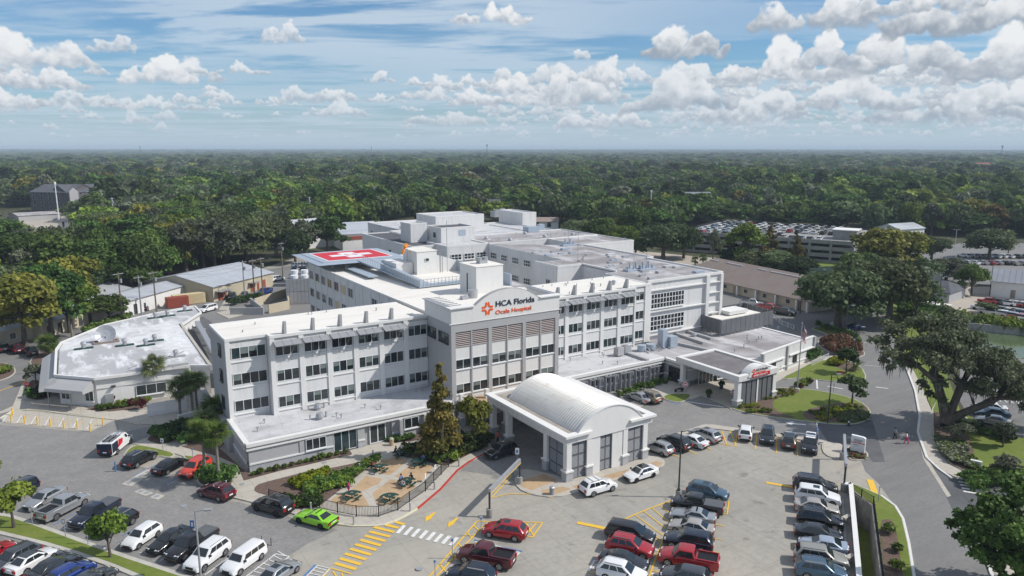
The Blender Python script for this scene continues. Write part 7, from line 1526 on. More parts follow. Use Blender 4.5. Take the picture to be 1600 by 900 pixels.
# ------------------------------------------------------------------ people
def skin_obj(name, pts, edges, rad, mt, parent, sub=1):
    me = bpy.data.meshes.new(name); me.from_pydata(pts, edges, []); me.materials.append(MAT[mt])
    o = obj(name, me, parent); sk = o.modifiers.new('skin', 'SKIN'); sk.use_smooth_shade = True
    for v, r in zip(me.skin_vertices[0].data, rad): v.radius = (r, r) if isinstance(r, (int, float)) else r
    me.skin_vertices[0].data[0].use_root = True
    sb = o.modifiers.new('sub', 'SUBSURF'); sb.levels = sub; sb.render_levels = sub
    dg = bpy.context.evaluated_depsgraph_get(); m2 = bpy.data.meshes.new_from_object(o.evaluated_get(dg)); 
    o.modifiers.clear(); o.data = m2; m2.name = name
    if not m2.materials: m2.materials.append(MAT[mt])
    return o
def person(label, x, y, ang, pose='stand', skin='skin', top='flag_white', legs='letter_navy', hair='black', z=.13, longtop=False):
    o = thing('person', label, 'person', (x, y, z), ang)
    s = {'stand': 0, 'walk': 1, 'sit': 2}[pose]
    if s == 2: hip, kn, ft = .47, (.42, .47), (.44, .06)
    hz = .47 if s == 2 else .92
    J = {'pelvis': (0, 0, hz), 'waist': (.02, 0, hz+.18), 'chest': (.03 if s < 2 else .10, 0, hz+.42), 'neck': (.04 if s < 2 else .14, 0, hz+.57), 'head': (.06 if s < 2 else .19, 0, hz+.68), 'crown': (.06 if s < 2 else .2, 0, hz+.76)}
    names = list(J); P = [J[k] for k in names]; E = [(i, i+1) for i in range(5)]; Rr = [(.15, .12), (.13, .10), (.17, .115), (.05, .05), (.085, .075), (.075, .07)]
    def chain(root, pts, rs_):
        r0 = root
        for p, r in zip(pts, rs_): P.append(p); Rr.append(r); E.append((r0, len(P)-1)); r0 = len(P)-1
        return r0
    for sd_ in (-1, 1):
        y_ = .09*sd_
        if s == 0: L_ = [(0, y_, hz-.08), (.01, y_*1.1, .48), (0, y_*1.1, .09), (.13, y_*1.2, .04)]
        elif s == 1: L_ = [(0, y_, hz-.08), (.16*sd_, y_*1.1, .50), (.26*sd_-.06, y_*1.1, .10 if sd_ > 0 else .16), (.26*sd_+.07, y_*1.1, .04 if sd_ > 0 else .10)]
        else: L_ = [(.06, y_, hz), (.43, y_*1.4, hz+.03), (.42, y_*1.4, .10), (.55, y_*1.4, .05)]
        chain(0, L_, [.09, .06, .042, .035])
        if s == 0: A_ = [(.02, .19*sd_, hz+.46), (.03, .27*sd_, hz+.20), (.10, .24*sd_, hz-.02), (.12, .24*sd_, hz-.11)]
        elif s == 1: A_ = [(.02, .19*sd_, hz+.46), (-.06*sd_, .25*sd_, hz+.20), (.06-.10*sd_, .25*sd_, hz+.0), (.10-.12*sd_, .25*sd_, hz-.08)]
        else: A_ = [(.10, .19*sd_, hz+.44), (.22, .25*sd_, hz+.20), (.46, .15*sd_, hz+.26), (.54, .12*sd_, hz+.28)]
        hnd = chain(2, A_, [.055, .042, .032, .034])
        hp = P[hnd]; dv = Vector(A_[3])-Vector(A_[2]); dv.normalize()
        for f in range(5):
            off = Vector((0, (f-2)*.017, 0)); ln = [.05, .075, .085, .078, .06][f]
            chain(hnd, [tuple(Vector(hp)+off*1.4+dv*.045), tuple(Vector(hp)+off*1.8+dv*(.045+ln*.6)+Vector((0, .012*sd_ if f == 0 else 0, -.01)))], [.0095, .008])
    body = skin_obj('body', P, E, Rr, skin, o)
    cl = skin_obj('top', [P[0], P[1], P[2], (P[3][0], 0, P[3][2]-.04), P[6+4] if 0 else (0, 0, 0)][:4]+[], [(0, 1), (1, 2), (2, 3)], [(.175, .145), (.155, .125), (.20, .14), (.07, .07)], top, o)
    # sleeves
    iL = [i for i in range(len(P))]
    armroots = [b for a, b in E if a == 2 and b > 5]
    for r0 in armroots: skin_obj('sleeve', [(P[r0][0]*.9+P[2][0]*.1, P[r0][1]*.75, P[r0][2]), P[r0], P[r0+1]], [(0, 1), (1, 2)], [.075, .075, .062], top, o, 1)
    legroots = [b for a, b in E if a == 0 and b > 5]
    pts = [P[0]]; ed = []; rd = [(.17, .14)]
    for r0 in legroots:
        b = len(pts); pts += [P[r0], P[r0+1], P[r0+2]]; ed += [(0, b), (b, b+1), (b+1, b+2)]; rd += [.108, .08, .062]
    skin_obj('trousers', pts, ed, rd, legs, o)
    for r0 in legroots:
        p = P[r0+3]; obj('shoe', cached('shoe', lambda: MB().hexa([(-.16, -.05, -.05), (.08, -.05, -.05), (.08, .05, -.05), (-.16, .05, -.05), (-.16, -.045, .045), (.06, -.04, .0), (.06, .04, .0), (-.16, .045, .045)]).mesh('shoe', 'black')), o, (p[0]+.02, p[1], p[2]+.01))
    hd = P[4]
    hm = cached(('hair', hair), lambda: (lambda m: m.ball(0, 0, 0, .112, 10, 7, 1.05).mesh('hair', hair, 60))(MB())); obj('hair', hm, o, (hd[0]-.035, 0, hd[2]+.045))
    obj('nose', cached(('nose', skin), lambda: MB().hexa([(0, -.012, 0), (.025, -.012, 0), (.025, .012, 0), (0, .012, 0), (0, -.007, .045), (.008, -.007, .045), (.008, .007, .045), (0, .007, .045)]).mesh('nose', skin)), o, (hd[0]+.082, 0, hd[2]-.015))
    for s_ in (-1, 1): obj('eye', cached('eye', lambda: MB().ball(0, 0, 0, .012, 6, 4).mesh('eye', 'black')), o, (hd[0]+.078, s_*.03, hd[2]+.03)); obj('ear', cached(('ear', skin), lambda: MB().ball(0, 0, 0, .022, 6, 4, 1.4).mesh('ear', skin)), o, (hd[0], s_*.088, hd[2]+.01))
    obj('mouth', cached('mouth', lambda: MB().box(0, .008, -.022, .022, -.004, .004).mesh('mouth', 'red_paint')), o, (hd[0]+.083, 0, hd[2]-.045))
    return o
mat('pink', (.62, .03, .16), .8); mat('salmon', (.75, .10, .10), .8); mat('cloth_blue', (.10, .20, .45), .8); mat('cloth_grey', (.32, .33, .36), .8); mat('cloth_black', (.015, .015, .018), .8); mat('cloth_pink', (.6, .15, .3), .8)
def pp(px, py): return G(px, py, .13)
person('person in bright pink scrubs standing beside the mulch bed', *pp(545, 772), -.4, 'stand', 'skin_dark', 'pink', 'pink')
person('person in a salmon red top standing under the entrance canopy', *pp(777.5, 692), -1.5, 'stand', 'skin', 'salmon', 'cloth_black')
person('standing person in a black jacket at the upper patio path', *pp(631, 706), -1.2, 'stand', 'skin_dark', 'cloth_black', 'cloth_black'); person('person in a white shirt standing beside the one in black', *pp(628, 711), -2, 'stand', 'skin', 'flag_white', 'cloth_black')
person('person in dark clothes walking on the right hand road', *pp(1398, 685), 2.4, 'walk', 'skin', 'cloth_grey', 'cloth_black', z=.02); person('person in a white top and pink trousers walking on the right hand road', *pp(1416, 692), 2.0, 'walk', 'skin', 'flag_white', 'pink', z=.02)
# patio tables
def picnic(label, px, py):
    x, y = G(px, py, .14); o = thing('picnic_table', label, 'table', (x, y, .14), .5)
    def top():
        m = MB(); n = 20
        for k in range(n):
            a0, a1 = 2*pi*k/n, 2*pi*(k+1)/n; m.hexa([(.16*cos(a0), .16*sin(a0), .73), (.62*cos(a0), .62*sin(a0), .73), (.62*cos(a1), .62*sin(a1), .73), (.16*cos(a1), .16*sin(a1), .73), (.16*cos(a0), .16*sin(a0), .77), (.62*cos(a0), .62*sin(a0), .77), (.62*cos(a1), .62*sin(a1), .77), (.16*cos(a1), .16*sin(a1), .77)])
        return m.mesh('tabletop', 'table_green')
    obj('tabletop', cached('ptop', top), o)
    obj('pedestal', cached('pped', lambda: MB().cyl(0, 0, 0, .74, .06, 8).beam((-.95, 0, .12), (.95, 0, .12), .06).beam((0, -.95, .12), (0, .95, .12), .06).mesh('pedestal', 'table_green')), o)
    def seat():
        m = MB()
        for k in range(5):
            a0, a1 = -.5+.2*k, -.3+.2*k; m.hexa([(.88*cos(a0), .88*sin(a0), .43), (1.2*cos(a0), 1.2*sin(a0), .43), (1.2*cos(a1), 1.2*sin(a1), .43), (.88*cos(a1), .88*sin(a1), .43), (.88*cos(a0), .88*sin(a0), .47), (1.2*cos(a0), 1.2*sin(a0), .47), (1.2*cos(a1), 1.2*sin(a1), .47), (.88*cos(a1), .88*sin(a1), .47)])
        return m.mesh('seat', 'table_green')
    for k in range(4):
        obj('seat', cached('pseat', seat), o, (0, 0, 0), k*pi/2); obj('leg', cached('pleg', lambda: MB().tube([(.2, 0, .12), (1.0, 0, .12), (1.04, 0, .43)], .035, 5).beam((1.0, 0, .12), (1.0, 0, 0), .05).mesh('leg', 'table_green')), o, (0, 0, 0), k*pi/2)
    return x, y
T1 = picnic('empty round green metal picnic table beside the person in pink', 550, 779); T2 = picnic('empty round green metal picnic table nearest the fence corner', 609, 783)
T3 = picnic('round green metal picnic table with one person by the mulch', 593, 736); T4 = picnic('round green metal picnic table with several people eating', 636, 758); T5 = picnic('round green metal picnic table with a person in blue under the tree', 655, 727); T6 = picnic('round green metal picnic table highest on the patio', 627, 713)
def seat_at(T, a, *args, **k):
    a += .5; x, y = T[0]+cos(a)*1.02, T[1]+sin(a)*1.02; return person(args[0], x, y, a+pi, 'sit', *args[1:], z=.14)
seat_at(T3, pi/2, 'seated person in a dark red top at the table by the mulch', 'skin_dark', 'container_red', 'cloth_black'); seat_at(T4, pi, 'seated person in grey on the left of the busy table', 'skin', 'cloth_grey', 'cloth_grey'); seat_at(T4, 0, 'seated person in navy on the right of the busy table', 'skin_dark', 'letter_navy', 'letter_navy'); seat_at(T4, pi/2, 'seated person in blue behind the busy table', 'skin', 'cloth_blue', 'letter_navy')
seat_at(T5, 0, 'seated person in a pale blue shirt under the tree', 'skin', 'cloth_blue', 'cloth_black'); seat_at(T6, pi/2, 'seated person at the highest patio table', 'skin_dark', 'cloth_black', 'cloth_black')
x, y = G(1061, 612); person('person in a grey shirt sitting by the emergency door', x, y, -1.2, 'sit', 'skin', 'cloth_grey', 'cloth_black', z=.1); o = thing('bench', 'dark bench by the emergency door', 'bench', (x, y, .1)); part('seat', MB().box(x-.9, x+.9, y-.25, y+.2, .5, .56), 'black', o)
for s in (-.8, .8): part('leg', MB().box(x+s-.04, x+s+.04, y-.2, y+.2, .1, .5), 'black', o)
# ------------------------------------------------------------------ vegetation
def crown_blobs(kind, seed, Rr, Hh):
    r = random.Random(seed); out = []
    if kind == 'cone':
        n = 44
        for i in range(n):
            t = (i+.5)/n; rr = Rr*(1-t)**.8*(.95+.2*r.random()); a = r.random()*6.28; q = rr*r.uniform(.35, .8)
            out.append((q*cos(a), q*sin(a), Hh*(.14+.84*t), max(.35, rr*.42*(.8+.4*r.random())), .8))
        return out
    n = {'oak': 40, 'round': 34, 'tall': 34, 'bare': 30, 'small': 14}[kind]; base = {'oak': .20, 'round': .20, 'tall': .18, 'bare': .24, 'small': .32}[kind]
    for i in range(n):
        a = i*2.399+r.uniform(-.4, .4); t = (i+.5)/n; q = Rr*.80*math.sqrt(t)*r.uniform(.75, 1.08)
        dome = math.sqrt(max(0.02, 1-(q/(Rr*1.05))**2)); zmid = Hh*base+Hh*(1-base)*.86*dome*(r.uniform(.3, .8) if i % 4 == 0 else r.uniform(.72, 1.02))
        br = Rr*r.uniform(.18, .33)*(1.1 if kind != 'bare' else .8)
        out.append((q*cos(a), q*sin(a), zmid-br*.3, br, .72 if kind == 'oak' else .85))
    return out
def tree_mesh(kind, seed, Rr, Hh, leaf, per, lm, moss=False):
    bl = crown_blobs(kind, seed, Rr, Hh); c = crown('crown', bl, per, leaf, lm, seed)
    t = MB(); r = random.Random(seed+5); r0 = Hh*.028 if kind != 'oak' else Hh*.045
    top = Hh*(.9 if kind in ('cone', 'tall') else .45); lean = r.uniform(-.04, .04)*Hh
    t.tube([(0, 0, -.3), (lean*.3, 0, top*.4), (lean, 0, top)], [r0*1.3, r0, r0*.3 if kind == 'cone' else r0*.6], 7)
    if kind != 'cone':
        for b in bl[::2 if leaf < .4 else 4]:
            z0 = top*r.uniform(.5, .95); t.tube([(lean*z0/top, 0, z0), (b[0]*.5, b[1]*.5, (z0+b[2])*.5+.3), (b[0]*.95, b[1]*.95, b[2])], [r0*.5, r0*.32, r0*.12], 5)
    return t.mesh('trunk', 'bark', 60), c
LIB = {}
def lib(kind, lm, lod, seed):
    key = (kind, lm, lod, seed)
    if key not in LIB:
        Rr, Hh = {'oak': (8, 13), 'round': (6.5, 14), 'tall': (5.5, 17), 'cone': (3.4, 13), 'bare': (7.5, 15), 'small': (2.2, 5)}[kind]
        leaf, per = {'near': (.17, 190), 'mid': (.29, 62), 'far': (.62, 17)}[lod]
        if kind == 'small': leaf, per = .16, 260
        if kind == 'cone': leaf, per = .17, 230
        LIB[key] = (*tree_mesh(kind, seed+hash_s(kind), Rr, Hh, leaf, per*(.55 if kind == 'bare' else 1), lm), Rr, Hh)
    return LIB[key]
def hash_s(s): return sum(map(ord, s))
def tree(label, x, y, h, r, kind, lm, lod, seed, group=None, name='tree', z=0.0, rot=None, shadeonly=False):
    tm, cm, Rr, Hh = lib(kind, lm, lod, seed)
    o = thing(name, label, 'tree', (x, y, z), (seed*1.7+x) % 6.28 if rot is None else rot, group)
    s = (r/Rr, r/Rr, h/Hh); obj('trunk', tm, o, sc=s); obj('crown', cm, o, sc=s); return o
near_trees = [  # px, py of the foot, height, radius, kind, leaves, label
    (1308, 512, 15, 10, 'oak', 'leaf_oak', 'broad dark live oak overhanging the motel corner'), (1388, 503, 16, 9.5, 'oak', 'leaf_oak', 'live oak right of the one at the motel corner'), (1352, 492, 14.5, 9, 'oak', 'leaf_oak', 'live oak behind and between the two at the motel'),
    (1372, 436, 17, 9.5, 'round', 'leaf_yellow', 'tall yellow green tree at the garage right end'), (1412, 428, 15, 7.5, 'round', 'leaf_yellow', 'smaller yellow green tree right of the tall one by the garage'), (1345, 447, 11, 7, 'round', 'leaf_green', 'leafy green tree below the yellow green one'), (1395, 462, 11, 9, 'oak', 'leaf_grey', 'grey green oak above the twin oaks of the motel'),
    (1163, 424, 17.5, 6.5, 'tall', 'leaf_bright', 'tall bright green tree in front of the garage'), (1241, 422, 13.5, 3.4, 'cone', 'leaf_rust', 'rust coloured conical cypress against the garage wall'), (1201, 421, 15, 4.8, 'cone', 'leaf_rust', 'rusty cypress between the bright tree and the garage'), (1180, 432, 9, 7, 'oak', 'leaf_oak', 'low dark oak below the bright tree'), (1212, 436, 9.5, 7, 'oak', 'leaf_oak', 'low dark oak behind the motel roof, middle one'), (1243, 440, 9, 6.5, 'oak', 'leaf_dark', 'low dark oak behind the motel roof, right one'), (1140, 420, 11, 5, 'cone', 'leaf_dark', 'dark pointed tree left of the bright green tree'), (1113, 416, 14, 3, 'bare', 'leaf_grey', 'thin sparse tree in front of the garage left part'),
    (1036, 405, 15, 9.5, 'oak', 'leaf_oak', 'big dark round oak at the end of the grey roof'), (1068, 404, 13, 7, 'oak', 'leaf_dark', 'dark oak right of the big round one'), (905, 386, 12, 8, 'oak', 'leaf_oak', 'oak right behind the rear wing corner'), (940, 392, 14, 8, 'round', 'leaf_green', 'green tree right of the rear wing corner'), (972, 398, 12, 6.5, 'round', 'leaf_bright', 'bright tree beside the big dark oak'), (993, 402, 8, 5, 'round', 'leaf_green', 'small green tree at the grey roof edge'),
    (1455, 407, 10, 6, 'oak', 'leaf_oak', 'round oak left in the far car park'), (1545, 404, 12, 8, 'oak', 'leaf_oak', 'broad oak right in the far car park'), (1518, 462, 9.5, 4.2, 'round', 'leaf_green', 'tree left of the ribbed metal shed'), (1478, 438, 8, 5.5, 'oak', 'leaf_grey', 'grey green tree above the white store shed'), (1503, 446, 6, 4, 'bare', 'leaf_grey', 'thin tree by the pale double lamp post'), (1442, 452, 10, 6, 'bare', 'leaf_oak', 'loose oak beside the blue grey house'), (1430, 505, 12, 6, 'bare', 'leaf_oak', 'oak at the top of the pond bank'),
    (40, 545, 16.5, 8, 'round', 'leaf_yellow', 'large yellowing tree in front of the tan office row'), (-25, 552, 16, 8, 'round', 'leaf_yellow', 'yellowing tree at the far left edge'), (82, 528, 17, 7.5, 'round', 'leaf_green', 'green tree right of the yellowing one at the offices'), (110, 520, 14, 6, 'round', 'leaf_bright', 'bright tree next to the palm at the offices'), (170, 503, 7, 4.5, 'round', 'leaf_green', 'low green tree between the offices and the annex roof'), (150, 470, 17, 9, 'round', 'leaf_green', 'dark green tree behind the offices, left one'), (205, 460, 17, 9.5, 'oak', 'leaf_green', 'dark green tree behind the offices, right one'), (112, 486, 15, 8, 'round', 'leaf_yellow', 'yellow topped tree behind the offices'), (246, 450, 14, 7, 'round', 'leaf_green', 'green tree at the left corner of the tan warehouse'),
    (336, 424, 19, 11, 'bare', 'leaf_grey', 'tall grey mossy oak behind the tan warehouse'), (292, 430, 19, 10, 'bare', 'leaf_grey', 'grey mossy oak left of the tallest one behind the warehouse'), (385, 412, 18, 10, 'oak', 'leaf_oak', 'dark oak right of the mossy one behind the warehouse'), (432, 402, 17, 9, 'oak', 'leaf_oak', 'oak above the right end of the warehouse'), (478, 400, 15, 8, 'bare', 'leaf_grey', 'mossy tree left of the helipad'), (512, 396, 15.5, 8.5, 'round', 'leaf_green', 'leafy green tree just behind the helipad'), (462, 412, 13, 6, 'oak', 'leaf_dark', 'dark tree by the small green patch'),
    (1331, 633, 5.2, 2.4, 'small', 'leaf_oak', 'small round tree at the right end of the front lawn'), (1322, 584, 5.2, 2.1, 'small', 'leaf_dark', 'glossy magnolia on the rear lawn'), (173, 872, 5.3, 2.05, 'small', 'leaf_bright', 'small bright tree on the lawn before the black crossover'), (22, 826, 5.4, 2.4, 'small', 'leaf_bright', 'small bright tree on the lawn by the silver sedan'), (-22, 765, 5, 2.2, 'small', 'leaf_bright', 'small tree tip at the left edge above the lawn'),
    (742, 700, 7.6, 2.6, 'small', 'leaf_yellow', 'light leafy tree between the cypress and the canopy'), (1567, 700, 4, 1.6, 'small', 'leaf_grey', 'thin young tree by the side lot'), (1497, 694, 3.2, 2.0, 'small', 'leaf_grey', 'grey bush tree on the right bed'), (1573, 748, 3.0, 1.9, 'small', 'leaf_grey', 'grey shrub tree on the right lawn'), (56, 600, 3.6, 1.8, 'small', 'leaf_grey', 'sparse crape myrtle at the annex drive'), (1540, 490, 3, 3, 'small', 'leaf_oak', 'low bush tree in the gravel lot hedge')]
for i, (px, py, h, r, k, lm, lab) in enumerate(near_trees):
    x, y = G(px, py); d = hypot(x, y); tree(lab, x, y, h, r, k, lm, 'near' if d < 165 else 'mid', i % 3 if k in ('oak', 'round') else 1, rot=i*1.3)
x, y = G(690, 718); tree('tall rusty conical cypress at the head of the patio', x, y, 13.2, 2.9, 'cone', 'leaf_rust', 'near', 7)
# great live oak and the tree at the lower right corner, limbs as in the photograph
def picture_tree(label, foot, blobs, limbs, trunk_r, lm, moss_n=0, leaf=.17, per=150, seed=3):
    x, y = G(*foot); w = float(np.dot(np.array([x, y, -CAMH]), FW)); s = F_/w; r = random.Random(seed)
    o = thing('live_oak' if moss_n else 'tree', label, 'tree', (x, y, 0)); B = []; vs = s*cos(math.atan((450-HY)/F_))
    def at(px, py, dep=0.0): return (RT[0]*(px-foot[0])/s+FW[0]*dep, RT[1]*(px-foot[0])/s+FW[1]*dep, (foot[1]-py)/s*1.0+dep*.0)
    for (px, py, pr) in blobs:
        for j in range(9):
            dep = r.uniform(-1, 1)*min(6.5, pr/s*1.9); p = at(px+r.uniform(-.55, .55)*pr, py+r.uniform(-.35, .4)*pr-dep*s*.25, dep); B.append((*p, pr/s*r.uniform(.30, .62), .78))
    c = crown('crown', B, per, leaf, lm, seed); obj('crown', c, o)
    t = MB(); t.tube([at(foot[0]-4, foot[1]+2), at(foot[0], foot[1]-8), at(foot[0], foot[1]-trunk_r*s*2.2)], [trunk_r*1.45, trunk_r*1.05, trunk_r*.9], 12); obj('trunk', t.mesh('trunk', 'bark', 60), o)
    for L_ in limbs:
        m = MB(); pts = [at(px, py, dd) for px, py, dd in L_]; n = len(pts); m.tube(pts, [trunk_r*.62*(1-.75*i/(n-1)) for i in range(n)], 8)
        for k in range(1, n):
            for q in range(3):
                a = Vector(pts[k]); b = a+Vector((r.uniform(-2.5, 2.5), r.uniform(-2.5, 2.5), r.uniform(.5, 2.6))); m.tube([tuple(a), tuple((a+b)/2+Vector((0, 0, .2))), tuple(b)], [trunk_r*.16, trunk_r*.1, trunk_r*.04], 5)
        obj('limb', m.mesh('limb', 'bark', 60), o)
    if moss_n:
        m = MB()
        for k in range(moss_n):
            b = r.choice(B); px_ = b[0]+r.uniform(-1, 1)*b[3]; py_ = b[1]+r.uniform(-1, 1)*b[3]; z = b[2]-b[3]*.35; l = r.uniform(.4, 1.5); w_ = r.uniform(.03, .08); a = r.random()*3.14; dx, dy = cos(a)*w_, sin(a)*w_
            m.face([(px_-dx, py_-dy, z), (px_+dx, py_+dy, z), (px_+dx*.8, py_+dy*.8, z-l*.6), (px_, py_, z-l), (px_-dx*.7, py_-dy*.7, z-l*.5)])
        q = obj('spanish_moss', m.mesh('spanish_moss', 'moss'), o); q['kind'] = 'stuff'
    return o
picture_tree('huge spreading live oak hung with moss beside the right hand road', (1478, 668),
    [(1378, 541, 20), (1400, 528, 26), (1425, 520, 30), (1452, 514, 30), (1480, 512, 28), (1508, 528, 28), (1538, 552, 26), (1568, 574, 26), (1440, 548, 24), (1475, 550, 26), (1510, 560, 30), (1545, 580, 28), (1580, 592, 26), (1612, 600, 22), (1500, 590, 20), (1448, 585, 15), (1535, 602, 18), (1600, 605, 20), (1372, 560, 11), (1405, 560, 12), (1455, 615, 14), (1580, 620, 13), (1640, 615, 20)],
    [[(1474, 650, 0), (1458, 615, -1), (1440, 585, -2), (1412, 562, -2), (1380, 548, -1)], [(1476, 645, 0), (1465, 600, 1), (1455, 560, 2), (1440, 525, 3)], [(1480, 645, 0), (1488, 600, -1), (1500, 560, 0), (1505, 528, 1)], [(1484, 655, 0), (1512, 632, -1), (1540, 612, -2), (1575, 608, -3), (1612, 606, -3)], [(1482, 648, 0), (1505, 610, 2), (1530, 575, 3), (1560, 556, 4)], [(1484, 652, 0), (1530, 618, -2), (1585, 590, 1), (1625, 570, 3)]], 1.0, 'leaf_moss', 1100, leaf=.15, per=190, seed=4)
picture_tree('leafy dark green tree filling the lower right corner', (1588, 938), [(1512, 800, 24), (1548, 780, 30), (1585, 768, 32), (1620, 785, 36), (1500, 832, 20), (1535, 832, 30), (1575, 825, 36), (1615, 840, 40), (1545, 868, 26), (1590, 875, 34), (1635, 890, 34), (1560, 895, 16), (1494, 812, 14)],
    [[(1588, 920, 0), (1570, 880, -1), (1545, 840, -2), (1520, 810, -1)], [(1590, 915, 0), (1592, 860, 1), (1590, 800, 1)], [(1592, 920, 0), (1615, 870, 0), (1630, 820, 0)]], .42, 'leaf_green', 0, .14, 230, 9)
# palms
def frond_mesh(n=17, stalk=.8, fan=.95, mt='leaf_palm'):
    rs = np.random.RandomState(2); m = MB(); m.beam((0, 0, 0), (stalk, 0, .05), .035)
    for k in range(n):
        a = (k-(n-1)/2)/(n-1)*2*2.0; l = fan*(1-.35*abs(a)/2.0); dz = -.35*abs(a)/2-.1; c, s = cos(a), sin(a); w = .042
        p0 = (stalk, 0, .05); p1 = (stalk+c*l*.55, s*l*.55, .06+dz*.25); p2 = (stalk+c*l, s*l, .02+dz*.9-.12)
        m.face([p0, (p1[0]-s*w, p1[1]+c*w, p1[2]), p2, (p1[0]+s*w, p1[1]-c*w, p1[2])])
    me = m.mesh('frond', mt); at = me.attributes.new('tone', 'FLOAT', 'FACE'); at.data.foreach_set('value', rs.rand(len(me.polygons)).astype(np.float32)); return me
def feather_mesh(mt='leaf_palm'):
    m = MB(); n = 9; pts = [(2.3*t, 0, .9*t-1.7*t*t) for t in [i/n for i in range(n+1)]]
    for a, b in zip(pts, pts[1:]): m.beam(a, b, .04)
    for i in range(1, n+1):
        for s in (-1, 1):
            for q in (0, .12): x, z = pts[i][0]-q, pts[i][2]; l = .62*(1-(i/n)**3*.6); m.face([(x, 0, z), (x+.12, s*l*.5, z-.05), (x+.2, s*l, z-.32), (x+.02, s*l*.5, z-.08)])
    me = m.mesh('frond', mt); at = me.attributes.new('tone', 'FLOAT', 'FACE'); at.data.foreach_set('value', np.random.RandomState(4).rand(len(me.polygons)).astype(np.float32)); return me
FRM = {'fan': frond_mesh(), 'fanlight': frond_mesh(mt='leaf_shrub'), 'dry': frond_mesh(mt='leaf_palm_dry'), 'feather': feather_mesh()}
def palm(label, px, py, h, kind='fan', n=34, s=1.0, skirt=8, world=None, lean=0.0):
    x, y = world or G(px, py); o = thing('palm_tree', label, 'palm tree', (x, y, 0)); r = random.Random(int(px+py))
    t = MB().tube([(0, 0, -.1), (lean*.4, 0, h*.5), (lean, 0, h)], [.24, .17, .19], 9)
    if h > 2: t.cyl(lean, 0, h-.9, h, .2, 9, .32)
    obj('trunk', t.mesh('trunk', 'bark_pale', 60), o)
    for k in range(n):
        e = r.uniform(-.8, 1.35) if k < n-skirt else r.uniform(-1.3, -.7); q = obj('frond', FRM['dry' if k >= n-skirt else kind], o, (lean, 0, h)); q.rotation_euler = (r.uniform(-.3, .3), -e, k*2.4+r.uniform(-.2, .2)); sc_ = s*.86*r.uniform(.8, 1.15)*(.85 if e > 1 else .75 if k >= n-skirt else 1); q.scale = (sc_,)*3
    return o
palm('large bushy palm in front of the annex window', 243, 622, 5.6, 'fan', 52, 1.75, 18); palm('palm left of the pair behind the white gate fence', 282, 657, 4.9, 'fan', 42, 1.7, 8, lean=.2); palm('palm right of the pair behind the white gate fence', 302, 652, 5.7, 'fan', 46, 1.75, 8); palm('third palm close behind the pair at the gate fence', 309, 648, 5.4, 'fan', 34, 1.6, 6)
palm('slim palm left of the pair on the round island', 322, 753, 6.6, 'fanlight', 38, 1.45, 5); palm('slim palm right of the pair on the round island', 343, 759, 6.7, 'fanlight', 40, 1.5, 5)
palm('short palm clump beside the low wing end wall', 338, 676, 3.6, 'fanlight', 40, 1.7, 3); palm('second short palm clump near the low wing end wall', 322, 690, 3.0, 'fan', 36, 1.6, 3)
palm('round silvery palm at the corner of the annex', 77, 558, 2.6, 'fanlight', 50, 1.8, 12); palm('tall slender palm in front of the office row', 113, 527, 8.5, 'fan', 34, 1.25, 8); palm('tall palm behind the offices roof', 150, 468, 13, 'fan', 34, 1.4, 8)
palm('left one of the tall twin palms above the far car park', 1423, 366, 13, 'fan', 34, 1.9, 8); palm('right one of the tall twin palms above the far car park', 1430, 367, 12, 'fan', 34, 1.8, 8, lean=1.5); palm('palm before the garage left part', 1125, 414, 7, 'fan', 30, 1.5, 8); palm('low palm clump at the grey roof end', 1098, 418, 3.5, 'fanlight', 30, 1.4, 4); palm('second low palm beside the clump', 1086, 418, 2.6, 'fanlight', 26, 1.3, 4); palm('palm before the grey apartments', 109, 362, 8, 'fan', 30, 1.8, 8); palm('palm in the far car park right edge', 1575, 398, 8, 'fan', 30, 1.6, 8); palm('potted style palm on the rear lawn', 1337, 580, 1.0, 'feather', 16, .8, 0)
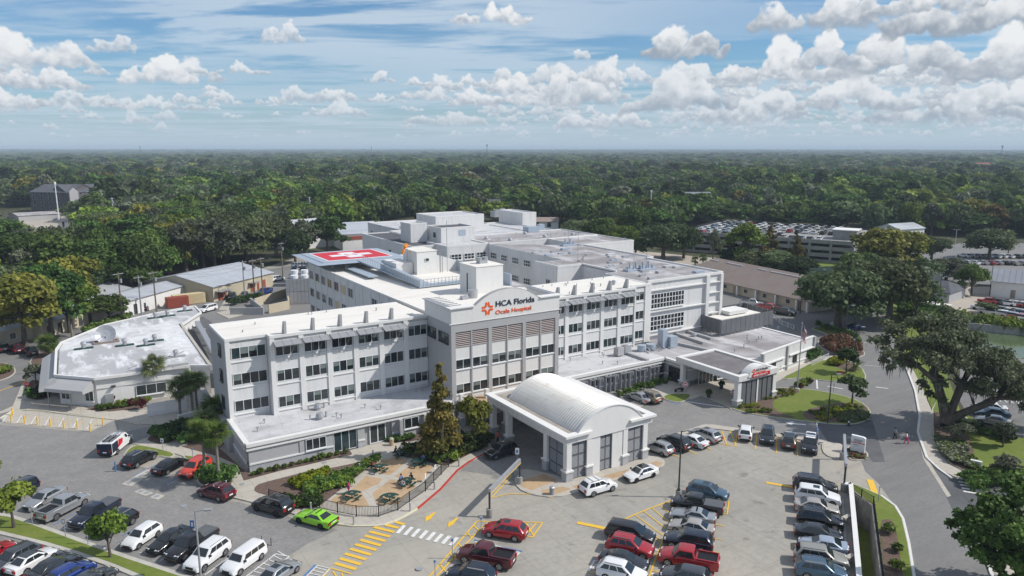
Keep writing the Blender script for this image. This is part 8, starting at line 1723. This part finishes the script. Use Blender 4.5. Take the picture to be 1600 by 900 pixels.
# shrubs
rsb = np.random.RandomState(12)
def shrub_mesh(lm, seed, leaf=.09, per=420, squash=.85):
    r = random.Random(seed); bl = [(r.uniform(-.16, .16), r.uniform(-.16, .16), .38+r.uniform(-.06, .08), r.uniform(.26, .36), squash) for _ in range(6)]
    return crown('foliage', bl, per, leaf, lm, seed)
SH = {}
def shrub(label, x, y, r, lm='leaf_shrub', z=.15, h=1.0, group=None, name='shrub', cat='shrub', seed=0):
    me = cached(('sh', lm, seed % 3), lambda: shrub_mesh(lm, seed % 3+hash_s(lm)))
    o = obj(name, me, None, (x, y, z-.02), (x*7+y*3) % 6.28, (r/.5, r/.5, r/.5*h)); return tag(o, label, cat, group)
rsh = random.Random(17)
def join_mass(name, label, lms, items):
    """bushes nobody could tell apart, merged into one object of real geometry"""
    V, T, M, nv = [], [], [], 0
    for (x, y, z, r, h, li, sd_) in items:
        me = cached(('sh', lms[li], sd_), lambda: shrub_mesh(lms[li], sd_+hash_s(lms[li]))); n = len(me.vertices); c = np.empty(n*3, np.float32); me.vertices.foreach_get('co', c); c = c.reshape(-1, 3)
        t = np.empty(n//4, np.float32); me.attributes['tone'].data.foreach_get('value', t); a = (x*7+y*3) % 6.28; k = r/.5
        V.append(np.c_[(c[:, 0]*cos(a)-c[:, 1]*sin(a))*k+x, (c[:, 0]*sin(a)+c[:, 1]*cos(a))*k+y, c[:, 2]*k*h+z]); T.append(t); M.append(np.full(n//4, li, np.int32))
    V = np.vstack(V); n = len(V)//4; o0 = V.mean(0); o0[2] = 0; V = V-o0; me = bpy.data.meshes.new(name); me.vertices.add(4*n); me.vertices.foreach_set('co', V.astype(np.float32).ravel()); me.loops.add(4*n); me.loops.foreach_set('vertex_index', np.arange(4*n, dtype=np.int32))
    me.polygons.add(n); me.polygons.foreach_set('loop_start', np.arange(0, 4*n, 4, dtype=np.int32)); me.polygons.foreach_set('loop_total', np.full(n, 4, dtype=np.int32)); me.polygons.foreach_set('material_index', np.concatenate(M)); me.update()
    me.attributes.new('tone', 'FLOAT', 'FACE').data.foreach_set('value', np.concatenate(T))
    for lm in lms: me.materials.append(MAT[lm])
    o = tag(obj(name, me, None, tuple(float(q) for q in o0)), label, name.replace('_', ' ')); o['kind'] = 'stuff'; return o
def scatter(n, quad, label, lms, r, group, cat='shrub', name='shrub', h=1.0, jit=.25, z=.15, rows=None, mass=None):
    """plants in rows over a quad of photo points"""
    items = []
    A, B, C, D = quad; rows = rows or max(1, int(math.sqrt(n/2.5))); per = max(1, n//rows); k = 0
    for i in range(rows):
        for j in range(per):
            u = (j+.5*(i % 2)+.25+rsh.uniform(-jit, jit))/per; v = (i+.5+rsh.uniform(-jit, jit))/rows
            px = (A[0]*(1-u)+B[0]*u)*(1-v)+(D[0]*(1-u)+C[0]*u)*v; py = (A[1]*(1-u)+B[1]*u)*(1-v)+(D[1]*(1-u)+C[1]*u)*v
            x, y = G(px, py, z); k += 1
            if mass: items.append((x, y, z-.02, r*rsh.uniform(.75, 1.2), h, rsh.randrange(len(lms)), k % 3))
            else: shrub(label, x, y, r*rsh.uniform(.75, 1.2), rsh.choice(lms), z, h, group, name, cat, k)
    if mass: join_mass(mass, label, lms, items)
scatter(30, ((1160, 613), (1240, 609), (1246, 618), (1162, 632)), 'small clipped yellow green shrub in the bed beside the emergency canopy', ['leaf_bright', 'leaf_lime', 'leaf_shrub'], .38, 'clipped shrubs beside the emergency canopy'); scatter(14, ((1152, 632), (1175, 628), (1215, 650), (1168, 648)), 'low yellow green shrub at the foot of the emergency canopy columns', ['leaf_bright', 'leaf_lime'], .42, 'shrubs at the foot of the emergency canopy')
scatter(44, ((1262, 645), (1330, 632), (1350, 640), (1285, 660)), 'rounded dark shrub in the right hand bed of the front lawn', ['leaf_shrub', 'leaf_lime', 'leaf_bright', 'leaf_bright'], .36, 'rounded shrubs on the front lawn'); scatter(26, ((1310, 648), (1352, 642), (1354, 656), (1312, 660)), 'low spreading juniper groundcover at the road end of the front lawn', ['leaf_oak'], .8, 'spreading juniper on the front lawn', mass='groundcover', h=.45)
scatter(13, ((392, 741), (548, 704), (550, 708), (394, 745)), 'small round box shrub in the row under the grey wing wall', ['leaf_shrub'], .5, 'box shrubs under the grey wing wall', rows=1, jit=.08)
scatter(16, ((150, 638), (232, 624), (232, 632), (160, 643)), 'small shrub in the annex bed', ['leaf_bright', 'leaf_shrub', 'leaf_red'], .6, 'shrubs in the annex bed'); 
for (px, py, r, h) in ((178, 631, .9, 1.3), (222, 621, 1.0, 1.5), (235, 618, 1.0, 1.3), (222, 641, .9, 1.5)): x, y = G(px, py); shrub('dark red spiky plant in the annex bed', x, y, r, 'leaf_red', .1, h, 'dark red plants in the annex bed')
scatter(24, ((455, 755), (507, 738), (512, 742), (466, 766)), 'mass of lime yellow bushes in the mulch bed beside the patio', ['leaf_lime'], .62, 'lime bushes beside the patio', mass='bushes'); scatter(46, ((470, 762), (560, 732), (545, 760), (485, 776)), 'mass of green bushy plants behind the lime bushes by the patio', ['leaf_green', 'leaf_shrub', 'leaf_bright'], .62, 'green bushes beside the patio', mass='bushes'); scatter(16, ((552, 734), (590, 716), (592, 721), (556, 745)), 'fresh green plant along the upper patio edge', ['leaf_bright', 'leaf_green'], .6, 'green plants along the patio edge'); scatter(18, ((430, 782), (495, 786), (500, 792), (445, 795)), 'grassy planting along the iron fence', ['leaf_green', 'leaf_shrub'], .7, 'shrubs along the iron fence', mass='hedge')
scatter(60, ((628, 706), (765, 684), (755, 700), (690, 726)), 'dark evergreen hedge mass in the shade beyond the patio', ['leaf_dark', 'leaf_green', 'leaf_shrub'], 1.0, 'dark bushes beyond the patio', mass='hedge'); scatter(14, ((700, 712), (735, 700), (735, 706), (705, 725)), 'yellow green bush at the sunny end of the patio hedge', ['leaf_bright'], .8, 'yellow green bushes by the patio hedge'); scatter(10, ((606, 688), (645, 682), (648, 686), (610, 693)), 'low green plant under the window near the doors', ['leaf_green'], .55, 'low plants by the entrance doors')
scatter(60, ((232, 682), (290, 668), (345, 664), (290, 694)), 'dense dark hedge mass by the low wing end wall', ['leaf_dark', 'leaf_green'], .95, 'hedge bushes by the low wing end', mass='hedge'); scatter(34, ((313, 750), (358, 746), (362, 754), (325, 756)), 'round clipped green hedge on the palm island', ['leaf_green'], 1.0, 'clipped hedge on the palm island', mass='hedge', h=1.2)
scatter(16, ((1300, 565), (1318, 566), (1310, 572), (1294, 572)), 'lime green bush on the rear lawn', ['leaf_lime'], .8, 'lime bushes on the rear lawn'); scatter(70, ((1282, 536), (1318, 534), (1346, 552), (1300, 554)), 'dry brown ornamental grass filling the rear island', ['leaf_brown'], .8, 'brown ornamental grasses', mass='ornamental_grass', h=1.5)
for k, (px, py) in enumerate(((1278, 512), (1286, 516), (1292, 517), (1301, 519), (1309, 523), (1317, 524), (1324, 526), (1332, 529), (1338, 533), (1340, 540), (1339, 546))): x, y = G(px, py); shrub('boxy clipped hedge plant in the row by the service road', x, y, .8, 'leaf_green', .1, 1.38, 'clipped hedge plants by the service road', seed=k)
scatter(14, ((1243, 604), (1262, 594), (1268, 600), (1250, 607)), 'burgundy shrub at the footpath corner', ['leaf_red', 'leaf_shrub', 'leaf_bright'], .6, 'shrubs at the footpath corner'); scatter(12, ((1210, 577), (1230, 567), (1233, 571), (1213, 582)), 'green bush below the emergency wing window', ['leaf_green'], .8, 'bushes below the emergency wing windows'); scatter(8, ((1260, 563), (1280, 556), (1282, 560), (1262, 567)), 'tall green bush at the emergency wing corner', ['leaf_green'], 1.0, 'tall bushes at the emergency wing corner', h=1.5)
scatter(26, ((960, 615), (1045, 592), (1048, 597), (965, 622)), 'low green planting along the grey screens of the emergency wing', ['leaf_green', 'leaf_shrub'], .55, 'plants along the grey screens', mass='hedge', z=.1)
scatter(46, ((1462, 685), (1500, 690), (1525, 738), (1480, 718)), 'grey green groundcover in the right hand bed by the oak', ['leaf_grey', 'leaf_shrub'], .8, 'groundcover in the right hand bed', mass='groundcover', h=.7); scatter(20, ((1500, 745), (1590, 745), (1600, 755), (1510, 765)), 'green shrubs massed at the foot of the lower right tree', ['leaf_green', 'leaf_shrub'], 1.0, 'shrubs by the side street', mass='undergrowth'); scatter(20, ((1495, 660), (1580, 686), (1582, 694), (1495, 672)), 'small dark shrub along the side lot kerb', ['leaf_green', 'leaf_dark'], .7, 'shrubs along the side lot kerb', rows=1)
scatter(3, ((1382, 815), (1392, 815), (1420, 905), (1402, 905)), 'loose green bush on the mulch strip beside the road', ['leaf_shrub', 'leaf_bright'], .8, 'bushes on the mulch strip', rows=3, jit=.1); scatter(16, ((1325, 700), (1352, 708), (1350, 717), (1327, 716)), 'low groundcover around the monument sign', ['leaf_green', 'leaf_brown'], .4, 'plants around the monument sign', mass='groundcover', h=.5)
scatter(60, ((1480, 500), (1640, 520), (1660, 530), (1480, 508)), 'overgrown green hedge above the pond wall', ['leaf_green', 'leaf_bright', 'leaf_oak'], 1.8, 'hedge bushes above the pond wall', mass='hedge', rows=2); scatter(40, ((1400, 478), (1480, 492), (1470, 512), (1410, 500)), 'rough green undergrowth on the bank by the oaks', ['leaf_green', 'leaf_bright'], 1.6, 'bushes on the pond bank', mass='undergrowth'); scatter(24, ((130, 520), (200, 494), (205, 500), (140, 526)), 'low hedge between the offices and the annex', ['leaf_green'], 1.1, 'hedge bushes by the offices', mass='hedge', rows=1); scatter(12, ((360, 474), (405, 464), (408, 468), (362, 479)), 'dark clipped hedge by the warehouse poles', ['leaf_dark'], 1.1, 'hedge bushes by the warehouse', mass='hedge', rows=1); scatter(24, ((1240, 398), (1325, 392), (1330, 400), (1245, 408)), 'climbing greenery against the garage wall', ['leaf_oak', 'leaf_green'], 2.4, 'greenery against the garage wall', mass='climbing_plants', h=1.4); scatter(10, ((44, 618), (70, 612), (76, 620), (50, 626)), 'dark bush on the kerbed bed at the annex entrance', ['leaf_dark', 'leaf_green'], 1.0, 'bushes at the annex entrance'); scatter(8, ((-20, 582), (15, 574), (18, 582), (-15, 592)), 'yellow green bush on the left road island', ['leaf_bright'], .8, 'bushes on the left road island')
for (px, py, lab) in ((1107, 622, 'potted plant by the emergency doors'), (1127, 608, 'potted palm by the far emergency window')):
    x, y = G(px, py); o = thing('potted_plant', lab, 'plant', (x, y, .1)); part('pot', MB().cyl(x, y, .1, .75, .28, 10, .36), 'frame_dark', o); c = obj('foliage', shrub_mesh('leaf_green', 5), o, (0, 0, .45), sc=1.3)
# ------------------------------------------------------------------ woods
EDGE = [(-600, 505), (0, 505), (130, 482), (200, 462), (262, 440), (330, 424), (400, 407), (440, 400), (480, 390), (545, 368), (600, 356), (640, 352), (700, 350), (800, 350), (860, 352), (900, 366), (960, 378), (1000, 385), (1050, 378), (1066, 352), (1200, 354), (1340, 358), (1352, 374), (1440, 368), (1600, 372), (2300, 372)]
EX, EY = [e[0] for e in EDGE], [e[1] for e in EDGE]
CLEAR = [(-80, 140, 330, 412)]
HOUSES = [(108, 358, 22), (322, 314, 26), (868, 301, 36), (876, 320, 30), (1085, 318, 40), (765, 327, 26), (383, 327, 22), (432, 339, 26), (850, 361, 26), (745, 321, 24), (1012, 357, 16), (60, 330, 30), (12, 328, 34), (130, 326, 26), (420, 333, 22), (500, 385, 46), (560, 380, 40), (1425, 384, 26)]
HP = []
for px, py, rr_ in HOUSES:
    x, y = G(px, py); d = hypot(x, y)
    for t in (0, -.045, -.085): HP.append((x*(1+t), y*(1+t), rr_*.62))
rs = np.random.RandomState(42)
def ring_pts(d0, d1, sp):
    n = int(.5*(d1*d1-d0*d0)*1.62/(sp*sp)); d = np.sqrt(rs.uniform(d0*d0, d1*d1, n)); a = rs.uniform(-.81, .81, n)+HEAD
    P = np.stack([d*np.sin(a), d*np.cos(a)], 1)
    if n < 30000 and d1 < 1500:     # drop trees that crowd each other
        g = {}; keep = []
        for i, (x, y) in enumerate(P):
            k = (int(x//(sp*.8)), int(y//(sp*.8)))
            if k in g: continue
            g[k] = 1; keep.append(i)
        P = P[keep]
    return P
def ok(P):
    v = np.c_[P, np.full(len(P), -CAMH)]; w = v @ FW; px = 800+F_*(v @ RT)/w; py = 450-F_*(v @ UP)/w
    m = (py < np.interp(px, EX, EY)) & (w > 10)
    for (x0, x1, y0, y1) in CLEAR: m &= ~((px > x0) & (px < x1) & (py > y0) & (py < y1))
    for (x, y, r_) in HP: m &= np.hypot(P[:, 0]-x, P[:, 1]-y) > r_
    return m, px, py
# lawns and streets seen in the clearings
sets = []
for d0, d1, sp, sc_ in ((150, 420, 8.4, 1.0), (420, 1150, 10.5, 1.05), (1150, 2800, 19, 1.75), (2800, 9500, 42, 3.4)):
    P = ring_pts(d0, d1, sp*.92); m, px, py = ok(P); P = P[m]; sets.append((P, np.full(len(P), sc_), px[m], py[m]))
near = sets[0]; dist = np.hypot(near[0][:, 0], near[0][:, 1]); order = np.argsort(dist)
KN = [('oak', 'leaf_oak', 'dark grey green oak'), ('round', 'leaf_green', 'mid green round tree'), ('bare', 'leaf_grey', 'grey mossy open tree'), ('tall', 'leaf_green', 'tall green tree'), ('round', 'leaf_bright', 'light green tree'), ('oak', 'leaf_dark', 'very dark oak'), ('round', 'leaf_yellow', 'yellowing tree')]
KP = [.28, .21, .12, .11, .11, .09, .08]
vis = [i for i in order if -60 < near[2][i] < 1660][:235]
visset = set(vis)
for i in vis:
    x, y = near[0][i]; k = rs.choice(7, p=KP); kd, lm, nm = KN[k]; px = near[2][i]
    where = next(w for lim, w in ((90, 'behind the far left offices'), (180, 'left of the green trees behind the offices'), (262, 'above the left utility poles'), (340, 'behind the left half of the tan warehouse'), (420, 'behind the right half of the tan warehouse'), (500, 'between the warehouse and the helipad'), (600, 'behind the white roofed warehouse'), (700, 'behind the left rear hospital block'), (800, 'behind the dark roofed tower block'), (890, 'behind the right rear hospital block'), (980, 'right of the rear wing'), (1060, 'around the white mast'), (1160, 'behind the left part of the garage'), (1260, 'behind the middle of the garage'), (1350, 'behind the right part of the garage'), (1430, 'behind the twin palms'), (1510, 'above the far car park'), (9999, 'in the far right woods')) if px < lim)
    where += ', front row' if dist[i] < 285 else ', deeper in'
    tree(f'{nm} {where}', x, y, rs.uniform(11, 19.5), rs.uniform(5.5, 10), kd, lm, 'mid' if dist[i] < 330 else 'far', int(rs.randint(3)), f'{nm}s {where}', rot=rs.uniform(0, 6))
# everything farther as one wood, instanced by geometry nodes
src = bpy.data.collections.new('wood_sources')
kinds = [('oak', 'leaf_oak', 0), ('oak', 'leaf_oak', 1), ('oak', 'leaf_dark', 2), ('round', 'leaf_green', 0), ('round', 'leaf_green', 1), ('tall', 'leaf_green', 0), ('bare', 'leaf_grey', 0), ('bare', 'leaf_grey', 1), ('round', 'leaf_bright', 0), ('round', 'leaf_yellow', 0), ('oak', 'leaf_grey', 1), ('tall', 'leaf_dark', 1), ('round', 'leaf_rust', 1)]
wts = np.array([6, 5, 3.5, 5, 4, 4, 3, 2.4, 2.8, 1.5, 3.4, 2, .6]); wts = wts/wts.sum()
for i, (k, lm, sd2) in enumerate(kinds):
    o = bpy.data.objects.new(f'wood_{i:02d}', lib(k, lm, 'far', sd2)[1]); src.objects.link(o)
idx_near = [i for i in range(len(near[0])) if i not in visset]
PP = [near[0][idx_near]]+[s[0] for s in sets[1:]]; SS = [near[1][idx_near]]+[s[1] for s in sets[1:]]
P = np.vstack(PP); Sx = np.concatenate(SS); n = len(P)
hs = (.72+.6*rs.rand(n)**1.3)*np.where(Sx > 3, .98, np.where(Sx > 1.5, 1.0, 1.02)); lump = np.array([vnoise(np.array([p[0]/90.]), np.array([p[1]/90.]), 5)[0] for p in P[:1]])
bump = vnoise(P[:, 0]/120, P[:, 1]/120, 5); hs *= .85+.45*bump
wide = Sx*(.8+1.1*rs.rand(n)**2)*(.9+.35*bump)
me = bpy.data.meshes.new('woodland'); me.vertices.add(n)
hill = 14*np.clip((np.hypot(P[:, 0], P[:, 1])-5200)/4000, 0, 1)*vnoise(P[:, 0]/2600, P[:, 1]/2600, 9)
me.vertices.foreach_set('co', np.c_[P, hill-.5].astype(np.float32).ravel())
def attr(nm, ty, vals, f='value'):
    a = me.attributes.new(nm, ty, 'POINT'); a.data.foreach_set(f, np.asarray(vals).ravel())
attr('scl', 'FLOAT_VECTOR', np.c_[wide, wide, hs].astype(np.float32), 'vector'); attr('rz', 'FLOAT', rs.uniform(0, 6.28, n).astype(np.float32)); 
# species drift in patches
pt = vnoise(P[:, 0]/160, P[:, 1]/160, 77); ids = rs.choice(len(kinds), n, p=wts); alt = rs.choice([3, 4, 5, 8], n); ids = np.where((pt > .62) & (rs.rand(n) < .6), alt, ids); attr('idx', 'INT', ids.astype(np.int32))
ng = bpy.data.node_groups.new('plant_wood', 'GeometryNodeTree'); ng.interface.new_socket('Geometry', in_out='INPUT', socket_type='NodeSocketGeometry'); ng.interface.new_socket('Geometry', in_out='OUTPUT', socket_type='NodeSocketGeometry')
def gn(t): return ng.nodes.new(t)
gi, go, ip, ci = gn('NodeGroupInput'), gn('NodeGroupOutput'), gn('GeometryNodeInstanceOnPoints'), gn('GeometryNodeCollectionInfo'); mp_ = gn('GeometryNodeMeshToPoints')
ci.inputs['Collection'].default_value = src; ci.inputs['Separate Children'].default_value = True; ci.inputs['Reset Children'].default_value = True
def na(nm, ty): q = gn('GeometryNodeInputNamedAttribute'); q.data_type = ty; q.inputs[0].default_value = nm; return q.outputs[0]
cx_ = gn('ShaderNodeCombineXYZ'); ng.links.new(na('rz', 'FLOAT'), cx_.inputs[2])
ip.inputs['Pick Instance'].default_value = True
ng.links.new(gi.outputs[0], mp_.inputs['Mesh']); ng.links.new(mp_.outputs[0], ip.inputs['Points']); ng.links.new(ci.outputs[0], ip.inputs['Instance']); ng.links.new(na('idx', 'INT'), ip.inputs['Instance Index']); ng.links.new(cx_.outputs[0], ip.inputs['Rotation']); ng.links.new(na('scl', 'FLOAT_VECTOR'), ip.inputs['Scale']); ng.links.new(ip.outputs[0], go.inputs[0])
wo = tag(obj('woodland', me), 'continuous woodland of oaks and pines running to the horizon', 'woodland'); wo['kind'] = 'stuff'; md = wo.modifiers.new('plant', 'NODES'); md.node_group = ng
# far canopy out to the horizon
nr, na_ = 60, 120; rr_ = np.geomspace(8800, 52000, nr); aa_ = np.linspace(-1.0, 1.0, na_)+HEAD
RRR, AAA = np.meshgrid(rr_, aa_, indexing='ij'); X = RRR*np.sin(AAA); Y_ = RRR*np.cos(AAA); Z = 12+8*fbm(X/900, Y_/900, 3, 4)+22*(vnoise(X/5000, Y_/9000, 8)-.35)*np.clip((RRR-9000)/15000, 0, 1)
m = MB(); m.v = [tuple(t) for t in np.stack([X, Y_, Z], -1).reshape(-1, 3).tolist()]
m.f = [(i*na_+j, (i+1)*na_+j, (i+1)*na_+j+1, i*na_+j+1) for i in range(nr-1) for j in range(na_-1)]
mat('far_canopy', (.032, .05, .026), .95, noise=[((.004, .0012, 1), .8, (.05, .065, .03)), (.02, .5, (.022, .036, .018))])
fc_ = tag(obj('far_forest', m.mesh('far_forest', 'far_canopy')), 'distant forest canopy fading into haze at the horizon', 'forest'); fc_['kind'] = 'stuff'
# ------------------------------------------------------------------ haze
hm = bpy.data.materials.new('haze'); hm.use_nodes = True; hn = hm.node_tree; hn.nodes.clear(); ho = hn.nodes.new('ShaderNodeOutputMaterial'); hv = hn.nodes.new('ShaderNodeVolumePrincipled')
hv.inputs['Color'].default_value = (.72, .86, 1.0, 1); hv.inputs['Density'].default_value = HAZE = 1.6e-4; hv.inputs['Anisotropy'].default_value = 0.0; hn.links.new(hv.outputs[0], ho.inputs['Volume'])
b = MB().box(-60000, 60000, -60000, 60000, -6, 60); me = b.mesh('haze'); me.materials.append(hm); hz_o = obj('haze', me); hz_o['kind'] = 'stuff'
S.cycles.max_bounces = 6; S.cycles.volume_bounces = 0; S.cycles.transparent_max_bounces = 4
